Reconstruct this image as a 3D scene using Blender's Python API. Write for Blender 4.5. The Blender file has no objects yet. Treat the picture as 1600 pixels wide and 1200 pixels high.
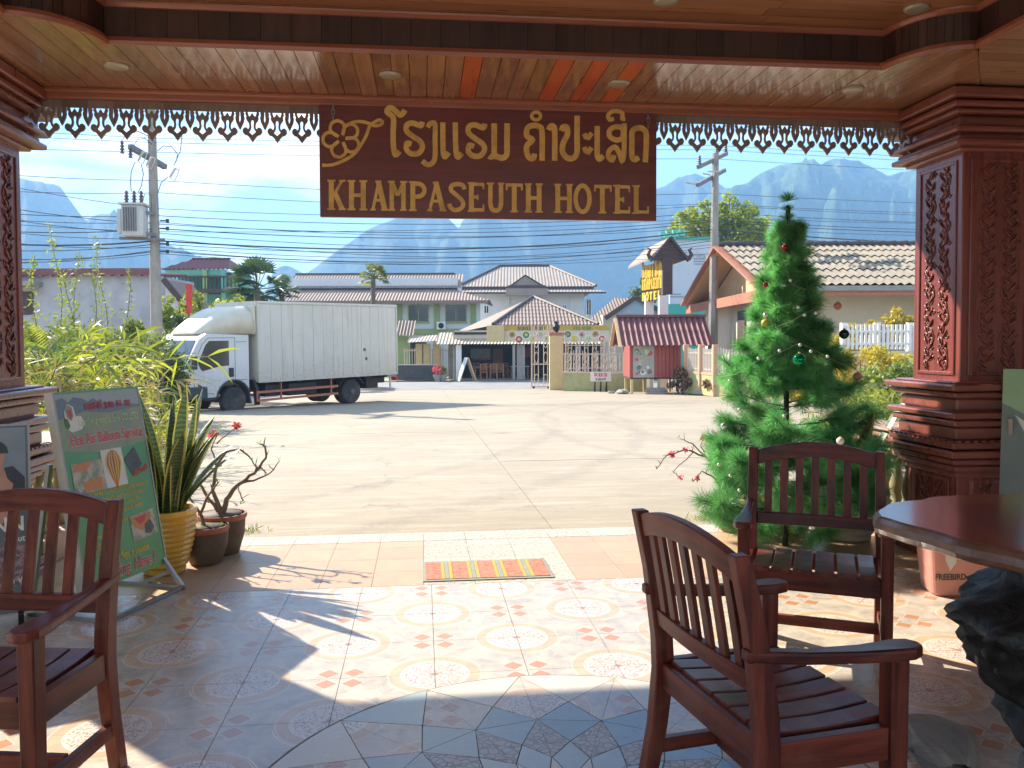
import bpy, bmesh, math, random
from mathutils import Vector, Matrix, noise
random.seed(7)
scene = bpy.context.scene
COL = scene.collection

# ---------------------------------------------------------------- camera, sky, sun, exposure
FPX, CY, PITCH, YAW, ROLL, EYE = 1300.0, 580.0, 0.0359, 0.1076, -0.0034, 1.4265
CF = Vector((math.sin(YAW)*math.cos(PITCH), math.cos(YAW)*math.cos(PITCH), -math.sin(PITCH)))
CR = Vector((math.cos(YAW), -math.sin(YAW), 0))
CU = CR.cross(CF)
CR, CU = CR*math.cos(ROLL)+CU*math.sin(ROLL), CU*math.cos(ROLL)-CR*math.sin(ROLL)
CAM = Vector((0, 0, EYE))
cd = bpy.data.cameras.new('camera'); cam = bpy.data.objects.new('camera', cd); COL.objects.link(cam)
cam.matrix_world = Matrix(((CR.x, CU.x, -CF.x, 0), (CR.y, CU.y, -CF.y, 0), (CR.z, CU.z, -CF.z, EYE), (0, 0, 0, 1)))
cd.sensor_width = 36; cd.lens = 36*FPX/1600; cd.shift_y = -(600-CY)/1600
cd.clip_start = 0.05; cd.clip_end = 9000
scene.camera = cam

SUN_DIR = Vector((-1.0, 1.0, 1.0)).normalized()            # towards the sun
SUN_EL = math.asin(SUN_DIR.z); SUN_AZ = math.atan2(SUN_DIR.x, SUN_DIR.y)
world = bpy.data.worlds.new('World'); scene.world = world; world.use_nodes = True
wn, wl = world.node_tree.nodes, world.node_tree.links
bg = wn['Background']; bg.inputs[1].default_value = 0.15
sky = wn.new('ShaderNodeTexSky'); sky.sky_type = 'NISHITA'; sky.sun_disc = False
sky.sun_elevation = SUN_EL; sky.sun_rotation = SUN_AZ; sky.air_density = 1.0; sky.dust_density = 0.15; sky.ozone_density = 1.5
tc = wn.new('ShaderNodeTexCoord')
sep = wn.new('ShaderNodeSeparateXYZ'); wl.new(tc.outputs['Generated'], sep.inputs[0])
def wmath(op, a, b=None):
    n = wn.new('ShaderNodeMath'); n.operation = op
    for i, x in enumerate((a, b)):
        if x is None: continue
        if isinstance(x, (int, float)): n.inputs[i].default_value = x
        else: wl.new(x, n.inputs[i])
    return n.outputs[0]
den = wmath('ADD', wmath('MAXIMUM', sep.outputs[2], 0.0), 0.16)
cmb = wn.new('ShaderNodeCombineXYZ')
wl.new(wmath('DIVIDE', sep.outputs[0], den), cmb.inputs[0]); wl.new(wmath('DIVIDE', sep.outputs[1], den), cmb.inputs[1])
cn = wn.new('ShaderNodeTexNoise'); cn.inputs['Scale'].default_value = 1.15; cn.inputs['Detail'].default_value = 7; cn.inputs['Roughness'].default_value = 0.56
cn.inputs['Distortion'].default_value = 0.25
wmap = wn.new('ShaderNodeMapping'); wmap.inputs['Location'].default_value = (3.1, 1.4, 0); wl.new(cmb.outputs[0], wmap.inputs[0]); wl.new(wmap.outputs[0], cn.inputs['Vector'])
cr = wn.new('ShaderNodeValToRGB'); cr.color_ramp.elements[0].position = 0.49; cr.color_ramp.elements[1].position = 0.63
wl.new(cn.outputs[0], cr.inputs[0])
cmix = wn.new('ShaderNodeMix'); cmix.data_type = 'RGBA'
CLOUD = (2.7, 2.75, 2.8, 1)
cmix.inputs[7].default_value = CLOUD
wl.new(cr.outputs[0], cmix.inputs[0])
# the sky's range is compressed evenly in every direction, as the camera's tone mapping did
lum = wn.new('ShaderNodeRGBToBW'); wl.new(sky.outputs[0], lum.inputs[0])
stint = wn.new('ShaderNodeVectorMath'); stint.operation = 'MULTIPLY'; wl.new(sky.outputs[0], stint.inputs[0]); stint.inputs[1].default_value = (.86, .97, 1.08)
sdiv = wn.new('ShaderNodeVectorMath'); sdiv.operation = 'SCALE'; wl.new(stint.outputs[0], sdiv.inputs[0])
wl.new(wmath('DIVIDE', 1.0, wmath('ADD', wmath('MULTIPLY', lum.outputs[0], 0.55), 1.0)), sdiv.inputs['Scale'])
wl.new(sdiv.outputs[0], cmix.inputs[6]); wl.new(cmix.outputs[2], bg.inputs[0])

sd = bpy.data.lights.new('sun', 'SUN'); sun = bpy.data.objects.new('sun', sd); COL.objects.link(sun)
sd.energy = 2.7; sd.angle = math.radians(0.6); sd.color = (1.0, 0.925, 0.80)
sun.rotation_euler = SUN_DIR.to_track_quat('Z', 'Y').to_euler()
scene.view_settings.view_transform = 'Standard'; scene.view_settings.look = 'None'
scene.view_settings.gamma = 1; scene.view_settings.use_curve_mapping = False
scene.view_settings.exposure = 2.5
scene.render.engine = 'CYCLES'
scene.cycles.max_bounces = 8; scene.cycles.diffuse_bounces = 4; scene.cycles.transparent_max_bounces = 8
scene.cycles.volume_bounces = 0

# ---------------------------------------------------------------- helpers
def ray(u, v): return CF + CR*((u-800)/FPX) + CU*((CY-v)/FPX)
def dep(u, v, z): return CAM + ray(u, v)*z                    # point seen at (u, v) at camera depth z
def onZ(u, v, z=0.0): d = ray(u, v); return CAM + d*((z-EYE)/d.z)
def onY(u, v, y): d = ray(u, v); return CAM + d*(y/d.y)
def gz(y): return -0.03 - 0.027*min(max(y-6.2, 0), 32.5)      # the lot falls gently towards the road

class MB:
    def __init__(s): s.v = []; s.f = []; s.m = []
    def add(s, vs, fs, mi=0):
        o = len(s.v); s.v += [tuple(p) for p in vs]; s.f += [tuple(i+o for i in f) for f in fs]; s.m += [mi]*len(fs); return s
    def box(s, x0, x1, y0, y1, z0, z1, mi=0, M=None):
        vs = [Vector((x, y, z)) for z in (z0, z1) for y in (y0, y1) for x in (x0, x1)]
        if M is not None: vs = [M @ p for p in vs]
        return s.add(vs, [(0, 2, 3, 1), (4, 5, 7, 6), (0, 1, 5, 4), (1, 3, 7, 5), (3, 2, 6, 7), (2, 0, 4, 6)], mi)
    def beam(s, a, b, w, h, up=(0, 0, 1), mi=0):               # square bar from a to b
        a = Vector(a); b = Vector(b); d = (b-a).normalized(); up = Vector(up)
        if abs(d.dot(up)) > .98: up = Vector((0, 1, 0))
        r = d.cross(up).normalized(); u = r.cross(d)
        vs = [p + r*(sx*w/2) + u*(sy*h/2) for p in (a, b) for sx, sy in ((-1, -1), (1, -1), (1, 1), (-1, 1))]
        return s.add(vs, [(3, 2, 1, 0), (4, 5, 6, 7), (0, 1, 5, 4), (1, 2, 6, 5), (2, 3, 7, 6), (3, 0, 4, 7)], mi)
    def prism(s, pts, o, ux, uy, un, d0, d1, mi=0):            # polygon in plane (o; ux, uy) extruded along un
        o = Vector(o); ux = Vector(ux); uy = Vector(uy); un = Vector(un); n = len(pts)
        vs = [o+ux*x+uy*y+un*d0 for x, y in pts] + [o+ux*x+uy*y+un*d1 for x, y in pts]
        fs = [tuple(range(n-1, -1, -1)), tuple(range(n, 2*n))] + [(i, (i+1) % n, n+(i+1) % n, n+i) for i in range(n)]
        return s.add(vs, fs, mi)
    def tube(s, pts, r, n=6, mi=0, caps=True):
        pts = [Vector(p) for p in pts]; k = len(pts); rs = r if isinstance(r, (list, tuple)) else [r]*k
        vs = []; prev = None
        for i, p in enumerate(pts):
            d = (pts[min(i+1, k-1)]-pts[max(i-1, 0)])
            d = d.normalized() if d.length > 1e-9 else Vector((0, 0, 1))
            if prev is None:
                a = Vector((0, 0, 1)) if abs(d.z) < .9 else Vector((1, 0, 0)); x = d.cross(a).normalized()
            else:
                x = (prev - d*prev.dot(d))
                x = x.normalized() if x.length > 1e-6 else d.orthogonal().normalized()
            prev = x; y = d.cross(x)
            vs += [p + (x*math.cos(2*math.pi*j/n) + y*math.sin(2*math.pi*j/n))*rs[i] for j in range(n)]
        fs = [(i*n+j, i*n+(j+1) % n, (i+1)*n+(j+1) % n, (i+1)*n+j) for i in range(k-1) for j in range(n)]
        if caps: fs += [tuple(range(n-1, -1, -1)), tuple((k-1)*n+j for j in range(n))]
        return s.add(vs, fs, mi)
    def lathe(s, prof, n=20, c=(0, 0, 0), M=None, mi=0):       # (radius, height) profile round z
        c = Vector(c)
        vs = [Vector((r*math.cos(2*math.pi*j/n), r*math.sin(2*math.pi*j/n), z)) for r, z in prof for j in range(n)]
        vs = [c + (M @ p if M is not None else p) for p in vs]; k = len(prof)
        fs = [(i*n+j, i*n+(j+1) % n, (i+1)*n+(j+1) % n, (i+1)*n+j) for i in range(k-1) for j in range(n)]
        if prof[0][0] > 1e-5: fs.append(tuple(range(n-1, -1, -1)))
        if prof[-1][0] > 1e-5: fs.append(tuple((k-1)*n+j for j in range(n)))
        return s.add(vs, fs, mi)
    def strip(s, pts, w, o, ux, uy, un, d0, d1, mi=0, closed=False, ramp=0):   # thick polyline in a plane, extruded
        P = [Vector((x, y)) for x, y in pts]; n = len(P); ws = w if isinstance(w, (list, tuple)) else [w]*n
        L = []; R = []
        for i in range(n):
            a = P[(i-1) % n] if (closed or i > 0) else P[i]; b = P[(i+1) % n] if (closed or i < n-1) else P[i]
            d1v = (P[i]-a); d2v = (b-P[i])
            d1v = d1v.normalized() if d1v.length > 1e-9 else d2v.normalized()
            d2v = d2v.normalized() if d2v.length > 1e-9 else d1v
            t = (d1v+d2v); t = t.normalized() if t.length > 1e-4 else d1v
            nn = Vector((-t.y, t.x)); k = 1/max(.6, abs(nn.dot(Vector((-d1v.y, d1v.x)))))
            L.append(P[i]+nn*ws[i]/2*k); R.append(P[i]-nn*ws[i]/2*k)
        o = Vector(o); ux = Vector(ux); uy = Vector(uy); un = Vector(un)
        q = lambda p, d: o+ux*p.x+uy*p.y+un*d
        vs = []; D1 = d1
        for i in range(n):
            d1 = D1+ramp*i/n
            vs += [q(L[i], d0), q(R[i], d0), q(R[i], d1), q(L[i], d1)]
        fs = []
        for i in range(n if closed else n-1):
            a = 4*i; b = 4*((i+1) % n)
            fs += [(a+1, a, b, b+1), (a+2, a+1, b+1, b+2), (a+3, a+2, b+2, b+3), (a, a+3, b+3, b)]
        if not closed: fs += [(0, 1, 2, 3), (4*n-1, 4*n-2, 4*n-3, 4*n-4)]
        return s.add(vs, fs, mi)
    def mesh(s, name, mats, smooth=False):
        me = bpy.data.meshes.new(name); me.from_pydata(s.v, [], s.f)
        if not isinstance(mats, (list, tuple)): mats = [mats]
        for m in mats: me.materials.append(m)
        if len(mats) > 1: me.polygons.foreach_set('material_index', s.m)
        if smooth: me.polygons.foreach_set('use_smooth', [True]*len(me.polygons))
        me.update(); return me
    def build(s, name, mats, parent=None, loc=(0, 0, 0), rot=(0, 0, 0), smooth=False, bevel=0, fix=False):
        me = s.mesh(name, mats, smooth)
        if fix:
            b = bmesh.new(); b.from_mesh(me); bmesh.ops.recalc_face_normals(b, faces=b.faces); b.to_mesh(me); b.free()
        return link(name, me, parent, loc, rot, bevel=bevel)

def link(name, me, parent=None, loc=(0, 0, 0), rot=(0, 0, 0), scale=(1, 1, 1), bevel=0):
    o = bpy.data.objects.new(name, me); COL.objects.link(o); o.parent = parent
    o.location = loc; o.rotation_euler = rot; o.scale = scale
    if bevel:
        b = o.modifiers.new('bevel', 'BEVEL'); b.width = bevel; b.segments = 2; b.limit_method = 'ANGLE'; b.angle_limit = .6
    return o
def tag(o, label=None, cat=None, group=None, kind=None):
    if label: o['label'] = label
    if cat: o['category'] = cat
    if group: o['group'] = group
    if kind: o['kind'] = kind
    return o
def thing(name, label, cat, loc=(0, 0, 0), rot=0, group=None):
    o = bpy.data.objects.new(name, None); COL.objects.link(o); o.empty_display_size = .1
    o.location = loc; o.rotation_euler = (0, 0, rot) if not isinstance(rot, (tuple, list)) else rot
    return tag(o, label, cat, group)
def smooth_line(pts, k=4):                  # Catmull-Rom through the points
    P = [Vector(p) for p in pts]; out = []
    for i in range(len(P)-1):
        a, b, c, d = P[max(0, i-1)], P[i], P[i+1], P[min(len(P)-1, i+2)]
        for j in range(k):
            t = j/k; out.append(tuple(.5*((2*b)+(c-a)*t+(2*a-5*b+4*c-d)*t*t+(3*b-a-3*c+d)*t*t*t)))
    return out+[tuple(P[-1])]
def structure(name, loc=(0, 0, 0), rot=0):
    o = bpy.data.objects.new(name, None); COL.objects.link(o); o.location = loc; o.rotation_euler = (0, 0, rot); o['kind'] = 'structure'; return o
def copy_tree(o, parent=None):
    c = o.copy(); COL.objects.link(c); c.parent = parent
    for ch in list(o.children): copy_tree(ch, c)
    return c
X3, Y3, Z3 = Vector((1, 0, 0)), Vector((0, 1, 0)), Vector((0, 0, 1))
def text_mesh(name, body, size, mat, parent, M, align='CENTER', depth=.001, bold=0, xs=1.0, shear=0):
    c = bpy.data.curves.new(name, 'FONT'); c.body = body; c.size = size; c.align_x = align; c.align_y = 'CENTER'
    c.extrude = depth; c.offset = bold; c.shear = shear; c.resolution_u = 3; c.space_character = 1.0
    t = bpy.data.objects.new('tmp_text', c); COL.objects.link(t)
    dg = bpy.context.evaluated_depsgraph_get(); me = bpy.data.meshes.new_from_object(t.evaluated_get(dg))
    bpy.data.objects.remove(t); bpy.data.curves.remove(c)
    me.name = name; me.transform(Matrix.Diagonal((xs, 1, 1, 1))); me.materials.clear(); me.materials.append(mat)
    o = link(name, me, parent); o.matrix_local = M; return o

# ---------------------------------------------------------------- materials
class NT:
    def __init__(s, name):
        s.mat = bpy.data.materials.new(name); s.mat.use_nodes = True; s.t = s.mat.node_tree; s.n = s.t.nodes; s.l = s.t.links
        s.b = s.n['Principled BSDF']; s.out = s.n['Material Output']
    def new(s, t, **k):
        n = s.n.new('ShaderNode'+t)
        for a, b in k.items(): setattr(n, a, b)
        return n
    def put(s, sock, x):
        if isinstance(x, bpy.types.NodeSocket): s.l.new(x, sock)
        else: sock.default_value = x
    def math(s, op, a, b=0.0, c=None):
        n = s.new('Math', operation=op); s.put(n.inputs[0], a); s.put(n.inputs[1], b)
        if c is not None: s.put(n.inputs[2], c)
        return n.outputs[0]
    def mix(s, f, a, b, blend='MIX'):
        n = s.new('Mix', data_type='RGBA', blend_type=blend); s.put(n.inputs[0], f)
        for i, x in ((6, a), (7, b)): s.put(n.inputs[i], x if isinstance(x, bpy.types.NodeSocket) else (*x[:3], 1))
        return n.outputs[2]
    def noise(s, vec, scale, detail=4, rough=.55, dist=0):
        n = s.new('TexNoise'); s.l.new(vec, n.inputs['Vector'])
        n.inputs['Scale'].default_value = scale; n.inputs['Detail'].default_value = detail; n.inputs['Roughness'].default_value = rough; n.inputs['Distortion'].default_value = dist
        return n.outputs[0]
    def ramp(s, f, p0, p1):
        n = s.new('MapRange', clamp=True); s.put(n.inputs[0], f); n.inputs[1].default_value = p0; n.inputs[2].default_value = p1; return n.outputs[0]
    def coord(s, kind='Object', scale=(1, 1, 1)):
        if kind == 'World': o = s.new('NewGeometry').outputs['Position']
        else: o = s.new('TexCoord').outputs[kind]
        if tuple(scale) != (1, 1, 1):
            m = s.new('Mapping'); m.inputs['Scale'].default_value = scale; s.l.new(o, m.inputs[0]); o = m.outputs[0]
        return o
    def bump(s, h, strength=.3, dist=.01):
        n = s.new('Bump'); n.inputs['Strength'].default_value = strength; n.inputs['Distance'].default_value = dist
        s.l.new(h, n.inputs['Height']); s.l.new(n.outputs[0], s.b.inputs['Normal'])
def M_(name, c, c2=None, rough=.6, scale=6, stretch=(1, 1, 1), bump=0, metal=0, coat=0, spec=.5, rnd=0, coord='Object', dirt=None, dirt_amt=.5, dirt_scale=2.0, detail=5, bdist=.004, rvar=.1, lo=.3, hi=.7):
    t = NT(name); v = t.coord(coord, stretch)
    if c2 is None: c2 = tuple(x*.8 for x in c)
    f = t.noise(v, scale, detail, .6, .3); col = t.mix(t.ramp(f, lo, hi), c2, c)
    if dirt:
        d = t.noise(t.coord(coord), dirt_scale, 6, .65); col = t.mix(t.math('MULTIPLY', t.ramp(d, .48, .7), dirt_amt), col, dirt)
    if rnd:
        oi = t.new('ObjectInfo'); hv = t.new('HueSaturation'); t.l.new(col, hv.inputs['Color'])
        t.put(hv.inputs['Value'], t.math('ADD', t.math('MULTIPLY', oi.outputs['Random'], 2*rnd), 1-rnd)); col = hv.outputs[0]
    t.put(t.b.inputs['Base Color'], col)
    t.put(t.b.inputs['Roughness'], t.math('ADD', t.math('MULTIPLY', f, rvar*2), rough-rvar))
    t.b.inputs['Metallic'].default_value = metal; t.b.inputs['Coat Weight'].default_value = coat; t.b.inputs['Coat Roughness'].default_value = .15
    t.b.inputs['Specular IOR Level'].default_value = spec
    if bump: t.bump(f, bump, bdist)
    return t.mat
def leaf(name, c, c2, rough=.5, scale=3, trans=.4, coord='Object', rnd=.12):
    t = NT(name); f = t.noise(t.coord(coord), scale, 3); col = t.mix(t.ramp(f, .35, .65), c, c2)
    oi = t.new('ObjectInfo'); hv = t.new('HueSaturation'); t.l.new(col, hv.inputs['Color'])
    t.put(hv.inputs['Value'], t.math('ADD', t.math('MULTIPLY', oi.outputs['Random'], 2*rnd), 1-rnd)); col = hv.outputs[0]
    t.put(t.b.inputs['Base Color'], col); t.b.inputs['Roughness'].default_value = rough
    tr = t.new('BsdfTranslucent'); t.l.new(t.mix(1.0, col, (1.0, 1.0, .55), 'MULTIPLY'), tr.inputs[0])
    ms = t.new('MixShader'); ms.inputs[0].default_value = trans
    t.l.new(t.b.outputs[0], ms.inputs[1]); t.l.new(tr.outputs[0], ms.inputs[2]); t.l.new(ms.outputs[0], t.out.inputs[0])
    return t.mat
def wood(name, c, c2, rough=.35, axis=0, scale=5, rnd=.15, coat=.2, coord='Object', bump=.06, dirt=None, dirt_amt=.4, **kw):
    st = [9.0, 9.0, 9.0]; st[axis] = .6
    return M_(name, c, c2, rough, scale, tuple(st), bump, coat=coat, rnd=rnd, coord=coord, bdist=.002, dirt=dirt, dirt_amt=dirt_amt, **kw)

m_soffit = wood('soffit_wood', (.29, .135, .07), (.20, .085, .042), .2, 1, 3, .18, .55)
m_soffit_s = wood('soffit_wood_side', (.30, .16, .09), (.22, .11, .06), .3, 0, 3, .16, .3)
m_ceil = wood('ceiling_wood', (.32, .135, .06), (.22, .085, .036), .3, 0, 3, .18, .3)
m_newplank = wood('orange_plank_wood', (.52, .10, .03), (.36, .06, .02), .3, 1, 3, .05, .3)
m_newplank_x = wood('orange_plank_wood_across', (.52, .09, .03), (.36, .055, .02), .3, 0, 3, .05, .3)
m_trim = wood('trim_wood', (.36, .115, .06), (.24, .07, .038), .32, 0, 3, .08, .3)
m_darkwood = wood('dark_beam_wood', (.075, .030, .022), (.04, .016, .012), .4, 2, 3, .25, .1)
m_pillar = wood('pillar_wood', (.25, .058, .045), (.15, .032, .026), .28, 2, 2, .05, .35)
m_moulding = wood('moulding_wood', (.27, .078, .052), (.16, .042, .03), .3, 0, 2, .1, .3)
m_carve = wood('carving_wood', (.21, .05, .038), (.12, .028, .02), .35, 2, 2, .05, .2)
m_fret = wood('fretwork_wood', (.24, .175, .155), (.15, .105, .09), .5, 2, 2, .2, 0)
m_signwood = wood('sign_wood', (.17, .022, .017), (.075, .010, .009), .32, 0, 2.6, .12, .3, dirt=(.20, .055, .03), dirt_amt=.35)
m_gold = M_('gold_paint', (.78, .47, .13), (.62, .35, .08), .45, 14, bump=.2, dirt=(.30, .13, .04), dirt_amt=.55, dirt_scale=9)
m_chair = wood('chair_wood', (.21, .042, .022), (.07, .013, .008), .46, 2, 3.0, .18, .06, dirt=(.20, .085, .05), dirt_amt=.5, spec=.3, lo=.38, hi=.64, rvar=.16, bump=.12, dirt_scale=5)
m_chair_h = wood('chair_rail_wood', (.21, .042, .022), (.07, .013, .008), .46, 0, 3.0, .18, .06, dirt=(.20, .085, .05), dirt_amt=.5, spec=.3, lo=.38, hi=.64, rvar=.16, bump=.12, dirt_scale=5)
m_chair_y = wood('chair_arm_wood', (.21, .042, .022), (.07, .013, .008), .40, 1, 3.0, .18, .06, dirt=(.20, .085, .05), dirt_amt=.5, spec=.3, lo=.38, hi=.64, rvar=.16, bump=.12, dirt_scale=5)
m_chair_x = wood('chair_seat_wood', (.22, .042, .022), (.075, .014, .008), .40, 1, 3.0, .18, .12, dirt=(.22, .11, .07), dirt_amt=.5, spec=.35, lo=.38, hi=.64, rvar=.16, bump=.12, dirt_scale=5)
m_iron = M_('dark_iron', (.03, .03, .03), None, .5, 20, metal=.6)
m_steel = M_('grey_steel', (.35, .35, .34), (.25, .25, .25), .4, 20, metal=.7)
m_black = M_('black_plastic', (.02, .02, .022), (.03, .03, .03), .45, 12)
m_white = M_('white_paint', (.75, .74, .71), (.68, .67, .63), .5, 5)
m_mortar = M_('dark_joint', (.26, .22, .18), (.18, .155, .13), .9, 20)
m_glassdark = M_('dark_window_glass', (.018, .022, .028), (.01, .012, .015), .06, 2, coat=.5, rvar=.02)
# ---------------------------------------------------------------- ground, lot, road
def concrete():
    t = NT('lot_concrete'); P = t.coord('World'); a = t.noise(P, .35, 6, .6, .5); b = t.noise(P, 3.0, 6, .65); c = t.noise(t.coord('World', (.4, 4, 1)), 1.3, 5, .6, 1.0); d = t.noise(P, 40, 3)
    col = t.mix(t.ramp(a, .35, .65), (.30, .24, .16), (.365, .298, .203)); col = t.mix(t.math('MULTIPLY', t.ramp(b, .46, .68), .65), col, (.29, .23, .165))
    col = t.mix(t.math('MULTIPLY', t.ramp(c, .50, .64), .6), col, (.41, .345, .255)); col = t.mix(t.math('MULTIPLY', t.ramp(t.noise(P, .9, 5, .7, 2), .56, .70), .4), col, (.21, .17, .13))
    v = t.new('TexVoronoi', feature='DISTANCE_TO_EDGE'); v.inputs['Scale'].default_value = .22; wv = t.new('VectorMath', operation='ADD'); t.l.new(P, wv.inputs[0])
    nz = t.new('TexNoise'); nz.inputs['Scale'].default_value = 1.1; nz.inputs['Detail'].default_value = 5; t.l.new(P, nz.inputs['Vector']); sc_ = t.new('VectorMath', operation='SCALE'); t.l.new(nz.outputs['Color'], sc_.inputs[0]); sc_.inputs['Scale'].default_value = 1.6; t.l.new(sc_.outputs[0], wv.inputs[1]); t.l.new(wv.outputs[0], v.inputs['Vector'])
    crk = t.math('MULTIPLY', t.math('LESS_THAN', v.outputs[0], .0035), t.math('GREATER_THAN', a, .5))
    col = t.mix(t.math('MULTIPLY', crk, .35), col, (.14, .115, .085))
    e = t.noise(P, 75, 3, .7); col = t.mix(t.math('MULTIPLY', t.ramp(e, .55, .72), .35), col, (.17, .14, .105)); col = t.mix(t.math('MULTIPLY', t.ramp(e, .45, .28), .3), col, (.46, .395, .30))
    f = t.noise(P, 9, 6, .7, 1.5); col = t.mix(t.math('MULTIPLY', t.ramp(f, .5, .7), .30), col, (.24, .195, .14))
    k = t.noise(t.coord('World', (.45, 1.5, 1)), 1.0, 7, .66, 1.2); col = t.mix(t.math('MULTIPLY', t.ramp(k, .54, .66), .34), col, (.22, .18, .13)); col = t.mix(t.math('MULTIPLY', t.ramp(k, .42, .34), .35), col, (.44, .38, .285))
    sp = t.new('SeparateXYZ'); t.l.new(P, sp.inputs[0]); wob = t.math('MULTIPLY', t.math('SUBTRACT', t.noise(P, .5, 3), .5), .5)
    for cx, cy, rad in ((-16.0, 20.0, 19.0), (-16.0, 20.0, 20.6), (22.0, 16.0, 18.0), (22.0, 16.0, 19.6)):          # worn tyre tracks curving across the lot
        rr_ = t.math('SQRT', t.math('ADD', t.math('POWER', t.math('SUBTRACT', sp.outputs[0], cx), 2.0), t.math('POWER', t.math('SUBTRACT', sp.outputs[1], cy), 2.0)))
        dd_ = t.math('ABSOLUTE', t.math('ADD', t.math('SUBTRACT', rr_, rad), wob)); col = t.mix(t.math('MULTIPLY', t.math('MULTIPLY', t.ramp(dd_, .20, .05), t.ramp(f, .35, .6)), .30), col, (.15, .125, .095))
    oil = t.noise(P, .75, 3, .5); col = t.mix(t.math('MULTIPLY', t.ramp(oil, .67, .72), .45), col, (.12, .10, .08))
    t.put(t.b.inputs['Base Color'], col); t.b.inputs['Roughness'].default_value = .85
    t.bump(t.math('ADD', t.math('MULTIPLY', c, .8), t.math('ADD', t.math('MULTIPLY', b, .6), t.math('MULTIPLY', d, .3))), .35, .02); return t.mat
m_lot = concrete()
m_road = M_('road_asphalt', (.27, .26, .24), (.20, .19, .18), .85, 1.2, coord='World', bump=.2)
m_dirt = M_('dusty_ground', (.30, .25, .16), (.18, .17, .08), .9, .6, coord='World', bump=.3, detail=8)
def sheet(name, x0, x1, ys, zf, mat, parent=None, dz=0):
    mb = MB(); xs = [x0+(x1-x0)*i/8 for i in range(9)]; vs = [(x, y, zf(y)+dz) for y in ys for x in xs]; n = len(xs)
    mb.add(vs, [(j*n+i, j*n+i+1, (j+1)*n+i+1, (j+1)*n+i) for j in range(len(ys)-1) for i in range(n-1)]); return mb.build(name, mat, parent)
gnd = sheet('ground', -1400, 1400, [-25, 6.2, 12, 20, 30, 38.7, 60, 100, 400, 1650], gz, m_dirt, None, -.10); gnd['kind'] = 'structure'
lot = structure('parking_lot')
sheet('lot_bed', -22, 14.5, [6.21, 12, 20, 30, 38.7, 42.5], gz, m_mortar, lot, -.03)
random.seed(2)
sx0 = [-22+4.6*i for i in range(9)]; sy0 = [6.21, 10.9, 15.8, 20.7, 25.6, 30.5, 35.4, 40.4]
for i in range(len(sx0)-1):
    for j in range(len(sy0)-1):
        x0, x1, y0, y1 = sx0[i]+.004, sx0[i+1]-.004, sy0[j]+.004, sy0[j+1]-.004; mb = MB(); r = random.uniform(-.002, .002)
        ys = [y0, y1] if not (y0 < 38.7 < y1) else [y0, 38.7, y1]; m = len(ys)
        vs = [(x, y, gz(y)+r-dz) for dz in (.04, 0) for y in ys for x in (x0, x1)]; o_ = 2*m
        fs = [(o_+2*k, o_+2*k+1, o_+2*k+3, o_+2*k+2) for k in range(m-1)] + [(0, 1, o_+1, o_), (2*m-2, o_+2*m-2, o_+2*m-1, 2*m-1)] + [(2*k, o_+2*k, o_+2*k+2, 2*k+2) for k in range(m-1)] + [(2*k+1, 2*k+3, o_+2*k+3, o_+2*k+1) for k in range(m-1)]
        mb.add(vs, fs); mb.build('concrete_slab', m_lot, lot)
road = sheet('road', -400, 400, [40.9, 43, 46, 49.3], lambda y: gz(50)-.02*abs(y-45)/4, m_road, None, .0); road['kind'] = 'structure'
verge = sheet('pavement', -400, 400, [49.35, 52.0], gz, M_('pale_verge', (.40, .36, .28), (.30, .27, .2), .9, 1.5, coord='World'), None, .05); verge['kind'] = 'structure'

# ---------------------------------------------------------------- mountains, far beyond the town
def hill_mat(name, c1, c2, c3):
    t = NT(name); P = t.coord('World'); a = t.noise(P, .014, 8, .65); b = t.noise(P, .05, 6, .75)
    c = t.mix(t.ramp(a, .35, .65), c1, c2); c = t.mix(t.math('MULTIPLY', t.ramp(b, .5, .7), .8), c, c3); t.put(t.b.inputs['Base Color'], c); t.b.inputs['Roughness'].default_value = .95
    t.b.inputs['Specular IOR Level'].default_value = .1; t.bump(b, 1.0, 6.0); return t.mat
m_hill = hill_mat('forested_hill', (.02, .04, .015), (.06, .09, .03), (.20, .23, .08)); m_cliff = hill_mat('karst_cliff', (.03, .045, .025), (.07, .09, .05), (.14, .14, .10))
def mountain(name, sil, dist, depth, mat, rough, seed, front=.55):
    us = []
    (ua, _), (ub, _) = sil[0], sil[-1]; n = 150; rows = 26
    def v_at(u):
        for (u0, v0), (u1, v1) in zip(sil, sil[1:]):
            if u0 <= u <= u1: return v0+(v1-v0)*(u-u0)/(u1-u0)
    vs = []
    for i in range(n+1):
        u = ua+(ub-ua)*i/n; v = v_at(u) + 2.2*noise.fractal((u*.045, seed, 0), .9, 2, 5)
        d = ray(u, 533); d = d/d.length; top = dep(u, v, dist).z
        for j in range(rows+1):
            t_ = j/rows
            if t_ <= .6: s_ = t_/.6; z = -3+(top+3)*(s_**front); r = dist-depth*(1-s_)
            else: s_ = (t_-.6)/.4; z = -3+(top+3)*(1-s_**1.6); r = dist+depth*1.2*s_
            fade = math.sin(math.pi*min(1, t_/.6)*.5) if t_ < .6 else 1-s_
            k = noise.fractal((u*.02, t_*3.0, seed), .8, 2, 6)
            r += depth*rough*k*(1 if .02 < t_ < .56 else 0); z += (top*.22*noise.fractal((u*.03, t_*4, seed+9), .8, 2, 5))*(1-abs(t_-.3)/.3 if t_ < .58 else 0)
            p = CAM + d*(r/ max(.5, d.dot(CF))); vs.append((p.x, p.y, z))
    m = rows+1
    fs = [(i*m+j, (i+1)*m+j, (i+1)*m+j+1, i*m+j+1) for i in range(n) for j in range(rows)]
    o = MB().add(vs, fs).build(name, mat, None, smooth=True, fix=False); o['kind'] = 'structure'; return o
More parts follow.
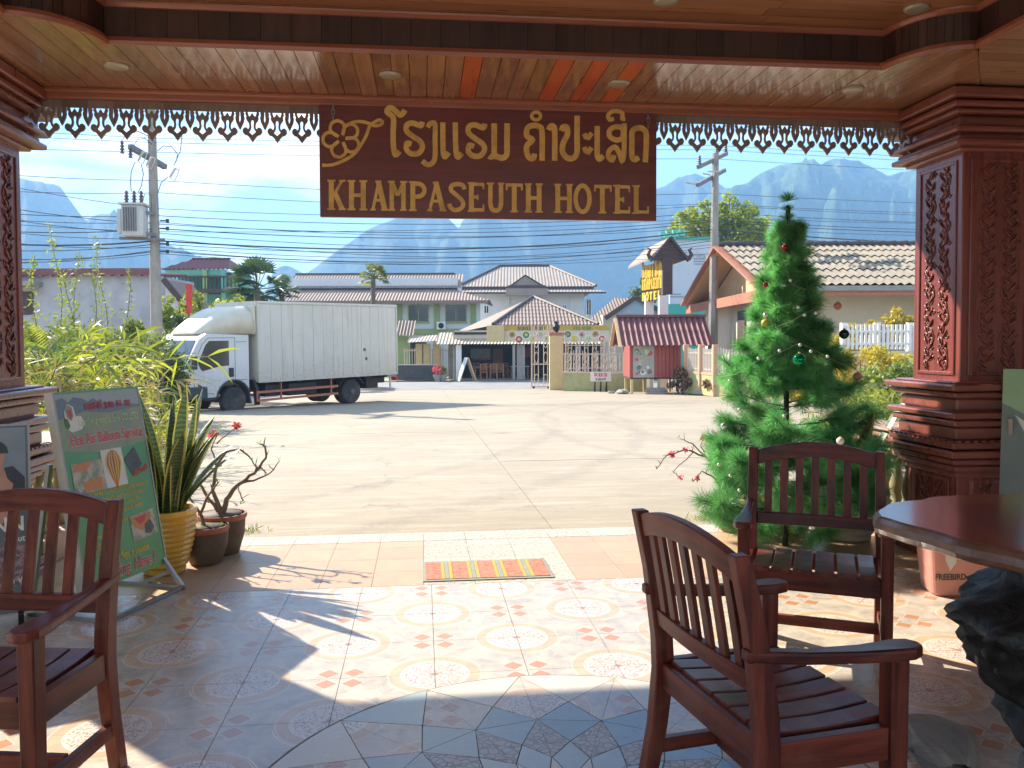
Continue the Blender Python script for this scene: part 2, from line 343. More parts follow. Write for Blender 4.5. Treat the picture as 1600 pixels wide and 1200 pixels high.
mountain('mountain', [(-260, 330), (-160, 262), (-60, 285), (36, 276), (75, 284), (100, 292), (124, 325), (137, 343), (160, 332), (185, 335), (215, 352), (250, 372), (290, 392), (330, 408), (380, 432), (430, 470), (470, 520)], 1080, 240, m_cliff, .22, 3.1)
mountain('mountain', [(395, 520), (430, 418), (452, 414), (478, 426), (510, 404), (545, 380), (575, 358), (605, 345), (650, 325), (690, 330), (708, 346), (718, 356), (730, 345), (760, 310), (820, 290), (900, 300), (980, 312), (1030, 290), (1060, 277), (1085, 269), (1105, 276), (1130, 292), (1165, 310), (1230, 360), (1330, 440), (1400, 520)], 1150, 260, m_cliff, .16, 7.7)
mountain('mountain', [(960, 520), (1020, 400), (1080, 325), (1120, 298), (1165, 284), (1195, 266), (1225, 255), (1262, 251), (1276, 258), (1290, 247), (1315, 244), (1345, 256), (1385, 272), (1430, 262), (1500, 240), (1600, 262), (1720, 300), (1850, 380)], 1000, 260, m_hill, .15, 12.4)
wd = MB()
random.seed(77)
for k in range(5200):                                                # belt of trees at the foot of the mountains, too far to pick apart
    u = random.uniform(-200, 1750); z = random.uniform(150, 420); p = dep(u, 533, z); hgt = random.uniform(2, 7)
    c = Vector((p.x, p.y, gz(99)+random.uniform(0, hgt))); s_ = random.uniform(.8, 2.0); a = rv = Vector((random.gauss(0, 1), random.gauss(0, 1), random.gauss(0, 1))).normalized(); b = a.orthogonal().normalized()
    wd.add([c-a*s_, c+b*s_, c+a*s_, c-b*s_], [(0, 1, 2, 3)])
o = wd.build('distant_wood', M_('distant_foliage', (.06, .09, .03), (.03, .05, .02), .8, .3, coord='World')); tag(o, 'low belt of far trees behind the houses', None, None, 'stuff')
HAZE_D = .00074
hz = MB().box(-1500, 1500, -30, 1700, -6, 262).build('haze', None)
hm = bpy.data.materials.new('haze_air'); hm.use_nodes = True; hn = hm.node_tree.nodes; hl = hm.node_tree.links
for n_ in list(hn):
    if n_.type != 'OUTPUT_MATERIAL': hn.remove(n_)
pv = hn.new('ShaderNodeVolumePrincipled'); pv.inputs['Color'].default_value = (.33, .62, 1.0, 1); pv.inputs['Density'].default_value = HAZE_D; pv.inputs['Anisotropy'].default_value = .1
hl.new(pv.outputs[0], [n_ for n_ in hn if n_.type == 'OUTPUT_MATERIAL'][0].inputs['Volume'])
hz.data.materials.clear(); hz.data.materials.append(hm); hz['kind'] = 'stuff'
# ---------------------------------------------------------------- porch floor
TX0, TY0, T = 0.045, 4.739, 0.40          # tile grid: a corner, and the tile size
STAR = Vector((0.447, 2.433)); SR = 1.03
def floor_tile_material(name):
    t = NT(name); P = t.coord('World'); s = t.new('SeparateXYZ'); t.l.new(P, s.inputs[0])
    gx = t.math('DIVIDE', t.math('SUBTRACT', s.outputs[0], TX0), T); gy = t.math('DIVIDE', t.math('SUBTRACT', s.outputs[1], TY0), T)
    ix = t.math('ROUND', gx); iy = t.math('ROUND', gy)
    dx = t.math('MULTIPLY', t.math('ABSOLUTE', t.math('SUBTRACT', gx, ix)), T); dy = t.math('MULTIPLY', t.math('ABSOLUTE', t.math('SUBTRACT', gy, iy)), T)
    r = t.math('SQRT', t.math('ADD', t.math('MULTIPLY', dx, dx), t.math('MULTIPLY', dy, dy)))
    odd = t.math('GREATER_THAN', t.math('ABSOLUTE', t.math('SUBTRACT', t.math('MODULO', t.math('ABSOLUTE', t.math('ADD', ix, iy)), 2.0), 0.0)), .5)
    n1 = t.noise(P, 9, 6, .62, .6); n2 = t.noise(P, 26, 4, .6); n3 = t.noise(P, 3.2, 3)
    base = t.mix(t.ramp(n1, .36, .62), (.39, .335, .27), (.59, .51, .39))
    base = t.mix(t.math('MULTIPLY', t.ramp(n2, .5, .72), .55), base, (.64, .49, .36))
    base = t.mix(t.math('MULTIPLY', t.ramp(n3, .45, .7), .4), base, (.48, .42, .39))
    def band(a, b): return t.math('MULTIPLY', t.math('GREATER_THAN', r, a), t.math('LESS_THAN', r, b))
    tan = t.mix(t.ramp(n1, .3, .7), (.50, .33, .20), (.62, .44, .28))
    vor = t.new('TexVoronoi'); vor.inputs['Scale'].default_value = 95; t.l.new(P, vor.inputs['Vector'])
    speck = t.mix(t.ramp(vor.outputs['Distance'], .28, .5), (.36, .22, .18), (.64, .55, .46))
    med = t.mix(t.math('LESS_THAN', r, .147), tan, speck)
    lines = t.math('MAXIMUM', t.math('MAXIMUM', band(.144, .149), band(.206, .212)), t.math('MAXIMUM', band(.136, .139), band(.197, .200)))
    med = t.mix(lines, med, (.72, .64, .52))
    dia = t.math('MULTIPLY', t.math('LESS_THAN', t.math('ABSOLUTE', t.math('SUBTRACT', dx, dy)), .0022), t.math('LESS_THAN', r, .144))
    med = t.mix(t.math('MULTIPLY', dia, .6), med, (.25, .17, .13))
    med = t.mix(t.math('LESS_THAN', r, .016), med, (.45, .26, .17))
    om = t.math('MULTIPLY', odd, t.math('LESS_THAN', r, .212))
    d4 = t.math('ADD', t.math('ABSOLUTE', t.math('SUBTRACT', dx, .055)), t.math('ABSOLUTE', t.math('SUBTRACT', dy, .055)))
    even = t.math('SUBTRACT', 1.0, odd)
    col = t.mix(om, base, med)
    ring = t.math('MULTIPLY', even, t.math('MULTIPLY', t.math('GREATER_THAN', d4, .047), t.math('LESS_THAN', d4, .052)))
    col = t.mix(t.math('MULTIPLY', ring, .6), col, (.72, .64, .52))
    col = t.mix(t.math('MULTIPLY', even, t.math('LESS_THAN', d4, .045)), col, t.mix(n2, (.44, .19, .09), (.54, .27, .14)))
    gr = t.noise(P, 2.3, 6, .7, .8); col = t.mix(t.math('MULTIPLY', t.ramp(gr, .52, .72), .28), col, (.30, .25, .20)); sc_ = t.noise(t.coord('World', (3, .5, 1)), 9, 4, .7); col = t.mix(t.math('MULTIPLY', t.ramp(sc_, .62, .72), .25), col, (.70, .64, .55))
    t.put(t.b.inputs['Base Color'], col)
    t.put(t.b.inputs['Roughness'], t.math('ADD', t.math('MULTIPLY', gr, .45), .03))
    h = t.math('ADD', t.math('MULTIPLY', lines, .5), t.math('MULTIPLY', n2, .35)); t.bump(h, .12, .002)
    return t.mat
m_tile = floor_tile_material('patterned_floor_tile')
m_orange_tile = M_('salmon_floor_tile', (.55, .37, .22), (.47, .305, .175), .4, 7, bump=.06, rnd=.05, coord='World', dirt=(.40, .30, .22), dirt_amt=.4)
m_pebble = M_('pebble_floor_tile', (.58, .52, .40), (.36, .31, .23), .5, 42, bump=.25, rnd=.06, coord='World', lo=.4, hi=.6, detail=2)
m_cream = M_('cream_mosaic', (.62, .57, .45), (.56, .50, .39), .25, 8, coord='World', rnd=.03)
m_pale = M_('pale_blue_mosaic', (.38, .44, .43), (.32, .38, .38), .22, 14, coord='World', rnd=.05)
m_blue = M_('blue_mosaic', (.25, .325, .365), (.19, .26, .30), .22, 18, coord='World', rnd=.15)
def crackle():
    t = NT('grey_crackle_mosaic'); P = t.coord('World'); v = t.new('TexVoronoi', feature='DISTANCE_TO_EDGE'); v.inputs['Scale'].default_value = 34; t.l.new(P, v.inputs['Vector'])
    col = t.mix(t.ramp(v.outputs[0], .02, .09), (.24, .22, .20), t.mix(t.noise(P, 20), (.40, .38, .36), (.52, .49, .46)))
    t.put(t.b.inputs['Base Color'], col); t.b.inputs['Roughness'].default_value = .35; t.bump(t.ramp(v.outputs[0], .02, .12), .3, .003); return t.mat
m_crackle = crackle()

fl = structure('porch_floor')
MB().box(-6, 7.5, -6.5, 6.205, -.35, -.012).build('floor_slab', m_mortar, fl)
MB().box(-6, 7.5, -6.5, 1.535, -.0115, 0).build('floor_rear', m_tile, fl)
MB().box(-6, -3.16, 1.54, 4.855, -.0115, 0).build('floor_side', m_tile, fl)
MB().box(4.45, 7.5, 1.54, 4.855, -.0115, 0).build('floor_side', m_tile, fl)
g = .0012
tile_me = MB().box(g, T-g, g, T-g, -.0115, 0).mesh('floor_tile', m_tile)
for i in range(-8, 11):
    for j in range(0, 8):
        link('floor_tile', tile_me, fl, (TX0+T*i, TY0-T*(j+1), random.uniform(-.0004, .0003)))
    MB().box(TX0+T*i+g, TX0+T*(i+1)-g, TY0+g, 4.857, -.0115, 0).build('floor_tile', m_tile, fl)
OT = .304
ot = MB().box(g, OT-g, g, OT-g, -.0115, 0)
ot_me = ot.mesh('salmon_tile', m_orange_tile); pt_me = ot.mesh('pebble_tile', m_pebble)
for k in range(-15, 14):
    x = k*OT
    for j in range(3):
        link('salmon_tile' if not 0 <= k < 3 else 'pebble_tile', ot_me if not 0 <= k < 3 else pt_me, fl, (x, 4.861+j*OT, 0))
    MB().box(x+g, x+OT-g, 4.861+3*OT+g, 5.944, -.0115, 0).build('salmon_tile' if not 0 <= k < 3 else 'pebble_tile', m_orange_tile if not 0 <= k < 3 else m_pebble, fl)
    MB().box(x+g, x+OT-g, 5.948, 6.203, -.0115, .001).build('edge_tile', m_pebble, fl)
MB().box(-6, -4.57, 4.861, 6.2, -.0115, 0).build('floor_side', m_orange_tile, fl)
MB().box(4.26, 7.5, 4.861, 6.2, -.0115, 0).build('floor_side', m_orange_tile, fl)
# star mosaic (pieces laid 3 mm proud)
def pol(r, a): return (STAR.x + r*math.cos(a), STAR.y + r*math.sin(a))
A0 = math.radians(92.5); DA = math.radians(22.5)
MB().prism([pol(SR+.012, 2*math.pi*i/64) for i in range(64)], (0, 0, 0), X3, Y3, Z3, .0002, .0016).build('mosaic_bed', m_mortar, fl)
def piece(name, pts, mat):
    c = Vector((sum(p[0] for p in pts)/len(pts), sum(p[1] for p in pts)/len(pts)))
    q = []
    for p in pts:
        d = Vector(p)-c; q.append(tuple(c + d*(1-.0028/max(d.length, .02))))
    a = sum(q[i][0]*q[(i+1) % len(q)][1]-q[(i+1) % len(q)][0]*q[i][1] for i in range(len(q)))
    if a < 0: q.reverse()
    MB().prism(q, (0, 0, 0), X3, Y3, Z3, .0016, .0045+random.uniform(-.0003, .0003)).build(name, mat, fl)
for k in range(16):
    a = A0+DA*k; h = a+DA/2; b = a+DA
    arc = [pol(SR, a+(b-a)*i/5) for i in range(6)]
    piece('mosaic_piece', arc+[pol(.77, h)], m_cream if k % 8 != 1 else m_pale)
    for hh, sgn in ((a+DA/2, 1), (a-DA/2, -1)):
        piece('mosaic_piece', [pol(SR, a), pol(.77, hh), pol(.62, a)], m_tile)
    piece('mosaic_piece', [pol(.77, h), pol(.62, a), pol(.62, b)], m_blue)
    piece('mosaic_piece', [pol(.62, a), pol(.62, b), pol(.445, h)], m_blue)
    for hh in (a+DA/2, a-DA/2):
        piece('mosaic_piece', [pol(.62, a), pol(.445, hh), pol(.335, a)], m_crackle)
    piece('mosaic_piece', [pol(.445, h), pol(.335, a), pol(.20, h), pol(.335, b)], m_pale)
    piece('mosaic_piece', [pol(.335, a), pol(.20, a+DA/2), pol(0, 0), pol(.20, a-DA/2)], m_cream)
# woven doormat, red bands between yellow and grey stripes
mat = thing('doormat', 'long red, yellow and grey striped mat lying at the porch threshold', 'doormat', (.39, 5.135, 0))
m_red = M_('red_weave', (.42, .05, .04), (.58, .22, .12), .8, 30, bump=.3, coord='World', lo=.35, hi=.75)
m_yel = M_('yellow_weave', (.55, .36, .05), (.45, .30, .06), .8, 40, bump=.3, coord='World')
m_gry = M_('grey_weave', (.22, .24, .20), (.32, .32, .26), .8, 40, bump=.3, coord='World')
m_motif = M_('pale_weave', (.60, .42, .26), (.55, .30, .2), .8, 40, coord='World')
MB().box(-.395, .395, -.22, .22, .0015, .006).build('mat_border', m_gry, mat)
x = -.375
for i in range(5):
    w = .092
    MB().box(x, x+w, -.19, .19, .0065, .009).build('red_band', m_red, mat)
    mm = MB()
    for q in range(7):
        yy = -.165+q*.055
        for s_ in (-1, 1):
            mm.strip([(s_*.034, yy-.016), (s_*.012, yy), (s_*.034, yy+.016)], .004, (x+w/2, 0, 0), X3, Y3, Z3, .009, .0096+.0001*(s_ > 0))
    mm.build('woven_motif', m_motif, mat)
    if i < 4:
        xx = x+w
        for ww, mt, nm in ((.022, m_yel, 'yellow_stripe'), (.026, m_gry, 'grey_stripe'), (.022, m_yel, 'yellow_stripe')):
            MB().box(xx+.001, xx+ww-.001, -.19, .19, .0065, .0088).build(nm, mt, mat); xx += ww
    x += w+.0725

# ---------------------------------------------------------------- porch ceiling
ce = structure('porch_ceiling')
ZS, ZU = 2.955, 3.165                  # soffit band, raised centre
YF, YT = 5.335, 4.50                   # outer edge, tray edge
XL, XR = -1.60, 2.60                   # straight part of the tray edge
XLS, XRS = -1.93, 2.90                 # side edges of the tray
def tray_curve(side):                  # quarter sweep from tray edge to side edge
    out = []
    for i in range(13):
        a = i/12*math.pi/2
        if side < 0: out.append((XLS+(XL-XLS)*math.cos(a), YT-(YT-4.14)*math.sin(a)))
        else: out.append((XRS-(XRS-XR)*math.cos(a), YT-(YT-4.12)*math.sin(a)))
    return out
CL, CRR = tray_curve(-1), tray_curve(1)
def y_in(x):
    if XL <= x <= XR: return YT
    c = CL if x < XL else CRR
    pts = sorted(c)
    if x < pts[0][0]: return pts[0][1]-.0 - (pts[0][0]-x)*-1.3 if False else max(4.14, 4.14+(XLS-x)*1.35)
    if x > pts[-1][0]: return max(4.12, 4.12+(x-XRS)*1.35)
    for p, q in zip(pts, pts[1:]):
        if p[0] <= x <= q[0]: return p[1]+(q[1]-p[1])*(x-p[0])/max(1e-6, q[0]-p[0])
    return YT
PW = .10
x = -2.76
orange_x = [(.20, .34), (.62, .76), (.76, .90), (1.04, 1.18)]
k = 0
while x < 3.72:
    a, b = x+.002, x+PW-.002
    ya, yb = y_in(a), y_in(b)
    if min(ya, yb) < YF-.02:
        pts = [(a, ya), (b, yb), (b, YF), (a, YF)]
        bright = k in (30, 35, 37, 39)
        o = MB().prism(pts, (0, 0, 0), X3, Y3, Z3, ZS+random.uniform(-.0012, .0012), ZS+.02).build('soffit_plank', m_newplank if bright else m_soffit, ce)
        if bright: o['label'] = 'bright orange replacement plank'
    x += PW; k += 1
def x_lim(y, side):
    if side < 0:
        if y <= 4.14: return XLS
        return XLS-(y-4.14)/1.35
    if y <= 4.12: return XRS
    return XRS+(y-4.12)/1.35
for side in (-1, 1):
    y = 1.0
    a = (-4.6, XLS-.003) if side < 0 else (XRS+.003, 5.6)
    MB().box(a[0], a[1], -2.5, .998, ZS, ZS+.02).build('soffit_panel', m_soffit_s, ce)
    while y < YF-.01:
        a, b = y+.002, min(y+PW-.002, YF)
        if side < 0: pts = [(-4.6, a), (x_lim(a, -1)-.003, a), (x_lim(b, -1)-.003, b), (-4.6, b)]
        else: pts = [(x_lim(a, 1)+.003, a), (5.6, a), (5.6, b), (x_lim(b, 1)+.003, b)]
        if pts[0][0] < pts[1][0]-.01: MB().prism(pts, (0, 0, 0), X3, Y3, Z3, ZS+random.uniform(-.0012, .0012), ZS+.02).build('soffit_plank', m_soffit_s, ce)
        y += PW
# raised centre planks run across
y = 1.05
k = 0
MB().box(-2.05, 3.05, -2.5, 1.048, ZU, ZU+.02).build('ceiling_panel', m_ceil, ce)
while y < 4.62:
    xs = [-2.05, -.4+random.uniform(-.8, .8), 1.2+random.uniform(-.5, .7), 3.05]
    if k == 33: xs = [-2.05, -.30, .81, 3.05]
    for q, (xa, xb) in enumerate(zip(xs, xs[1:])):
        br = (k == 33 and q == 1)
        o = MB().box(xa+.002, xb-.002, y+.002, y+PW-.002, ZU+random.uniform(-.001, .001), ZU+.02).build('ceiling_plank', m_newplank_x if br else m_ceil, ce)
        if br: o['label'] = 'bright orange replacement plank'
    y += PW
# dark upright boards of the tray edge, and their mouldings
path = [(XLS, 1.0), (XLS, 4.14)] + CL[::-1] + CRR + [(XRS, 4.12), (XRS, 1.0)]
clean = [path[0]]
for p in path[1:]:
    if (Vector(p)-Vector(clean[-1])).length > .004: clean.append(p)
pos = []
for p, q in zip(clean, clean[1:]):
    L = (Vector(q)-Vector(p)).length; n = max(1, round(L/.155))
    for i in range(n): pos.append((Vector(p).lerp(Vector(q), i/n), Vector(p).lerp(Vector(q), (i+1)/n)))
for p, q in pos:
    d = (q-p).normalized(); nn = Vector((d.y, -d.x)); e = .0012
    a, b = p+d*e, q-d*e; j = random.uniform(0, .0012)
    MB().prism([tuple(a+nn*j), tuple(b+nn*j), tuple(b-nn*.02), tuple(a-nn*.02)], (0, 0, 0), X3, Y3, Z3, ZS+.012, ZU+.01).build('edge_board', m_darkwood, ce)
def sweep(path, prof, name, mat, parent):    # profile (out, z) along a plan path
    n = len(path); mb = MB(); vs = []
    for i in range(n):
        p = Vector(path[i]); a = Vector(path[max(0, i-1)]); b = Vector(path[min(n-1, i+1)])
        d1 = (p-a).normalized() if i > 0 else (b-p).normalized(); d2 = (b-p).normalized() if i < n-1 else d1
        t = (d1+d2).normalized(); nn = Vector((t.y, -t.x)); kk = 1/max(.5, nn.dot(Vector((d1.y, -d1.x))))
        vs += [(p.x+nn.x*o*kk, p.y+nn.y*o*kk, z) for o, z in prof]
    m = len(prof)
    fs = [(i*m+j, i*m+(j+1) % m, (i+1)*m+(j+1) % m, (i+1)*m+j) for i in range(n-1) for j in range(m)]
    mb.add(vs, fs + [tuple(range(m)), tuple((n-1)*m+j for j in range(m-1, -1, -1))])
    return mb.build(name, mat, parent, fix=True)
sweep(clean, [(-.012, ZS-.004), (.028, ZS-.016), (.034, ZS+.004), (.026, ZS+.026), (.004, ZS+.034), (-.012, ZS+.03)], 'tray_moulding', m_trim, ce)
sweep(clean, [(-.004, ZU-.03), (.012, ZU-.028), (.024, ZU-.012), (.026, ZU-.002), (-.004, ZU-.002)], 'tray_moulding', m_trim, ce)
MB().box(-4.6, 5.6, YF-.028, YF+.03, ZS-.062, ZS-.004).build('cornice_moulding', m_trim, ce, bevel=.012)
MB().box(-4.6, 5.6, YF-.05, YF-.002, ZS-.028, ZS+.004).build('cornice_moulding', m_trim, ce, bevel=.01)
# unseen porch roof: frieze stops light leaks, eave added to cut off floor sun
ro = structure('porch_roof')
MB().box(-4.0, 4.95, YF+.04, YF+.2, ZS-.02, 3.75).build('frieze', m_darkwood, ro)
MB().prism([(YF+.2, 3.62), (6.80, 3.50), (6.80, 3.60), (YF+.2, 4.3), (-3, 4.9), (-3, 3.3), (YF+.03, 3.3)], (0, 0, 0), Y3, Z3, X3, -4.0, 4.95).build('unseen_eave', m_darkwood, ro)
MB().box(-4.6, 5.6, -2.5, YF+.03, ZU+.03, ZU+.12).build('ceiling_backing', m_darkwood, ce)
MB().box(-4.6, XLS-.25, -2.5, YF, ZS+.022, ZU+.02).build('ceiling_backing', m_darkwood, ce)
MB().box(XRS+.25, 5.6, -2.5, YF, ZS+.022, ZU+.02).build('ceiling_backing', m_darkwood, ce)
MB().box(XLS-.24, XRS+.24, YT+.14, YF, ZS+.022, ZU+.02).build('ceiling_backing', m_darkwood, ce)

lw = structure('unseen_lobby_wall')  # unseen side walls, added to dim the light reaching the chairs
m_lobby = M_('lobby_plaster', (.74, .68, .56), (.70, .63, .52), .8, 2)
MB().box(5.6, 5.8, -2.5, 5.3, 0, ZU+.1).build('side_wall', m_lobby, lw)
MB().box(-4.8, -4.6, -2.5, 1.2, 0, ZU+.1).build('side_wall', m_lobby, lw)

# recessed ceiling lights
m_ring = M_('lamp_ring', (.42, .36, .28), (.30, .24, .18), .35, 10, metal=.4)
m_lens = M_('lamp_lens', (.75, .70, .60), (.65, .6, .5), .3, 10)
ml = MB().lathe([(.034, -.012), (.058, -.012), (.066, -.004), (.066, .004), (.034, .004)], 24).mesh('lamp_ring', m_ring, True)
m2 = MB().lathe([(0, -.002), (.036, -.004), (.036, .006)], 20).mesh('lamp_lens', m_lens, True)
lights = [((182, 102), ZS, 'round recessed lamp in the pale soffit at the left, near a small hook'),
          ((610, 116), ZS, 'round recessed lamp in the soffit above the big hanging sign, left of the orange planks'),
          ((967, 129), ZS, 'round recessed lamp in the soffit on the rightmost orange planks'),
          ((1333, 139), ZS, 'round recessed lamp in the pale soffit at the right, near the carved pillar'),
          ((1040, 0), ZU, 'round recessed lamp cut by the top edge, in the raised brown ceiling'),
          ((1432, 12), ZU, 'round recessed lamp in the raised brown ceiling at the upper right corner')]
for (u, v), z, lab in lights:
    p = onZ(u, v, z)
    t = thing('ceiling_lamp', lab, 'ceiling lamp', p - Vector((0, 0, .002)), 0, 'recessed ceiling lamps')
    link('lamp_ring', ml, t); link('lamp_lens', m2, t)
for u, v, lab in ((217, 90, 'small wire hook hanging from the soffit beside the left lamp'), (1305, 128, 'small wire hook hanging from the soffit beside the right lamp')):
    p = onZ(u, v, ZS)
    h = MB().tube([(0, 0, 0), (0, 0, -.045)]+[(.014-.014*math.cos(a), 0, -.045-.016*math.sin(a)) for a in [i*math.pi*1.3/8 for i in range(1, 9)]], .0025, 5).build('ceiling_hook', m_steel, None, p)
    tag(h, lab, 'hook', 'soffit hooks')

# ---------------------------------------------------------------- carved fretwork hanging along the front edge
fw = thing('fretwork_trim', 'row of dark carved wooden pendants hung along the porch front edge', 'fretwork', (.46, YF+.012, ZS-.06))
hr = [(0, 600), (35, 545), (70, 500), (108, 488), (134, 450), (130, 408), (105, 382), (75, 385), (62, 408), (46, 395), (40, 360), (48, 320), (75, 280), (86, 250), (80, 215), (96, 180), (86, 150),
      (66, 150), (46, 220), (30, 214), (0, 165), (0, 270), (15, 277), (22, 310), (16, 370), (25, 410), (48, 450), (0, 495)]
wg = [(178, 415), (146, 368), (118, 304), (107, 240), (117, 200), (108, 176), (122, 150), (163, 150), (163, 190), (156, 260), (168, 310), (178, 350)]
UN = .000415
pm = MB()
for s_ in (1, -1):
    for poly in (hr, wg):
        pts = [(s_*min(178, a*1.06)*UN, -(b-40)*UN) for a, b in poly]
        if s_ < 0: pts.reverse()
        pts.reverse()
        pm.prism(pts, (0, 0, 0), X3, Z3, Y3, -.007, .007)
pm.box(-178*UN, 178*UN, -.007, .007, -(150-40)*UN, .02)
pm_me = pm.mesh('pendant', m_fret)
bb = bmesh.new(); bb.from_mesh(pm_me); bmesh.ops.recalc_face_normals(bb, faces=bb.faces); bb.to_mesh(pm_me); bb.free()
pit = 360*UN
for i in range(-19, 20): link('pendant', pm_me, fw, (i*pit, random.uniform(-.001, .001), random.uniform(-.002, .002)), (0, 0, random.uniform(-.02, .02)))

# ---------------------------------------------------------------- carved pillars and low balustrades
def square(mb, z0, z1, h, mi=0): mb.box(-h, h, -h, h, z0, z1, mi)
def spiral(mb, cx, cy, r, turns, dirn, a0, o, ux, uy, un, w=.012):
    pts = []
    n = 14
    for i in range(n):
        t = i/(n-1); rr = r*(1-t*.82); a = a0+dirn*t*turns*2*math.pi
        pts.append(Vector(o)+Vector(ux)*(cx+rr*math.cos(a))+Vector(uy)*(cy+rr*math.sin(a))+Vector(un)*.0015)
    mb.tube(pts, [w*.62*(1-.5*i/(n-1)) for i in range(n)], 5)
def scroll_panel(pil, o, ux, uy, un, W, H):
    # sunk frame with a climbing vine in relief
    fr = MB()
    for pts in ([(-W/2, 0), (-W/2+.022, 0), (-W/2+.022, H), (-W/2, H)], [(W/2-.022, 0), (W/2, 0), (W/2, H), (W/2-.022, H)],
                [(-W/2+.022, 0), (W/2-.022, 0), (W/2-.022, .022), (-W/2+.022, .022)], [(-W/2+.022, H-.022), (W/2-.022, H-.022), (W/2-.022, H), (-W/2+.022, H)]):
        fr.prism(pts, o, ux, uy, un, -.004, .010)
    fr.build('panel_frame', m_pillar, pil, bevel=.004, fix=True)
    w2 = W/2-.045
    for s_ in (-1, 1):
        vine = MB(); n = 40
        pts = [Vector(o)+Vector(ux)*(s_*(w2*.48+w2*.36*math.sin(2*math.pi*(i/n)*H/.30)))+Vector(uy)*(.03+(H-.06)*i/n)+Vector(un)*.001 for i in range(n+1)]
        vine.tube(pts, .0062, 5)
        k = 0; y = .07
        while y < H-.07:
            ph = math.sin(2*math.pi*((y-.03)/(H-.06))*H/.30)
            spiral(vine, s_*(w2*.48+w2*.36*ph) - s_*.022*ph, y, .032, 1.2, -s_ if k % 2 else s_, math.pi*.5*(1 if k % 2 else -1), o, ux, uy, un)
            spiral(vine, s_*(w2*.48-w2*.30*ph), y+.035, .022, 1.1, s_ if k % 2 else -s_, 0, o, ux, uy, un, .009)
            for q in (-1, 1):
                b = Vector(o)+Vector(ux)*(s_*(w2*.48))+Vector(uy)*(y+q*.02)+Vector(un)*.004
                vine.tube([b, b+Vector(ux)*(.03*q)+Vector(uy)*.024+Vector(un)*.004, b+Vector(ux)*(.042*q)+Vector(uy)*.052], [.006, .008, .002], 5)
            y += .075; k += 1
        vine.build('vine_carving', m_carve, pil, smooth=True)
PH = .25
def pillar(xc, yc, label, inner):
    p = thing('carved_pillar', label, 'pillar', (xc, yc, 0), 0, 'carved porch pillars')
    b = MB(); square(b, 0, .05, .35); b.build('plinth', m_moulding, p, bevel=.008)
    b = MB(); square(b, .05, .58, PH+.015); b.build('pedestal', m_pillar, p, bevel=.006)
    b = MB(); square(b, 1.16, 2.64, PH); b.build('shaft', m_pillar, p, bevel=.006)
    for z0, z1, h in ((.05, .10, .33), (.10, .15, .30), (.555, .59, .285), (.60, .635, .315), (.645, .68, .345), (.69, .735, .38), (.745, .79, .36),
                      (.80, .875, .315), (.885, .925, .345), (.935, .975, .37), (.985, 1.055, .305), (1.065, 1.10, .345), (1.11, 1.15, .385), (1.15, 1.165, .33),
                      (2.60, 2.625, .30), (2.625, 2.66, .365), (2.665, 2.69, .335), (2.70, 2.735, .375), (2.745, 2.80, .33), (2.805, 2.835, .385), (2.84, 2.875, .42), (2.885, 2.945, .455)):
        b = MB(); square(b, z0, z1, h); b.build('moulding', m_moulding, p, bevel=.011)
    b = MB(); square(b, .58, 1.16, .283); square(b, 2.62, 2.955, .31); b.build('moulding_core', m_carve, p)
    # dentils under the cap of the pedestal
    de = MB()
    for i in range(13):
        t = -.33+i*.055
        for M in (Matrix.Identity(4), Matrix.Rotation(math.pi/2, 4, 'Z'), Matrix.Rotation(math.pi, 4, 'Z'), Matrix.Rotation(-math.pi/2, 4, 'Z')):
            de.box(t-.014, t+.014, -.372, -.30, .791, .8, 0, M)
    de.build('dentil_course', m_moulding, p)
    un = Vector((inner, 0, 0)); ux = Vector((0, inner, 0))
    scroll_panel(p, un*PH+Vector((0, 0, 1.20)), ux, Z3, un, .40, 1.36)
    scroll_panel(p, Vector((0, -PH, 1.20)), X3, Z3, Vector((0, -1, 0)), .40, 1.36)
    scroll_panel(p, un*(PH+.015)+Vector((0, 0, .16)), ux, Z3, un, .38, .38)
    scroll_panel(p, Vector((0, -PH-.015, .16)), X3, Z3, Vector((0, -1, 0)), .38, .38)
    return p
pillar(-2.68, 5.16, 'carved wooden pillar at the left edge, partly hidden by the standing poster', 1)
pillar(3.62, 5.16, 'carved red wooden pillar at the right behind the christmas tree and slab table', -1)
m_balu = M_('mossy_baluster', (.26, .22, .10), (.17, .14, .07), .7, 12, bump=.3)
m_cap = M_('weathered_rail', (.40, .25, .17), (.30, .17, .11), .6, 6, bump=.15)
def balustrade(x, label):
    t = thing('balustrade', label, 'balustrade', (x, 5.43, 0), 0, 'porch balustrades')
    for z0, z1, w in ((.60, .66, .09), (.665, .72, .12), (.725, .775, .155), (.78, .80, .18)):
        MB().box(-w, w, .03, .78, z0, z1).build('rail', m_cap, t, bevel=.012)
    MB().box(-.13, .13, .03, .78, 0, .18).build('base_rail', m_cap, t, bevel=.012)
    bp = [(.045, .18), (.05, .22), (.03, .25), (.05, .33), (.055, .38), (.035, .45), (.025, .50), (.04, .54), (.045, .60)]
    me = MB().lathe(bp, 14).mesh('baluster', m_balu, True)
    for i in range(5): link('baluster', me, t, (0, .12+i*.15, 0))
    return t
balustrade(-2.50, 'short weathered balustrade beside the left pillar behind the balloon board')
balustrade(3.44, 'short weathered balustrade beside the right pillar behind the christmas tree')
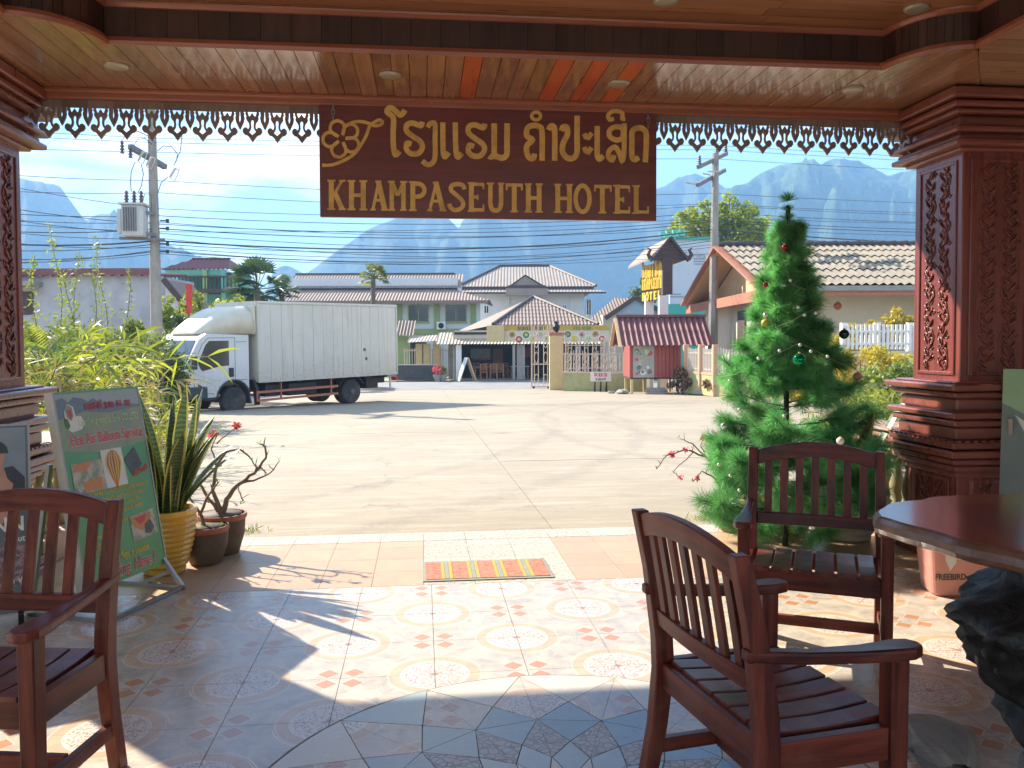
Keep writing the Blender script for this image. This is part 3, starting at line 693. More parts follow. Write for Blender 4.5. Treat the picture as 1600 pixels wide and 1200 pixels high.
# ---------------------------------------------------------------- the big hanging sign
# letter strokes, drawn on the sign face (left half / right half grids), as (points, width)
def gl(pts): return [((495+x/5.333), (155+y/5.333)) for x, y in pts]
def gr(pts): return [((765+x/5.926), (155+y/5.926)) for x, y in pts]
LAO = [   # each glyph: list of (points in photo pixels, width px)
 [(gl([(735, 92), (715, 122), (690, 130), (650, 92), (612, 72), (585, 105), (628, 142), (640, 180), (636, 300), (640, 400), (655, 462), (690, 435)]), 8.2)],
 [(gl([(880, 190), (865, 222), (800, 200), (752, 215), (748, 265), (800, 310), (860, 350), (880, 400), (850, 450), (790, 455), (748, 420), (752, 370), (790, 375)]), 8.0)],
 [(gl([(925, 235), (945, 205), (985, 210), (985, 330), (985, 480), (960, 535), (920, 545), (880, 515)]), 7.5)],
 [(gl([(1050, 195), (1050, 330), (1054, 450), (1070, 480), (1100, 445)]), 8.0)],
 [(gl([(1154, 195), (1156, 330), (1162, 455), (1180, 482), (1208, 450)]), 8.0)],
 [(gl([(1400, 205), (1385, 240), (1320, 215), (1270, 228), (1264, 280), (1320, 330), (1380, 372), (1398, 420), (1365, 470), (1305, 475), (1262, 435), (1272, 385), (1310, 395)]), 8.0)],
 [(gr([(42, 225), (42, 350), (42, 470), (40, 510), (15, 535), (-5, 525)]), 8.6), (gr([(40, 525), (75, 535), (120, 545), (158, 510), (160, 400), (162, 225)]), 8.6)],
 [(gr([(415, 505), (405, 545), (370, 545), (345, 500), (345, 430), (395, 380), (345, 340), (350, 270), (400, 245), (460, 255), (485, 310), (485, 570)]), 8.4)],
 [(gr([(430+42*math.cos(a*.524), 157+36*math.sin(a*.524)) for a in range(13)]), 5.0)],
 [(gr([(545, 285), (565, 250), (595, 260), (602, 320), (602, 570)]), 8.4)],
 [(gr([(665, 295), (680, 260), (715, 265), (718, 330), (680, 410), (675, 490), (720, 545), (775, 545), (808, 490), (808, 350), (810, 155)]), 8.6)],
 [(gr([(875, 320), (890, 350), (915, 355), (945, 315)]), 7.5), (gr([(875, 445), (890, 480), (915, 490), (942, 450)]), 7.5)],
 [(gr([(995, 250), (995, 400), (996, 520), (1018, 555), (1052, 525)]), 8.4)],
 [(gr([(1255, 185), (1225, 180), (1230, 135), (1190, 112), (1130, 118), (1095, 155), (1112, 190), (1150, 180)]), 6.2)],
 [(gr([(1235, 310), (1225, 360), (1170, 380), (1112, 345), (1110, 290), (1160, 258), (1215, 262), (1245, 300), (1245, 225)]), 7.6), (gr([(1245, 300), (1245, 430), (1240, 520), (1225, 570), (1200, 500), (1160, 445), (1105, 480), (1100, 540), (1135, 565), (1150, 520)]), 7.6)],
 [(gr([(1380, 540), (1345, 560), (1318, 530), (1316, 400), (1320, 300), (1370, 268), (1425, 280), (1450, 340), (1440, 585)]), 8.4)],
]
EMBLEM = []
for k in range(5):
    a = math.radians(-112+72*k); cx, cy = 208, 330; ax = Vector((math.cos(a), math.sin(a))); ay = Vector((-ax.y, ax.x))
    EMBLEM.append((gl([tuple(Vector((cx, cy))+ax*q+ay*w) for q, w in ((25, -18), (70, -52), (115, -58), (150, -28), (155, 0), (150, 28), (115, 58), (70, 52), (25, 18))]), 4.6))
EMBLEM += [(gl([(45, 552), (130, 548), (220, 515), (310, 460), (370, 380), (415, 300), (440, 225)]), 4.6), (gl([(245, 225), (300, 195), (370, 188), (440, 205), (480, 222), (530, 215), (548, 190), (520, 175), (480, 195), (440, 222)]), 4.6)]
W_ = 46     # letter stroke width in the left grid units
def serif_letters():
    # cap height 700..915 on the left grid, baseline falls to the right; x positions in left-grid units
    out = []
    def y(x, t): return (674+(x-100)*.0178) + t*(247-(x-100)*.0048)
    def st(x, t0=0, t1=1, w=40): return (gl([(x, y(x, t0)), (x, y(x, t1))]), w/5.333)
    def sf(x, t, w=86): return (gl([(x-w/2, y(x, t)), (x+w/2, y(x, t))]), 2.6)
    def ln(pts, w=30): return (gl([(x, y(x, t)) for x, t in pts]), w/5.333)
    out.append([st(122), sf(122, .02, 66), sf(122, .98, 66), ln([(212, .02), (135, .55)], 22), ln([(150, .42), (212, .97)], 40), sf(212, .02, 56), sf(212, .98, 60)])
    out.append([st(290), st(388), sf(290, .02, 66), sf(290, .98, 66), sf(388, .02, 66), sf(388, .98, 66), ln([(290, .5), (388, .5)], 28)])
    def A(x0, w=144): return [ln([(x0+.14*w, .97), (x0+.48*w, .03)], 24), ln([(x0+.46*w, .03), (x0+.82*w, .97)], 42), ln([(x0+.26*w, .66), (x0+.70*w, .66)], 22), sf(x0+.15*w, .98, 46), sf(x0+.82*w, .98, 60), sf(x0+.45*w, .02, 50)]
    out.append(A(448))
    out.append([st(625, w=36), st(722, w=36), ln([(625, .05), (675, .48)], 34), ln([(722, .05), (675, .48)], 26), sf(622, .02, 58), sf(725, .02, 58), sf(625, .98, 56), sf(722, .98, 56)])
    out.append([st(800), sf(800, .02, 62), sf(800, .98, 66), ln([(800, .08), (860, .08), (892, .2), (895, .36), (862, .5), (800, .52)], 34)])
    out.append(A(918, 162))
    out.append([ln([(1232, .24), (1215, .1), (1170, .06), (1125, .12), (1118, .27), (1160, .43), (1205, .6), (1220, .76), (1200, .9), (1150, .96), (1112, .86), (1104, .74)], 34)])
    out.append([st(1288), sf(1288, .02, 60), sf(1288, .98, 60), ln([(1288, .06), (1392, .06)], 26), ln([(1388, .02), (1388, .22)], 14), ln([(1288, .5), (1340, .5)], 24), ln([(1340, .42), (1340, .6)], 14), ln([(1288, .94), (1392, .94)], 26), ln([(1388, .76), (1388, .98)], 14)])
    out.append([ln([(1446, .02), (1446, .4), (1447, .74), (1460, .90), (1490, .955), (1520, .90), (1534, .74), (1535, .4), (1535, .02)], 36), sf(1446, .02, 60), sf(1535, .02, 54)])
    out.append([st(1645), ln([(1578, .06), (1712, .06)], 26), ln([(1582, .02), (1582, .24)], 14), ln([(1708, .02), (1708, .24)], 14), sf(1645, .98, 66)])
    out.append([st(1762), st(1852), sf(1762, .02, 58), sf(1762, .98, 62), sf(1852, .02, 58), sf(1852, .98, 62), ln([(1762, .5), (1852, .5)], 28)])
    out.append([st(2007), st(2104), sf(2007, .02, 58), sf(2007, .98, 64), sf(2104, .02, 58), sf(2104, .98, 62), ln([(2007, .5), (2104, .5)], 28)])
    out.append([ln([(2214+58*math.cos(a), .5+.46*math.sin(a)) for a in [i*2*math.pi/16 for i in range(17)]], 36)])
    out.append([st(2378), ln([(2313, .06), (2452, .06)], 26), ln([(2317, .02), (2317, .24)], 14), ln([(2448, .02), (2448, .24)], 14), sf(2378, .98, 66)])
    out.append([st(2504), sf(2500, .02, 62), sf(2500, .98, 62), ln([(2504, .06), (2606, .06)], 26), ln([(2602, .02), (2602, .24)], 14), ln([(2504, .5), (2552, .5)], 24), ln([(2552, .42), (2552, .6)], 14), ln([(2504, .94), (2606, .94)], 26), ln([(2602, .76), (2602, .98)], 14)])
    out.append([st(2660), sf(2660, .02, 62), sf(2654, .98, 62), ln([(2660, .94), (2763, .94)], 26), ln([(2759, .74), (2759, .98)], 14)])
    return out
YS = 5.31
so = onY(498, 340, YS); so.y = 0
SX0, SX1 = onY(499, 250, YS).x, onY(1026, 250, YS).x
SZ0 = .5*(onY(500, 339, YS).z + onY(1025, 345, YS).z); SZ1 = ZS-.05
sg = thing('hotel_sign', 'big dark red carved wooden hotel sign with gold lettering, hung under the porch edge', 'sign', ((SX0+SX1)/2, YS, SZ0))
sx = (SX0+SX1)/2
bd = MB(); bd.box(SX0-sx, SX1-sx, .0, .035, 0, SZ1-SZ0); bd.build('sign_board', m_signwood, sg, bevel=.004)
def on_sign(u, v):
    p = onY(u, v, YS); return (p.x-sx, p.z-SZ0)
pxm = YS*.994/FPX*1.02
def sign_glyph(strokes, name, smooth=True):
    mb = MB()
    for q, (pts, w) in enumerate(strokes):
        if len(pts) > 4 and smooth: pts = smooth_line(pts)
        mb.strip([on_sign(*p) for p in pts], w*pxm, (0, 0, 0), X3, Z3, Vector((0, -1, 0)), -.002, .006+.0004*q, ramp=.0012)
    return mb.build(name, m_gold, sg, fix=True)
for gi, gph in enumerate(LAO):
    for part in ([gph] if gi != 10+1 else [[q] for q in gph]): sign_glyph(part, 'lao_letter')
for gph in serif_letters(): sign_glyph(gph, 'letter')
sign_glyph(EMBLEM, 'flower_emblem')
for u in (521, 1012):
    p = onY(u, 170, YS); ch = MB()
    for i in range(3):
        ax = Vector((1, 0, 0)) if i % 2 else Vector((.3, 1, 0)).normalized()
        ch.tube([Vector((p.x-sx, -.012, ZS-.03-SZ0-.045-i*.03)) + ax*(.010*math.cos(a)) + Vector((0, 0, .02*math.sin(a))) for a in [j*math.pi/4 for j in range(9)]], .0028, 5)
    ch.build('chain', m_steel, sg)

# generic re-use of those strokes for the same words elsewhere
def norm_glyph(strokes, h0, h1):
    xs = [p[0] for s_, w in strokes for p in s_]; x0, x1 = min(xs), max(xs)
    return [([((x-x0)/(h1-h0), (h1-y)/(h1-h0)) for x, y in s_], w/(h1-h0)) for s_, w in strokes], (x1-x0)/(h1-h0)
LAO_N = [norm_glyph(g_, 190, 250) for g_ in LAO]
LAT_N = [norm_glyph(g_, 283, 330) for g_ in serif_letters()]
def lao_line(name, idx, size, mat, parent, M, wk=1.0, depth=.002, glyphs=None, gap=.22):
    mb = MB(); x = 0; q = 0
    for i in idx:
        if i is None: x += .5; continue
        gph, w = (glyphs or LAO_N)[i]
        for s_, sw in gph:
            mb.strip([((a+x)*size, b*size) for a, b in s_], sw*size*wk, (0, 0, 0), X3, Y3, Z3, 0, depth+.00015*(q % 7)); q += 1
        x += w+gap
    W = x*size
    mb.v = [(a-W/2, b-size/2, c) for a, b, c in mb.v]
    o = mb.build(name, mat, parent, fix=True); o.matrix_local = M; return o, W

# ---------------------------------------------------------------- chairs
def make_chair():
    t = thing('wooden_armchair', 'x', 'chair')
    W, BW = .29, .285
    seat_z = .43
    def leg_mb(pts, w, d):
        mb = MB()
        for a, b in zip(pts, pts[1:]): pass
        vs = []; n = len(pts)
        for x, y, z, ww, dd in pts: vs += [(x-ww/2, y-dd/2, z), (x+ww/2, y-dd/2, z), (x+ww/2, y+dd/2, z), (x-ww/2, y+dd/2, z)]
        fs = [(3, 2, 1, 0), tuple(4*(n-1)+j for j in range(4))] + [(4*i+j, 4*i+(j+1) % 4, 4*i+4+(j+1) % 4, 4*i+4+j) for i in range(n-1) for j in range(4)]
        return mb.add(vs, fs)
    for s_ in (-1, 1):
        leg_mb([(s_*BW, -.30, 0, .042, .05), (s_*BW, -.255, .22, .044, .055), (s_*BW, -.235, .40, .046, .062), (s_*BW, -.24, .50, .046, .06), (s_*BW, -.272, .72, .044, .052), (s_*BW, -.315, .905, .042, .044)], 0, 0).build('back_leg', m_chair, t, bevel=.005)
        leg_mb([(s_*W, .14, 0, .046, .05), (s_*W, .14, .615, .05, .058)], 0, 0).build('front_leg', m_chair, t, bevel=.005)
        MB().beam((s_*.287, -.205, .385), (s_*.29, .115, .385), .03, .085).build('side_rail', m_chair_y, t, bevel=.003)
        MB().beam((s_*.287, -.245, .155), (s_*.29, .12, .155), .026, .045).build('stretcher', m_chair_y, t, bevel=.003)
        arm = [(-.02, -.30), (.018, -.30), (.022, -.13), (.03, .02), (.042, .11), (.045, .17), (.03, .205), (0, .215), (-.03, .20), (-.04, .16), (-.03, .05), (-.022, -.11)]
        a = MB(); ln = len(arm)
        def az(y): return .628 + .022*((y-.3)/.6)**2*1.2 - .010*math.sin((y+.3)*5) + (.018 if y < -.05 else 0)*0
        top = [(s_*(W+x), y, az(y)+.016) for x, y in arm]; bot = [(s_*(W+x), y, az(y)-.016) for x, y in arm]
        a.add(bot+top, [tuple(range(ln-1, -1, -1)), tuple(range(ln, 2*ln))]+[(i, (i+1) % ln, ln+(i+1) % ln, ln+i) for i in range(ln)])
        a.build('armrest', m_chair_y, t, bevel=.008, fix=True)
    MB().beam((-.265, .135, .385), (.265, .135, .385), .03, .085).build('front_rail', m_chair_h, t, bevel=.003)
    MB().beam((-.262, -.235, .385), (.262, -.235, .385), .03, .08).build('rear_rail', m_chair_h, t, bevel=.003)
    MB().beam((-.27, -.04, .155), (.27, -.04, .155), .026, .045).build('stretcher', m_chair_h, t, bevel=.003)
    for i in range(6):
        x = -.225+i*.09; w = .078
        if i in (0, 5): w = .07; x += .006 if i == 0 else -.006
        mb = MB(); ys = [-.225, -.14, -.04, .06, .155]; zz = [.428, .421, .419, .423, .432]
        vs = []
        for y, z in zip(ys, zz): vs += [(x-w/2, y, z-.012), (x+w/2, y, z-.012), (x+w/2, y, z+.008), (x-w/2, y, z+.008)]
        n = len(ys)
        mb.add(vs, [(3, 2, 1, 0), tuple(4*(n-1)+j for j in range(4))]+[(4*k+j, 4*k+(j+1) % 4, 4*k+4+(j+1) % 4, 4*k+4+j) for k in range(n-1) for j in range(4)])
        mb.build('seat_slat', m_chair_x, t, bevel=.003, fix=True)
    # raked backrest: lower rail, seven slats, arched top rail
    def bp(x, z): return (x, -.245-.12*max(0, (z-.50))**1.15*1.6, z)
    def rail(zs, th, name):
        mb = MB(); n = 16; vs = []
        for i in range(n+1):
            x = -.262+.524*i/n; lo, hi = zs(x/.262)
            for z, dy in ((lo, -th/2), (lo, th/2), (hi, th/2), (hi, -th/2)):
                p = bp(x, z); vs.append((p[0], p[1]+dy - .012*(1-(x/.262)**2), z))
        fs = [(3, 2, 1, 0), tuple(4*n+j for j in range(4))]+[(4*i+j, 4*i+(j+1) % 4, 4*i+4+(j+1) % 4, 4*i+4+j) for i in range(n) for j in range(4)]
        mb.add(vs, fs); mb.build(name, m_chair_h, t, bevel=.004, fix=True)
    rail(lambda s_: (.825+.042*(1-s_*s_), .895+.042*(1-s_*s_)), .03, 'top_rail')
    rail(lambda s_: (.545, .60), .028, 'lower_rail')
    for i in range(7):
        x = -.213+i*.071; zt = .835+.042*(1-(x/.262)**2); mb = MB(); vs = []
        zz = [.59, .68, .76, zt]
        for z in zz:
            p = bp(x, z); dy = -.012*(1-(x/.262)**2)
            vs += [(x-.0175, p[1]+dy-.007, z), (x+.0175, p[1]+dy-.007, z), (x+.0175, p[1]+dy+.007, z), (x-.0175, p[1]+dy+.007, z)]
        mb.add(vs, [(3, 2, 1, 0), (12, 13, 14, 15)]+[(4*k+j, 4*k+(j+1) % 4, 4*k+4+(j+1) % 4, 4*k+4+j) for k in range(3) for j in range(4)])
        mb.build('back_slat', m_chair, t, bevel=.002, fix=True)
    return t
def camxz(x, z):    # ground point from camera right / forward metres
    return Vector((x*math.cos(YAW)+z*math.sin(YAW), -x*math.sin(YAW)+z*math.cos(YAW), 0))
chair = make_chair()
GRP = 'dark wooden armchairs on the porch'
def set_chair(o, pa, pb, label):      # pa, pb: sitter-left and sitter-right back posts
    a, b = camxz(*pa), camxz(*pb); c = (a+b)/2; d = (b-a).normalized()     # local x points to the sitter's right
    ang = math.atan2(d.y, d.x); f = Vector((-d.y, d.x, 0))
    o.location = c + f*.30; o.rotation_euler = (0, 0, ang); tag(o, label, 'chair', GRP)
c2 = copy_tree(chair); c3 = copy_tree(chair)
set_chair(chair, (-1.325, 2.74), (-1.89, 2.78), 'dark wooden armchair at the left edge of the porch, in front of the balloon board')
set_chair(c2, (.41, 2.56), (.565, 2.02), 'nearest dark wooden armchair, seen from behind with its arms reaching right')
set_chair(c3, (1.70, 3.86), (1.195, 4.05), 'dark wooden armchair between the christmas tree and the thick slab table')

# ---------------------------------------------------------------- slab table on a root
def table_wood():
    t = NT('slab_wood'); v = t.coord('Object', (1.0, .35, 1.0)); w = t.noise(v, 2.2, 5, .6, 1.5)
    wv = t.new('TexWave', wave_type='RINGS'); wv.inputs['Scale'].default_value = 3.2; wv.inputs['Distortion'].default_value = 9; wv.inputs['Detail'].default_value = 3; t.l.new(v, wv.inputs['Vector'])
    c = t.mix(wv.outputs['Fac'], (.17, .035, .02), (.30, .085, .045)); c = t.mix(t.ramp(w, .5, .75), c, (.10, .025, .018))
    t.put(t.b.inputs['Base Color'], c); t.put(t.b.inputs['Roughness'], t.math('ADD', t.math('MULTIPLY', w, .22), .08)); t.b.inputs['Coat Weight'].default_value = .4; t.b.inputs['Coat Roughness'].default_value = .14
    t.bump(w, .05, .004); return t.mat
m_slab = table_wood()
m_slabedge = wood('slab_edge_wood', (.24, .12, .065), (.13, .05, .03), .35, 1, 2, .3, .3)
tb = thing('slab_table', 'polished thick red wooden slab table on a black tree root at the right', 'table', (2.35, 2.45, 0))
edge = [(1.615, 2.80), (1.645, 2.68), (1.665, 2.55), (1.705, 2.42), (1.755, 2.24), (1.83, 1.98), (1.90, 1.70), (2.1, 1.48), (2.6, 1.40), (3.0, 1.45), (3.35, 1.7), (3.45, 2.2), (3.35, 2.75), (3.05, 3.05), (2.6, 3.14), (2.25, 3.16), (2.05, 3.15), (1.92, 3.08), (1.80, 3.03), (1.69, 2.92)]
fine = []
edge = smooth_line(edge+edge[:1], 2)[:-1]
for i, p in enumerate(edge):
    q = edge[(i+1) % len(edge)]
    for k in range(3):
        a = Vector(p).lerp(Vector(q), k/3); fine.append((a.x-2.35+noise.noise((a.x*6, a.y*6, 1))*.022, a.y-2.45+noise.noise((a.x*6, a.y*6, 7))*.022))
mb = MB(); n = len(fine); ringz = [(.008, .728), (-.006, .735), (-.012, .752), (-.008, .775), (.0, .789), (.012, .796)]
vs = []
for off, z in ringz:
    for i, p in enumerate(fine):
        L = Vector(p).length; k = 1-off/L; w = .006*noise.noise((p[0]*9, p[1]*9, z*14))
        vs.append((p[0]*k*(1+w), p[1]*k*(1+w), z))
fs = [(i*n+j, i*n+(j+1) % n, (i+1)*n+(j+1) % n, (i+1)*n+j) for i in range(len(ringz)-1) for j in range(n)]
nf = len(fs)
mb.add(vs, fs, 1); mb.add(vs[:n], [tuple(range(n-1, -1, -1))], 1); mb.add(vs[-n:], [tuple(range(n))], 0)
mb.build('table_top', [m_slab, m_slabedge], tb)
def root_mat():
    t = NT('black_root_wood'); v = t.coord('Object', (1, 1, .35)); f = t.noise(v, 7, 8, .65, 1.2); g2 = t.noise(t.coord('Object'), 2.5, 4)
    c = t.mix(t.ramp(f, .35, .7), (.010, .009, .008), (.05, .046, .04)); c = t.mix(t.math('MULTIPLY', t.ramp(g2, .58, .75), .6), c, (.20, .17, .135))
    t.put(t.b.inputs['Base Color'], c); t.b.inputs['Roughness'].default_value = .45; t.bump(f, .7, .03); return t.mat
m_root = root_mat()
m_drift = wood('pale_driftwood', (.24, .215, .175), (.09, .08, .065), .8, 1, 2, .6, 0)
def root_lump(zs, name, seed, mat, c=(0, 0), nz=44, na=110, amp=.22):
    mb = MB(); vs = []
    for i in range(nz+1):
        t_ = i/nz; z = zs[0][0]+(zs[-1][0]-zs[0][0])*t_
        for (z0, r0, x0, y0), (z1, r1, x1, y1) in zip(zs, zs[1:]):
            if z0 <= z <= z1+1e-6:
                f = (z-z0)/(z1-z0); f = f*f*(3-2*f); r = r0+(r1-r0)*f; ox = x0+(x1-x0)*f; oy = y0+(y1-y0)*f; break
        for j in range(na):
            a = 2*math.pi*j/na; d = Vector((math.cos(a), math.sin(a), z*.8))
            q = noise.fractal(d*1.9+Vector((seed, 0, z*1.2)), .7, 2.1, 6)*amp*1.2 + (abs(noise.noise(d*4.2+Vector((0, seed, z*1.1))))-.25)*amp*1.8 + (abs(noise.noise(d*9+Vector((3, seed, z*2))))-.25)*amp*.6
            rr = max(.05, r*(1+q)+.25*r*noise.noise(d*1.3+Vector((seed*2, 3, z))))
            vs.append((c[0]+ox+rr*math.cos(a), c[1]+oy+rr*math.sin(a), z+.02*noise.noise(d*4)))
    fs = [(i*na+j, i*na+(j+1) % na, (i+1)*na+(j+1) % na, (i+1)*na+j) for i in range(nz) for j in range(na)]
    mb.add(vs, fs+[tuple(range(na-1, -1, -1)), tuple(nz*na+j for j in range(na))]); return mb.build(name, mat, tb, smooth=True)
root_lump([(0.0, .40, .0, -.25), (.10, .34, -.06, -.18), (.22, .34, -.05, -.05), (.36, .40, -.10, .0), (.50, .50, -.05, .0), (.62, .40, .06, .02), (.74, .32, .10, .05)], 'root_base', 3.3, m_root)
fo = MB()
for dx, dy, L, w in ((-.62, .30, .30, .16), (-.40, .06, .22, .12)):
    vs = []; n = 12
    pts = []
    for i in range(n+1):
        t_ = i/n; r = w*math.sin(math.pi*min(.97, .06+t_*.9))**.6
        pts.append((r, t_))
    for i, (r, t_) in enumerate(pts):
        for j in range(14):
            a = 2*math.pi*j/14; q = 1+.5*noise.noise((math.cos(a)*2.5, math.sin(a)*2.5, t_*2+dx))+.2*noise.noise((math.cos(a)*7, math.sin(a)*7, t_*2))
            vs.append((dx+r*q*math.cos(a)*.8+.10*t_, dy-L/2+L*1.25*t_-.1, .022+max(-.022, r*q*math.sin(a)*.30)))
    fo.add(vs, [(i*14+j, i*14+(j+1) % 14, (i+1)*14+(j+1) % 14, (i+1)*14+j) for i in range(n) for j in range(14)])
fo.build('root_foot', m_drift, tb, smooth=False, fix=True)

# ---------------------------------------------------------------- pink bin
m_pink = M_('salmon_plastic', (.62, .27, .21), (.55, .23, .17), .45, 5, dirt=(.3, .16, .12), dirt_amt=.2)
bn = thing('waste_bin', 'salmon pink plastic bin behind the slab table with a dark printed word', 'bin', (2.98, 4.38, 0), math.radians(-14))
def rrect(w, d, r, n=5):
    out = []
    for cx, cy, a0 in ((w-r, d-r, 0), (-w+r, d-r, 90), (-w+r, -d+r, 180), (w-r, -d+r, 270)):
        for i in range(n+1): a = math.radians(a0+90*i/n); out.append((cx+r*math.cos(a), cy+r*math.sin(a)))
    return out
mb = MB(); vs = []; prof = [(0, .13, .11), (.015, .14, .12), (.40, .175, .155), (.405, .187, .167), (.43, .187, .167), (.43, .168, .148), (.05, .135, .115)]
n = len(rrect(.1, .1, .03))
for z, w, d in prof: vs += [(x, y, z) for x, y in rrect(w, d, .045)]
mb.add(vs, [(i*n+j, i*n+(j+1) % n, (i+1)*n+(j+1) % n, (i+1)*n+j) for i in range(len(prof)-1) for j in range(n)]+[tuple(range(n-1, -1, -1)), tuple((len(prof)-1)*n+j for j in range(n))])
mb.build('bin_body', m_pink, bn, smooth=False)
tilt = math.atan2(.035, .385)
Mb = Matrix.Translation((-.045, -.1345, .125)) @ Matrix.Rotation(math.pi/2+tilt*0-.09, 4, 'X')
m_print = M_('dark_print', (.03, .06, .04), None, .5, 20); m_lightprint = M_('pale_print', (.68, .66, .58), None, .5, 20); m_leafprint = M_('green_print', (.06, .22, .07), None, .5, 20)
text_mesh('printed_word', 'FREEBIRD', .048, m_print, bn, Matrix.Translation((-.055, -.1305, .115)) @ Matrix.Rotation(math.radians(95.2), 4, 'X') @ Matrix.Rotation(.05, 4, 'Z'), bold=.0012, xs=.8)
birdm = MB(); birdm.prism([(0, 0), (.012, .02), (.03, .05), (.028, .085), (.01, .12), (-.012, .125), (-.03, .10), (-.026, .06), (-.012, .03)], (0, 0, 0), X3, Y3, Z3, 0, .001)
o = birdm.build('printed_shape', m_lightprint, bn); o.matrix_local = Matrix.Translation((-.06, -.1335, .15)) @ Matrix.Rotation(math.radians(95.2), 4, 'X')
birdm = MB(); birdm.prism([(0, 0), (.016, .01), (.02, .03), (.008, .035), (-.002, .02)], (0, 0, 0), X3, Y3, Z3, 0, .001)
o = birdm.build('printed_leaf', m_leafprint, bn); o.matrix_local = Matrix.Translation((-.035, -.143, .265)) @ Matrix.Rotation(math.radians(95.2), 4, 'X')

# ---------------------------------------------------------------- balloon signboard
m_bgreen = M_('printed_green', (.10, .33, .09), (.07, .25, .07), .35, 3, coat=.3)
m_bhill = M_('printed_field', (.30, .28, .14), (.16, .22, .09), .35, 9, coat=.3)
m_bsky = M_('printed_sky', (.38, .37, .30), (.25, .30, .30), .35, 4, coat=.3)
m_bmount = M_('printed_mountain', (.13, .16, .18), (.10, .13, .14), .35, 6, coat=.3)
m_pred = M_('printed_red', (.58, .035, .03), None, .35, 9); m_pwhite = M_('printed_white', (.72, .72, .66), None, .35, 9)
m_pyel = M_('printed_yellow', (.70, .52, .05), None, .35, 9); m_plgreen = M_('printed_light_green', (.45, .62, .30), None, .35, 9)
m_porange = M_('printed_orange', (.60, .24, .05), (.50, .18, .04), .35, 12); m_pdark = M_('printed_dark', (.04, .045, .05), (.10, .10, .10), .35, 25)
m_photo = M_('printed_photo', (.52, .46, .36), (.22, .26, .16), .35, 22, lo=.4, hi=.6)
m_frame = M_('aluminium_frame', (.33, .31, .28), (.26, .24, .22), .4, 9, metal=.5)
BE = Vector((.35, .94, 0)).normalized(); BN = Vector((BE.y, -BE.x, 0))
board = thing('balloon_signboard', 'green hot air balloon service board leaning on a metal stand', 'signboard', (-1.585, 4.70, 0), math.atan2(BE.y, BE.x))
lean = math.atan2(.17, .98)
BM = Matrix.Translation((0, .02, .155)) @ Matrix.Rotation(math.pi/2-lean, 4, 'X')      # local: x along board, y up the board, z towards the viewer
BW_, BH = .62, 1.02
def bpart(name, mb, mat): o = mb.build(name, mat, board, fix=True); o.matrix_local = BM; return o
b = MB(); b.box(-BW_/2, BW_/2, 0, BH, -.045, 0); bpart('panel', b, m_bgreen)
for x0, x1, y0, y1 in ((-BW_/2-.012, -BW_/2, -.012, BH+.012), (BW_/2, BW_/2+.012, -.012, BH+.012), (-BW_/2, BW_/2, -.012, 0), (-BW_/2, BW_/2, BH, BH+.012)):
    b = MB(); b.box(x0, x1, y0, y1, -.05, .003); bpart('frame_bar', b, m_frame if x1-x0 < .1 else m_bgreen)
def bpoly(name, pts, mat, d):
    b = MB(); b.prism([(x*BW_-BW_/2, BH*(1-y)) for x, y in pts], (0, 0, 0), X3, Y3, Z3, d-.0004, d); return bpart(name, b, mat)
bpoly('printed_sky', [(0, 0), (1, 0), (1, .13), (0, .13)], m_bsky, .0008)
bpoly('printed_mountain', [(0, .03), (.08, .02), (.14, .045), (.2, .02), (.3, .03), (.36, .05), (.42, .035), (.52, .06), (1, .09), (1, .16), (0, .16)], m_bmount, .0014)
bpoly('printed_field', [(0, .13), (.3, .10), (.6, .12), (1, .10), (1, .30), (.5, .33), (0, .29)], m_bhill, .002)
def btext(body, size, x, y, mat, bold=0, xs=1, shear=0, rot=0, align='CENTER', d=.003):
    return text_mesh('printed_line', body, size, mat, board, BM @ Matrix.Translation((x*BW_-BW_/2, BH*(1-y), d)) @ Matrix.Rotation(rot, 4, 'Z'), align, .0004, bold, xs*.77, shear)
lao_line('printed_lao_line', [7, 9, 14, 3, 1, 10, 0, 2, 12, 6, 15, None, 9, 5, 3, None, 7, 14], .036, m_pred, board, BM @ Matrix.Translation((.06, BH*(1-.075), .003)), .95, .0008)
btext('Lao flying media Sole CO.,LTD', .058, .58, .155, m_plgreen, .0006, .82)
btext('Hot Air Balloon Service', .085, .53, .245, m_pwhite, .0045, .86, d=.0025)
btext('Hot Air Balloon Service', .085, .53, .245, m_pred, .0016, .86, d=.0036)
for i, (s_, x) in enumerate((('We are the first and the only one hot air balloon operator in', .5), ('Laos who is authorized by department of civil aviation', .5), ('for seeing Vangvieng\'s panoramic scenery from', .48), ('the ground (According to the weather', .55))):
    btext(s_, .034, x, .535+i*.037, m_pyel, .0004, .82)
btext('Speak Chinese, English', .034, .45, .70, m_pyel, .0004, .82)
for i, s_ in enumerate(('Fly 40 minutes', 'free pick up', 'Flight and drop')): btext(s_, .036, .22, .755+i*.036, m_pyel, .0004, .85)
btext('Today flight is available', .055, .55, .885, m_pyel, .0006, .82)
btext('Booking  Here !', .092, .52, .955, m_pwhite, .0045, .95, .2, d=.0025)
btext('Booking  Here !', .092, .52, .955, m_pred, .0014, .95, .2, d=.0036)
btext('40 People', .05, .87, .46, m_pred, .0012, .8, 0, .28)
bpoly('printed_photo', [(.05, .36), (.42, .355), (.42, .52), (.05, .52)], m_photo, .0026)
bpoly('printed_basket', [(.16, .46), (.38, .45), (.37, .51), (.17, .515)], m_porange, .0032)
bpoly('printed_canopy', [(.06, .365), (.30, .36), (.20, .41), (.09, .40)], m_porange, .0032)
bpoly('printed_picture', [(.40, .315), (.66, .315), (.68, .52), (.42, .52)], m_pwhite, .0030)
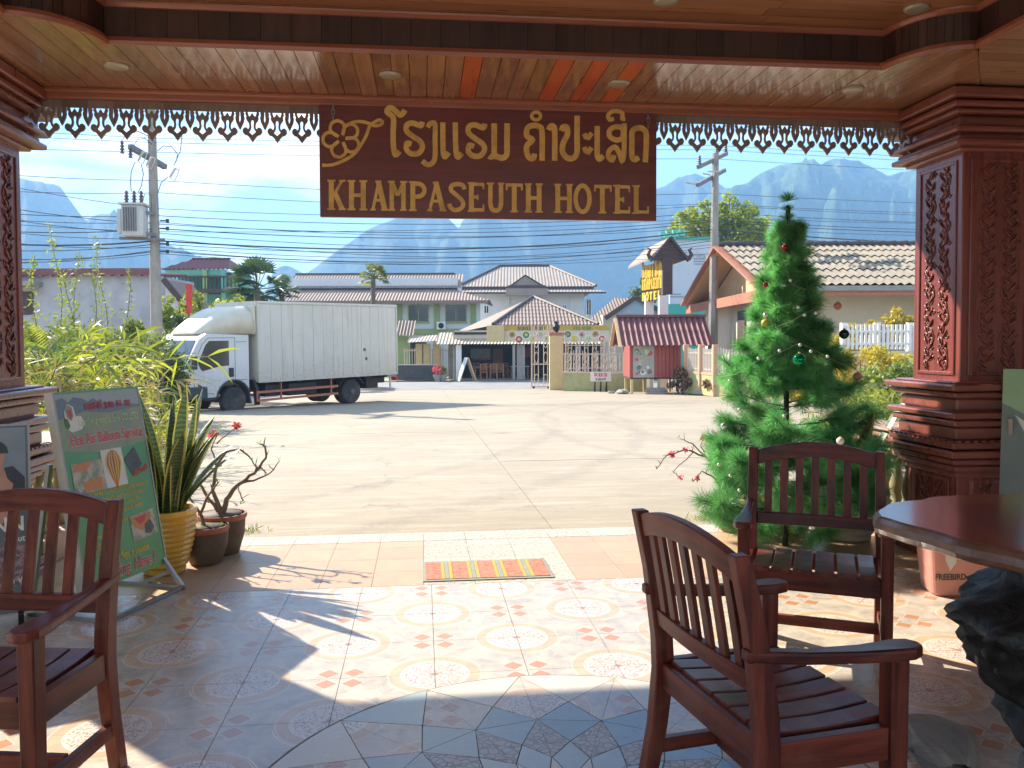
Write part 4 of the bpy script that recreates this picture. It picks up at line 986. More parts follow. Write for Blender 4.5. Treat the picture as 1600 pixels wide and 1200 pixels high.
def balloon(cx, cy, r, d):
    for k, (w, mt) in enumerate(((1.0, m_pyel), (.82, m_pred), (.62, m_pyel), (.42, m_pdark), (.30, m_pyel), (.12, m_pred))):
        pts = []
        for i in range(21):
            a = math.pi*(1-i/20); pts.append((cx+r*w*math.cos(a), cy-r*math.sin(a)*(.80)))
        pts += [(cx+r*w*.55, cy+r*.7), (cx+r*.1, cy+r*1.25), (cx-r*.1, cy+r*1.25), (cx-r*w*.55, cy+r*.7)]
        bpoly('printed_balloon', pts, mt, d+.0003*k)
    bpoly('printed_basket', [(cx-r*.12, cy+r*1.32), (cx+r*.12, cy+r*1.32), (cx+r*.1, cy+r*1.5), (cx-r*.1, cy+r*1.5)], m_porange, d)
balloon(.54, .40, .098, .0036)
bpoly('printed_photo', [(.68, .385), (.83, .325), (.90, .43), (.76, .49)], m_pdark, .0026)
bpoly('printed_photo', [(.62, .70), (.95, .685), (.96, .825), (.63, .84)], m_photo, .0026)
bpoly('printed_canopy', [(.63, .71), (.90, .70), (.88, .75), (.76, .79), (.66, .76)], m_porange, .0032)
bpoly('printed_canopy', [(.68, .715), (.84, .708), (.80, .745), (.74, .755)], m_pred, .0037)
bpoly('printed_figure', [(.80, .76), (.88, .74), (.92, .79), (.86, .82), (.79, .81)], m_pdark, .0042)
bpoly('printed_logo', [(.07, .09), (.12, .05), (.18, .07), (.19, .12), (.25, .12), (.28, .16), (.24, .19), (.13, .20), (.08, .18)], m_pwhite, .0030)
bpoly('printed_logo', [(.085, .08), (.125, .055), (.165, .075), (.17, .115), (.135, .14), (.095, .12)], m_bhill, .0036)
bpoly('printed_logo', [(.115, .085), (.15, .08), (.155, .11), (.135, .135), (.115, .115)], m_pred, .0042)
bpoly('printed_logo', [(.065, .125), (.10, .13), (.115, .165), (.09, .185), (.065, .165)], m_leafprint, .0042)
for s_ in (-1, 1):
    f = MB(); f.beam((s_*.30, .03, .17), (s_*.30, -.10, .012), .022, .022, (1, 0, 0)); f.beam((s_*.30, -.12, .012), (s_*.30, .40, .012), .022, .022, (1, 0, 0)); f.beam((s_*.30, .38, .012), (s_*.30, .24, .80), .022, .022, (1, 0, 0)); f.beam((s_*.30, -.02, .10), (s_*.30, .16, .02), .02, .02, (1, 0, 0))
    f.build('stand_leg', m_frame, board)
f = MB(); f.beam((-.29, -.10, .012), (.29, -.10, .012), .02, .02); f.build('stand_bar', m_frame, board)

# ---------------------------------------------------------------- standing poster at the left edge
po = thing('standing_poster', 'dark printed poster of two helmeted riders on a stand at the left edge', 'poster', (-2.15, 4.22, 0), math.radians(24))
PM = Matrix.Translation((0, 0, .10)) @ Matrix.Rotation(math.radians(90-7), 4, 'X')
m_pbg = M_('poster_background', (.11, .13, .15), (.06, .075, .09), .35, 3, coat=.2); m_skin = M_('printed_skin', (.45, .26, .18), (.36, .19, .13), .4, 9)
m_phelmet = M_('printed_helmet', (.025, .025, .035), None, .4, 9); m_pmauve = M_('printed_blossom', (.30, .20, .22), (.09, .08, .08), .4, 40, lo=.45, hi=.55)
m_psky = M_('printed_pale_blue', (.25, .31, .36), (.13, .17, .21), .35, 3)
def ppart(name, mb, mat): o = mb.build(name, mat, po, fix=True); o.matrix_local = PM; return o
b = MB(); b.box(-.36, .235, 0, .92, -.02, 0); ppart('panel', b, m_pbg)
for x0, x1, y0, y1 in ((.235, .245, -.01, .93), (-.36, .235, .92, .93), (-.36, .235, -.01, 0)):
    b = MB(); b.box(x0, x1, y0, y1, -.024, .004); ppart('frame_bar', b, m_frame)
def ppoly(name, pts, mat, d):
    b = MB(); b.prism(pts, (0, 0, 0), X3, Y3, Z3, d-.0004, d); ppart(name, b, mat)
def ell(cx, cy, rx, ry, a0=0, a1=360, n=18): return [(cx+rx*math.cos(math.radians(a0+(a1-a0)*i/n)), cy+ry*math.sin(math.radians(a0+(a1-a0)*i/n))) for i in range(n if a1-a0 == 360 else n+1)]
ppoly('printed_sky', [(-.34, .60), (.225, .60), (.225, .91), (-.34, .91)], m_psky, .001)
ppoly('printed_jacket', [(-.05, .50), (.22, .50), (.22, .66), (.17, .72), (.05, .70), (-.02, .62)], m_phelmet, .0016)
ppoly('printed_face', ell(.085, .765, .050, .062), m_skin, .0022)
ppoly('printed_helmet', ell(.085, .785, .066, .068, 0, 180), m_phelmet, .0028)
ppoly('printed_mouthpiece', ell(.10, .725, .022, .013), m_phelmet, .0028)
ppoly('printed_hand', [(.05, .60), (.10, .58), (.16, .59), (.17, .63), (.145, .66), (.125, .735), (.113, .735), (.115, .67), (.085, .725), (.073, .72), (.085, .665), (.055, .64)], m_skin, .0034)
ppoly('printed_face', ell(-.06, .60, .062, .075), m_skin, .004)
ppoly('printed_helmet', ell(-.06, .625, .085, .08, 0, 180), m_bmount, .0046)
ppoly('printed_shoulder', [(-.02, .44), (.12, .44), (.16, .50), (.10, .57), (.0, .54)], m_skin, .004)
ppoly('printed_vest', [(-.2, .40), (.02, .40), (.05, .53), (-.02, .56), (-.2, .52)], m_phelmet, .005)
ppoly('printed_blossom', [(-.34, .13), (.225, .13), (.225, .33), (-.34, .33)], m_pmauve, .001)
def ptext(body, size, x, y, mat, bold=0):
    text_mesh('printed_line', body, size, mat, po, PM @ Matrix.Translation((x, y, .0055)), 'RIGHT', .0004, bold, .9)
ptext('NN', .10, .215, .43, m_pwhite, .002); ptext('minut', .042, .215, .36, m_pwhite, .0006); ptext('n v', .05, .20, .16, m_pwhite, .0004); ptext('n here!', .055, .18, .06, m_pyel, .001)
for x in (-.25, .19):
    f = MB(); f.beam((x, -.14, .012), (x, .26, .012), .03, .02, (1, 0, 0)); f.beam((x, 0.02, .012), (x, .0, .14), .025, .025, (1, 0, 0)); f.beam((x, .25, .012), (x, .10, .75), .02, .02, (1, 0, 0)); f.build('stand_leg', m_iron, po)

# ---------------------------------------------------------------- notice board at the right edge
nb = thing('notice_board', 'pale green and white board leaning by the right pillar, cut by the right edge', 'signboard', (3.69, 4.42, 0), math.radians(-42))
NM = Matrix.Translation((0, 0, .12)) @ Matrix.Rotation(math.radians(90-9), 4, 'X')
m_nb = M_('board_pale_green', (.34, .50, .27), (.26, .42, .22), .35, 4); m_nbw = M_('board_grey_green', (.20, .25, .22), (.14, .18, .16), .4, 3)
b = MB(); b.box(-.33, .33, 0, 1.14, -.03, 0); o = b.build('panel', m_nbw, nb); o.matrix_local = NM
for nm, pts, mt, d in (('printed_band', [(-.33, 1.14), (.33, 1.14), (.33, .60), (-.10, .84)], m_nb, .0012), ('printed_band', [(-.33, 1.14), (-.33, .93), (-.2, .86), (-.2, 1.14)], m_nb, .0018), ('printed_band', [(-.26, .86), (-.10, .74), (.1, .60), (.33, .56), (.33, .46), (.05, .50), (-.2, .74)], m_pwhite, .0024),
                      ('printed_circle', ell(.12, .78, .14, .14), m_pred, .003), ('printed_circle', ell(.12, .78, .09, .09), m_pyel, .0036)):
    b = MB(); b.prism(pts, (0, 0, 0), X3, Y3, Z3, d-.0004, d); o = b.build(nm, mt, nb, fix=True); o.matrix_local = NM
for x in (-.28, .28):
    f = MB(); f.beam((x, -.03, .0), (x, -.0, .14), .025, .025, (1, 0, 0)); f.beam((x, .34, .0), (x, .10, .95), .022, .022, (1, 0, 0)); f.build('stand_leg', m_frame, nb)
# ---------------------------------------------------------------- christmas tree
m_needle = leaf('green_tinsel_needle', (.07, .31, .11), (.22, .52, .25), .4, 7, .45, rnd=.35)
m_twig = M_('dark_twig', (.02, .03, .02), None, .7, 20)
m_tinseltrunk = M_('tinsel_trunk', (.010, .022, .014), None, .7, 40, bump=.5)
def rvec():
    while True:
        v = Vector((random.uniform(-1, 1), random.uniform(-1, 1), random.uniform(-1, 1)))
        if .05 < v.length < 1: return v.normalized()
def needle(mb, p, d, L, w):
    s_ = d.cross(rvec()).normalized()*w
    mid = p+d*L*.55+Vector((0, 0, -L*.03)); tip = p+d*L+Vector((0, 0, -L*.10))
    mb.add([p-s_*.6, p+s_*.6, mid+s_, tip, mid-s_], [(0, 1, 2, 3, 4)])
def tuft(mb, p, axis, L, n, w=.0013, spread=1.15):
    axis = axis.normalized()
    for i in range(n):
        d = (axis*random.uniform(-.15, 1.0)+rvec()*spread).normalized()
        if d.dot(axis) < -.25: d = -d
        needle(mb, p-axis*random.uniform(0, .05), d, L*random.uniform(.75, 1.15), w)
def branch_meshes(L, ntuft, seed, NL):
    random.seed(seed); mb = MB(); st = MB()
    pts = [Vector((0, 0, 0)), Vector((L*.5, random.uniform(-.03, .03)*L, L*.02)), Vector((L, 0, -L*.02+random.uniform(-.05, .12)*L))]
    st.tube(pts, [.006, .0045, .003], 5)
    ends = [(pts[2], (pts[2]-pts[1]).normalized())]
    for k in range(ntuft-1):
        t_ = random.uniform(.35, .92); b = pts[0].lerp(pts[2], t_); sd_ = 1 if k % 2 else -1
        d = Vector((.75, sd_*random.uniform(.4, .9), random.uniform(-.15, .45))).normalized(); e = b+d*L*random.uniform(.22, .38)
        st.tube([b, e], [.004, .0025], 4); ends.append((e, d))
    for e, d in ends: tuft(mb, e, d, NL, 150, .001); tuft(mb, e-d*NL*.45, d, NL*.95, 90, .001); tuft(mb, e-d*NL*.9, d, NL*.85, 50, .001)
    for i in range(40):
        t_ = random.uniform(.3, 1); p = pts[0].lerp(pts[2], t_); needle(mb, p, (Vector((.7, 0, 0))+rvec()).normalized(), NL*.7, .0013)
    return mb.mesh('needles', m_needle), st.mesh('branch', m_twig)
random.seed(11)
XT = Vector((2.50, 5.50, 0))
xm = thing('christmas_tree', 'artificial green christmas tree hung with baubles, standing before the right pillar', 'christmas tree', XT)
MB().tube([(0, 0, 0), (0, 0, 2.35)], [.022, .016], 8).build('trunk', m_tinseltrunk, xm)
tk = MB()
random.seed(5)
for i in range(420):
    z = random.uniform(.02, 2.3); a = random.uniform(0, 6.283); needle(tk, Vector((.015*math.cos(a), .015*math.sin(a), z)), Vector((math.cos(a), math.sin(a), random.uniform(-.2, .6))).normalized(), .028, .0016)
tk.build('trunk_tinsel', m_needle, xm)
bm_big = [branch_meshes(.50, 6, 20+i, .105) for i in range(4)]
bm_mid = [branch_meshes(.36, 5, 30+i, .10) for i in range(4)]
bm_small = [branch_meshes(.20, 3, 40+i, .10) for i in range(3)]
random.seed(17)
def prof(z):      # tree radius by height
    for (z0, r0), (z1, r1) in zip(((.0, .30), (.12, .38), (.3, .57), (.75, .58), (1.05, .47), (1.25, .37), (1.5, .295), (1.8, .235), (2.1, .185), (2.25, .14), (2.5, .10)), ((.12, .38), (.3, .57), (.75, .58), (1.05, .47), (1.25, .37), (1.5, .295), (1.8, .235), (2.1, .185), (2.25, .14), (2.5, .10))):
        if z0 <= z <= z1: return r0+(r1-r0)*(z-z0)/(z1-z0)
    return .1
def put_branch(z, a, r, tilt):
    kind = bm_big if r > .42 else bm_mid if r > .27 else bm_small
    L = .50 if kind is bm_big else .36 if kind is bm_mid else .20
    nm, sm = random.choice(kind); s_ = (r-.06)/L
    sc = (s_, max(s_, .85), max(s_, .85))
    b = link('branch', sm, xm, (0, 0, z), (random.uniform(-.5, .5), -tilt, a), sc)
    n = link('needles', nm, b)
z = .20; a = 0
levels = [(.20, 8), (.30, 10), (.41, 10), (.53, 10), (.66, 8), (.80, 3), (.97, 4), (1.12, 9), (1.18, 9), (1.27, 9), (1.36, 9), (1.45, 9), (1.54, 8), (1.63, 8), (1.72, 8), (1.80, 8), (1.88, 7), (1.96, 7), (2.04, 7), (2.11, 6), (2.18, 6)]
for z, n in levels:
    a0 = random.uniform(0, 6.28)
    for i in range(n):
        ang = a0+2*math.pi*i/n+random.uniform(-.25, .25)
        r = prof(z)*random.uniform(.82, 1.08)
        put_branch(z+random.uniform(-.04, .04), ang, r, random.uniform(-.05, .35) if z > .4 else random.uniform(-.25, .1))
tp = MB()
for zz, L, n in ((2.20, .10, 110), (2.26, .085, 100), (2.31, .075, 90), (2.36, .07, 90), (2.43, .09, 130)):
    for i in range(n):
        d = (Vector((0, 0, .75))+rvec()*.75).normalized(); needle(tp, Vector((0, 0, zz-.05)), d, L*random.uniform(.8, 1.1), .0014)
tp.build('tree_top', m_needle, xm)
# baubles
def bauble(u, v, z, r, mat, label, cap=True):
    p = dep(u, v, z)
    t = thing('bauble', label, 'bauble', p, 0, 'baubles hung on the christmas tree')
    MB().lathe([(0, -r), (r*.38, -r*.92), (r*.71, -r*.71), (r*.92, -r*.38), (r, 0), (r*.92, r*.38), (r*.71, r*.71), (r*.38, r*.92), (.0, r)], 20).build('ball', mat, t, smooth=True)
    MB().lathe([(r*.22, r*.9), (r*.22, r*1.18), (0, r*1.2)], 8).build('bauble_cap', m_gold, t)
    return t
m_bg = M_('green_bauble', (.0, .22, .08), None, .08, 5, metal=.7, rvar=.02); m_br = M_('red_bauble', (.35, .02, .03), None, .12, 5, metal=.5, rvar=.02); m_bw = M_('white_bauble', (.75, .72, .66), None, .25, 5, rvar=.02)
m_bp = M_('pink_bauble', (.45, .10, .28), None, .15, 5, metal=.4, rvar=.02); m_bo = M_('peach_bauble', (.60, .24, .15), None, .3, 5, rvar=.02); m_bd = M_('dark_bauble', (.02, .07, .055), None, .1, 5, metal=.6, rvar=.02); m_by = M_('yellow_bauble', (.60, .45, .06), None, .3, 6, rvar=.02); m_bs = M_('silver_bauble', (.6, .6, .6), None, .15, 5, metal=.8, rvar=.02)
for a in ((1249, 562, 5.12, .040, m_bg, 'large shiny green bauble at the middle of the christmas tree'), (1226, 387, 5.6, .022, m_br, 'small dark red bauble near the top of the christmas tree'),
          (1319, 522, 5.6, .034, m_bd, 'dark teal bauble hanging at the right side of the christmas tree'), (1193, 536, 5.6, .026, m_bp, 'pink bauble at the left side of the christmas tree'),
          (1309, 478, 5.55, .027, m_bo, 'peach bauble at the upper right side of the christmas tree'), (1196, 505, 5.62, .030, m_by, 'yellow ornament at the upper left side of the christmas tree'),
          (1197, 493, 5.6, .022, m_bs, 'silver bauble just above the yellow ornament on the christmas tree'), (1131, 666, 5.5, .022, m_bs, 'silver bauble at the lower left edge of the christmas tree'),
          (1313, 689, 5.1, .024, m_bw, 'white bauble low on the right of the christmas tree above a chair back'), (1340, 588, 5.55, .030, m_bo, 'peach bauble at the lower right edge of the christmas tree'),
          (1196, 445, 5.55, .018, m_br, 'small red bauble at the left, below the top of the christmas tree')):
    bauble(*a)
m_wire = M_('pale_wire', (.22, .27, .17), None, .6, 10)
sl = thing('string_lights', 'pale string of small round lights draped across the christmas tree', 'string lights', XT)
wire_px = [[(1120, 590, 5.5), (1150, 585, 5.1), (1185, 563, 5.0), (1215, 553, 5.0), (1250, 536, 5.05), (1275, 548, 5.05), (1300, 562, 5.1), (1330, 575, 5.3)], [(1215, 510, 5.1), (1240, 500, 5.08), (1262, 487, 5.1), (1285, 478, 5.15), (1305, 480, 5.3)],
           [(1130, 700, 5.2), (1145, 730, 5.1), (1160, 750, 5.05), (1165, 770, 5.05)], [(1230, 430, 5.25), (1238, 445, 5.2), (1258, 452, 5.15)], [(1115, 620, 5.4), (1140, 632, 5.1), (1160, 650, 5.1), (1200, 660, 5.02), (1250, 640, 5.0)]]
for wp in wire_px: MB().tube([dep(*q)-XT for q in wp], .0016, 4).build('wire', m_wire, sl)
bl = MB().lathe([(0, -.0105), (.0075, -.0075), (.0105, 0), (.0075, .0075), (0, .0105)], 10).mesh('bulb', m_bw, True)
for u, v, z in ((1235, 438, 5.2), (1257, 492, 5.08), (1275, 489, 5.1), (1250, 539, 5.04), (1267, 549, 5.05), (1293, 557, 5.06), (1218, 548, 5.0), (1185, 560, 5.0), (1140, 595, 5.1), (1123, 726, 5.15), (1141, 743, 5.1), (1155, 766, 5.05), (1155, 640, 5.1), (1225, 650, 5.0), (1247, 480, 5.12)):
    link('bulb', bl, sl, dep(u, v, z)-XT)

# ---------------------------------------------------------------- potted plants
def snake_mat():
    t = NT('snake_plant_leaf'); uv = t.new('UVMap'); s = t.new('SeparateXYZ'); t.l.new(uv.outputs[0], s.inputs[0])
    P = t.coord('Object'); n = t.noise(P, 14, 4); w = t.new('TexWave', wave_type='BANDS', bands_direction='Z'); w.inputs['Scale'].default_value = 9; w.inputs['Distortion'].default_value = 6; w.inputs['Detail'].default_value = 3; t.l.new(P, w.inputs['Vector'])
    g = t.mix(w.outputs['Fac'], (.035, .085, .03), (.11, .17, .07)); e = t.math('ABSOLUTE', t.math('SUBTRACT', s.outputs[0], .5))
    c = t.mix(t.ramp(t.math('ADD', e, t.math('MULTIPLY', n, .06)), .385, .405), g, (.50, .44, .10))
    t.put(t.b.inputs['Base Color'], c); t.b.inputs['Roughness'].default_value = .35
    tr = t.new('BsdfTranslucent'); t.l.new(c, tr.inputs[0]); ms = t.new('MixShader'); ms.inputs[0].default_value = .18
    t.l.new(t.b.outputs[0], ms.inputs[1]); t.l.new(tr.outputs[0], ms.inputs[2]); t.l.new(ms.outputs[0], t.out.inputs[0]); return t.mat
m_snake = snake_mat()
def blade_mesh(name, L, W, bend, twist, mat, cup=.25, n=8, tip=.0, shape=None):
    verts = []; uvs = []
    for i in range(n+1):
        t_ = i/n; w = W*(shape(t_) if shape else (.45+.55*math.sin(min(1, t_*1.6)*math.pi/2))*(1-max(0, (t_-.55)/.45)**2.2))
        w = max(w, .0008); c = Vector((bend*L*t_*t_, 0, L*t_*(1-.12*bend*t_*1.5))); tw = twist*t_
        sx_ = Vector((-math.sin(tw)*1, math.cos(tw), 0)); nz = Vector((math.cos(tw), math.sin(tw), 0))
        for k, f in enumerate((-1, 0, 1)):
            verts.append(c+sx_*(f*w/2)+nz*(cup*w*abs(f)*.5)); uvs.append(((f+1)/2, t_))
    fs = []
    for i in range(n):
        for k in range(2): a = 3*i+k; fs.append((a, a+1, a+4, a+3))
    me = bpy.data.meshes.new(name); me.from_pydata([tuple(v) for v in verts], [], fs); me.materials.append(mat)
    ul = me.uv_layers.new(name='UVMap')
    for p in me.polygons:
        p.use_smooth = True
        for li in p.loop_indices: ul.data[li].uv = uvs[me.loops[li].vertex_index]
    return me
m_soil = M_('dark_soil', (.06, .045, .03), (.03, .022, .016), .9, 30, bump=.6)
m_terra = M_('terracotta', (.40, .14, .08), (.30, .10, .06), .7, 8, bump=.1, dirt=(.16, .10, .07), dirt_amt=.5)
m_darkpot = M_('dark_clay', (.13, .085, .055), (.075, .05, .035), .75, 9, bump=.2, dirt=(.20, .16, .10), dirt_amt=.5)
m_ypot = M_('yellow_glaze', (.72, .42, .05), (.60, .32, .04), .3, 6, coat=.4, dirt=(.30, .17, .05), dirt_amt=.35)
m_opot = M_('orange_glaze', (.58, .24, .06), (.48, .18, .05), .35, 6, coat=.3)
m_wpot = M_('cream_glaze', (.52, .46, .34), (.40, .35, .26), .45, 6, dirt=(.25, .2, .14), dirt_amt=.4)
snake_me = [blade_mesh('leaf', 1, .085+.012*(i % 3), .05+.06*i, .3*(i-2), m_snake, .35) for i in range(5)]
def snake_plant(name, label, loc, pot_prof, pot_mat, ringed, leaves, rim):
    t = thing(name, label, 'potted plant', loc)
    b = MB().lathe(pot_prof, 32); b.build('pot', pot_mat, t, smooth=not ringed)
    zt = rim[1]; MB().lathe([(0, zt), (rim[0], zt)], 24).build('soil', m_soil, t)
    for k, (x, y, L, lx, ly, w) in enumerate(leaves):
        dirn = math.atan2(ly, lx); tl = math.hypot(lx, ly)
        link('leaf', snake_me[k % 5], t, (x, y, zt-.02), (0, tl, dirn+0.0), (w, w, L))
    return t
def ribbed(r0, r1, H, ribs, dep_):
    p = [(r0*.9, 0), (r0, .012)]
    n = ribs*4
    for i in range(n+1):
        t_ = i/n; z = .04+(H-.09)*t_; r = r0+(r1-r0)*math.sin(t_*math.pi/2)**.9
        r += dep_*abs(math.sin(math.pi*t_*ribs)); p.append((r, z))
    return p+[(r1+.012, H-.03), (r1+.014, H), (r1-.012, H), (r1-.02, H-.06), (r1-.03, H-.06)]
random.seed(3)
lv = []
for k in range(21):
    a = random.uniform(0, 6.28); r = random.uniform(0, .10); tl = random.uniform(.0, .17)
    lv.append((r*math.cos(a), r*math.sin(a), random.uniform(.48, .90), tl*math.cos(a), tl*math.sin(a), random.uniform(.85, 1.15)))
lv += [(.03, .0, .86, -.12, .05, 1.1), (.08, .02, .70, .22, .0, .85), (.07, -.03, .60, .42, .05, .8), (-.06, .02, .74, -.26, .1, 1.0), (0, .03, .78, .02, .1, 1.0), (.02, -.05, .62, .12, -.1, 1.1)]
snake_plant('snake_plant', 'tall snake plant in a yellow ribbed pot behind the balloon board', (-1.60, 5.33, 0), ribbed(.125, .185, .40, 9, .008), m_ypot, True, lv, (.155, .34))
lv2 = []
for k in range(12):
    a = random.uniform(0, 6.28); r = random.uniform(0, .08); tl = random.uniform(.02, .22)
    lv2.append((r*math.cos(a), r*math.sin(a), random.uniform(.45, .85), tl*math.cos(a), tl*math.sin(a), random.uniform(.9, 1.25)))
lv2 += [(.06, 0, 1.02, -.03, .0, 1.25), (.08, 0, .86, .08, -.02, 1.2), (.09, .02, .72, .12, 0, 1.2), (.09, -.03, .50, .5, -.1, 1.1)]
snake_plant('snake_plant', 'tall snake plant in a pale ribbed pot behind the christmas tree', (3.05, 5.66, 0), ribbed(.15, .20, .34, 6, .010), m_wpot, True, lv2, (.17, .28))

# adenium: swollen crooked bare branches and a few pink flowers
m_bark = M_('grey_bark', (.30, .235, .18), (.18, .14, .105), .8, 18, bump=.5); m_petal = leaf('pink_petal', (.65, .04, .11), (.72, .16, .22), .5, 30, .3); m_budleaf = leaf('young_leaf', (.25, .33, .06), (.35, .40, .10), .5, 20, .4)
pet = MB()
for k in range(5):
    a = 2*math.pi*k/5; d = Vector((math.cos(a), math.sin(a), .25)); s_ = Vector((-math.sin(a), math.cos(a), 0))
    pet.add([Vector((0, 0, 0)), d*.014-s_*.009, d*.027-s_*.006+Vector((0, 0, -.002)), d*.029+s_*.004, d*.015+s_*.010], [(0, 1, 2, 3, 4)])
pet_me = pet.mesh('flower', m_petal)
lf = MB(); lf.add([(0, 0, 0), (.012, .008, .004), (.035, 0, .008), (.012, -.008, .004)], [(0, 1, 2, 3)]); lf_me = lf.mesh('leaf', m_budleaf)
def adenium(label, loc, pot, pot_mat, rim_mat, branches, flowers, zt, rim_r, rim_h, moss=False):
    t = thing('adenium_plant', label, 'potted plant', loc)
    MB().lathe(pot, 28).build('pot', pot_mat, t, smooth=True)
    MB().lathe([(rim_r*.9, rim_h-.035), (rim_r+.012, rim_h-.035), (rim_r+.018, rim_h-.02), (rim_r+.014, rim_h), (rim_r-.014, rim_h), (rim_r-.02, rim_h-.04)], 28).build('pot_rim', rim_mat, t, smooth=False)
    MB().lathe([(0, zt), (rim_r-.012, zt)], 20).build('soil', m_soil, t)
    random.seed(len(branches)*7)
    for pts, r0, r1 in branches:
        P = [Vector(p) for p in pts]; n = len(P); Q = []
        for i in range(n-1):
            for k in range(3): q = P[i].lerp(P[i+1], k/3); Q.append(q+(rvec()*.006 if k else Vector()))
        Q.append(P[-1]); m = len(Q)
        mb = MB(); mb.tube(Q, [(r0+(r1-r0)*(i/(m-1))**.6)*.8 for i in range(m)], 7)
        for i in range(m//2, m-1, 2):
            d = (rvec()+Vector((0, 0, .6))).normalized()*random.uniform(.03, .08); mb.tube([Q[i], Q[i]+d*.6+rvec()*.006, Q[i]+d], [r1*.9, r1*.7, r1*.5], 5)
        mb.build('branch', m_bark, t, smooth=True)
        for k in range(3): link('leaf', lf_me, t, P[-1]+rvec()*.008, (random.uniform(-.8, .3), random.uniform(-1, 0), random.uniform(0, 6)))
    for p in flowers:
        for k in range(3): link('flower', pet_me, t, Vector(p)+rvec()*.014, (random.uniform(-1.4, 1.4)+.6, random.uniform(-1, 1), random.uniform(0, 6)), [random.uniform(.8, 1.25)]*3)
    if moss:
        g_ = MB()
        for k in range(90):
            a = random.uniform(0, 6.28); r = rim_r*random.uniform(0, 1); p = Vector((r*math.cos(a), r*math.sin(a), zt)); needle(g_, p, (rvec()*.7+Vector((0, 0, 1))).normalized(), .05, .006)
        o = g_.build('small_herbs', m_budleaf, t); o['kind'] = 'stuff'
    return t
pot_a = [(.085, 0), (.10, .01), (.135, .12), (.142, .20), (.135, .245)]
adenium('leafless adenium with pink flowers in a brown clay pot, right of the snake plant', (-1.36, 5.78, 0), [(.10, 0), (.115, .01), (.15, .13), (.155, .22), (.15, .27)], m_darkpot, m_terra,
        [([(0, 0, .26), (.03, .02, .36), (.10, .02, .45), (.17, 0, .50), (.24, 0, .56), (.30, 0, .64), (.29, .02, .72), (.26, .02, .73)], .03, .006),
         ([(.12, .02, .47), (.22, -.03, .49), (.33, -.02, .54), (.39, 0, .62)], .014, .004), ([(.0, .0, .26), (-.06, .02, .42), (-.04, .05, .58), (.03, .04, .68), (.12, .03, .70), (.20, .02, .63), (.25, 0, .56)], .024, .004),
         ([(-.02, .0, .28), (-.10, -.03, .42), (-.15, -.03, .52), (-.05, -.04, .58), (.02, -.05, .60)], .018, .005), ([(-.04, .05, .58), (-.07, .04, .70), (-.03, .03, .80)], .010, .004), ([(-.03, .03, .74), (.06, .02, .82), (.10, .02, .84)], .007, .003),
         ([(.10, .02, .45), (.13, -.05, .42), (.17, -.10, .37), (.15, -.12, .35)], .009, .003)],
        [(.11, .02, .855), (-.03, .03, .81), (-.06, .03, .80)], .24, .15, .27)
adenium('small adenium with low herbs in a red-rimmed clay pot beside the yellow pot', (-1.40, 5.52, 0), pot_a, m_darkpot, m_terra,
        [([(0, 0, .22), (-.03, 0, .32), (.02, .02, .44), (.08, .03, .52)], .022, .006), ([(-.02, 0, .30), (-.10, .02, .42), (-.12, .02, .52)], .014, .005)], [], .215, .13, .245, True)
adenium('pink flowered adenium in a small terracotta pot at the left foot of the christmas tree', (2.30, 5.98, 0), [(.07, 0), (.085, .01), (.11, .10), (.115, .17)], m_terra, m_terra,
        [([(0, 0, .16), (-.06, 0, .30), (-.10, .02, .46), (-.20, .02, .56), (-.36, 0, .62), (-.50, 0, .58), (-.58, 0, .48)], .022, .004), ([(-.04, 0, .28), (-.14, -.02, .40), (-.24, -.02, .46), (-.30, 0, .38)], .014, .004), ([(-.10, 0, .46), (-.30, .02, .66), (-.40, .02, .70)], .01, .003),
         ([(-.3, 0, .60), (-.46, -.02, .46), (-.40, -.02, .40)], .006, .003), ([(-.16, 0, .56), (-.24, .02, .64), (-.22, .02, .70)], .008, .003)],
        [(-.36, 0, .62), (-.28, .0, .40), (-.46, .0, .58), (-.22, .02, .70), (-.40, -.02, .41)], .13, .105, .175)
for loc, pf, mt, lab in (((2.74, 5.93, 0), [(.10, 0), (.12, .01), (.165, .14), (.17, .24), (.178, .25), (.178, .27), (.15, .27), (.145, .22)], m_opot, 'round orange glazed pot behind the christmas tree trunk'),
                         ((2.52, 6.02, 0), [(.07, 0), (.09, .01), (.12, .12), (.12, .2), (.128, .21), (.128, .23), (.105, .23), (.1, .18)], m_ypot, 'small yellow glazed pot at the back left of the christmas tree')):
    t = thing('flower_pot', lab, 'pot', loc); MB().lathe(pf, 28).build('pot', mt, t, smooth=True); MB().lathe([(0, pf[-1][1]), (pf[-1][0]+.005, pf[-1][1])], 20).build('soil', m_soil, t)

# ---------------------------------------------------------------- garden at the left of the lot
m_bamboo = leaf('yellow_green_blade', (.29, .33, .04), (.42, .41, .065), .45, 2, .5, rnd=.3)
m_dryblade = leaf('dry_blade', (.42, .33, .14), (.30, .22, .09), .6, 3, .3, rnd=.2)
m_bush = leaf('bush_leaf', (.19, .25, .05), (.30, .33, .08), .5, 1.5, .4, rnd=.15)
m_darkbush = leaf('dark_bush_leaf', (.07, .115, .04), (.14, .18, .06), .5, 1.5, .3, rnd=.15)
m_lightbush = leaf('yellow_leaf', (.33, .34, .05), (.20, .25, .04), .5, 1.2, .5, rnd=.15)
m_yflower = leaf('yellow_flower_leaf', (.55, .40, .04), (.42, .36, .05), .5, 1.5, .4)
m_brown = leaf('dry_brown_leaf', (.24, .15, .07), (.15, .09, .05), .7, 2, .2)
m_stem = M_('brown_stem', (.16, .12, .07), (.09, .07, .04), .8, 12, bump=.3)
def lf_shape(t_): return math.sin(min(1, t_*2.2+.12)*math.pi/2)*(1-t_**2.5)
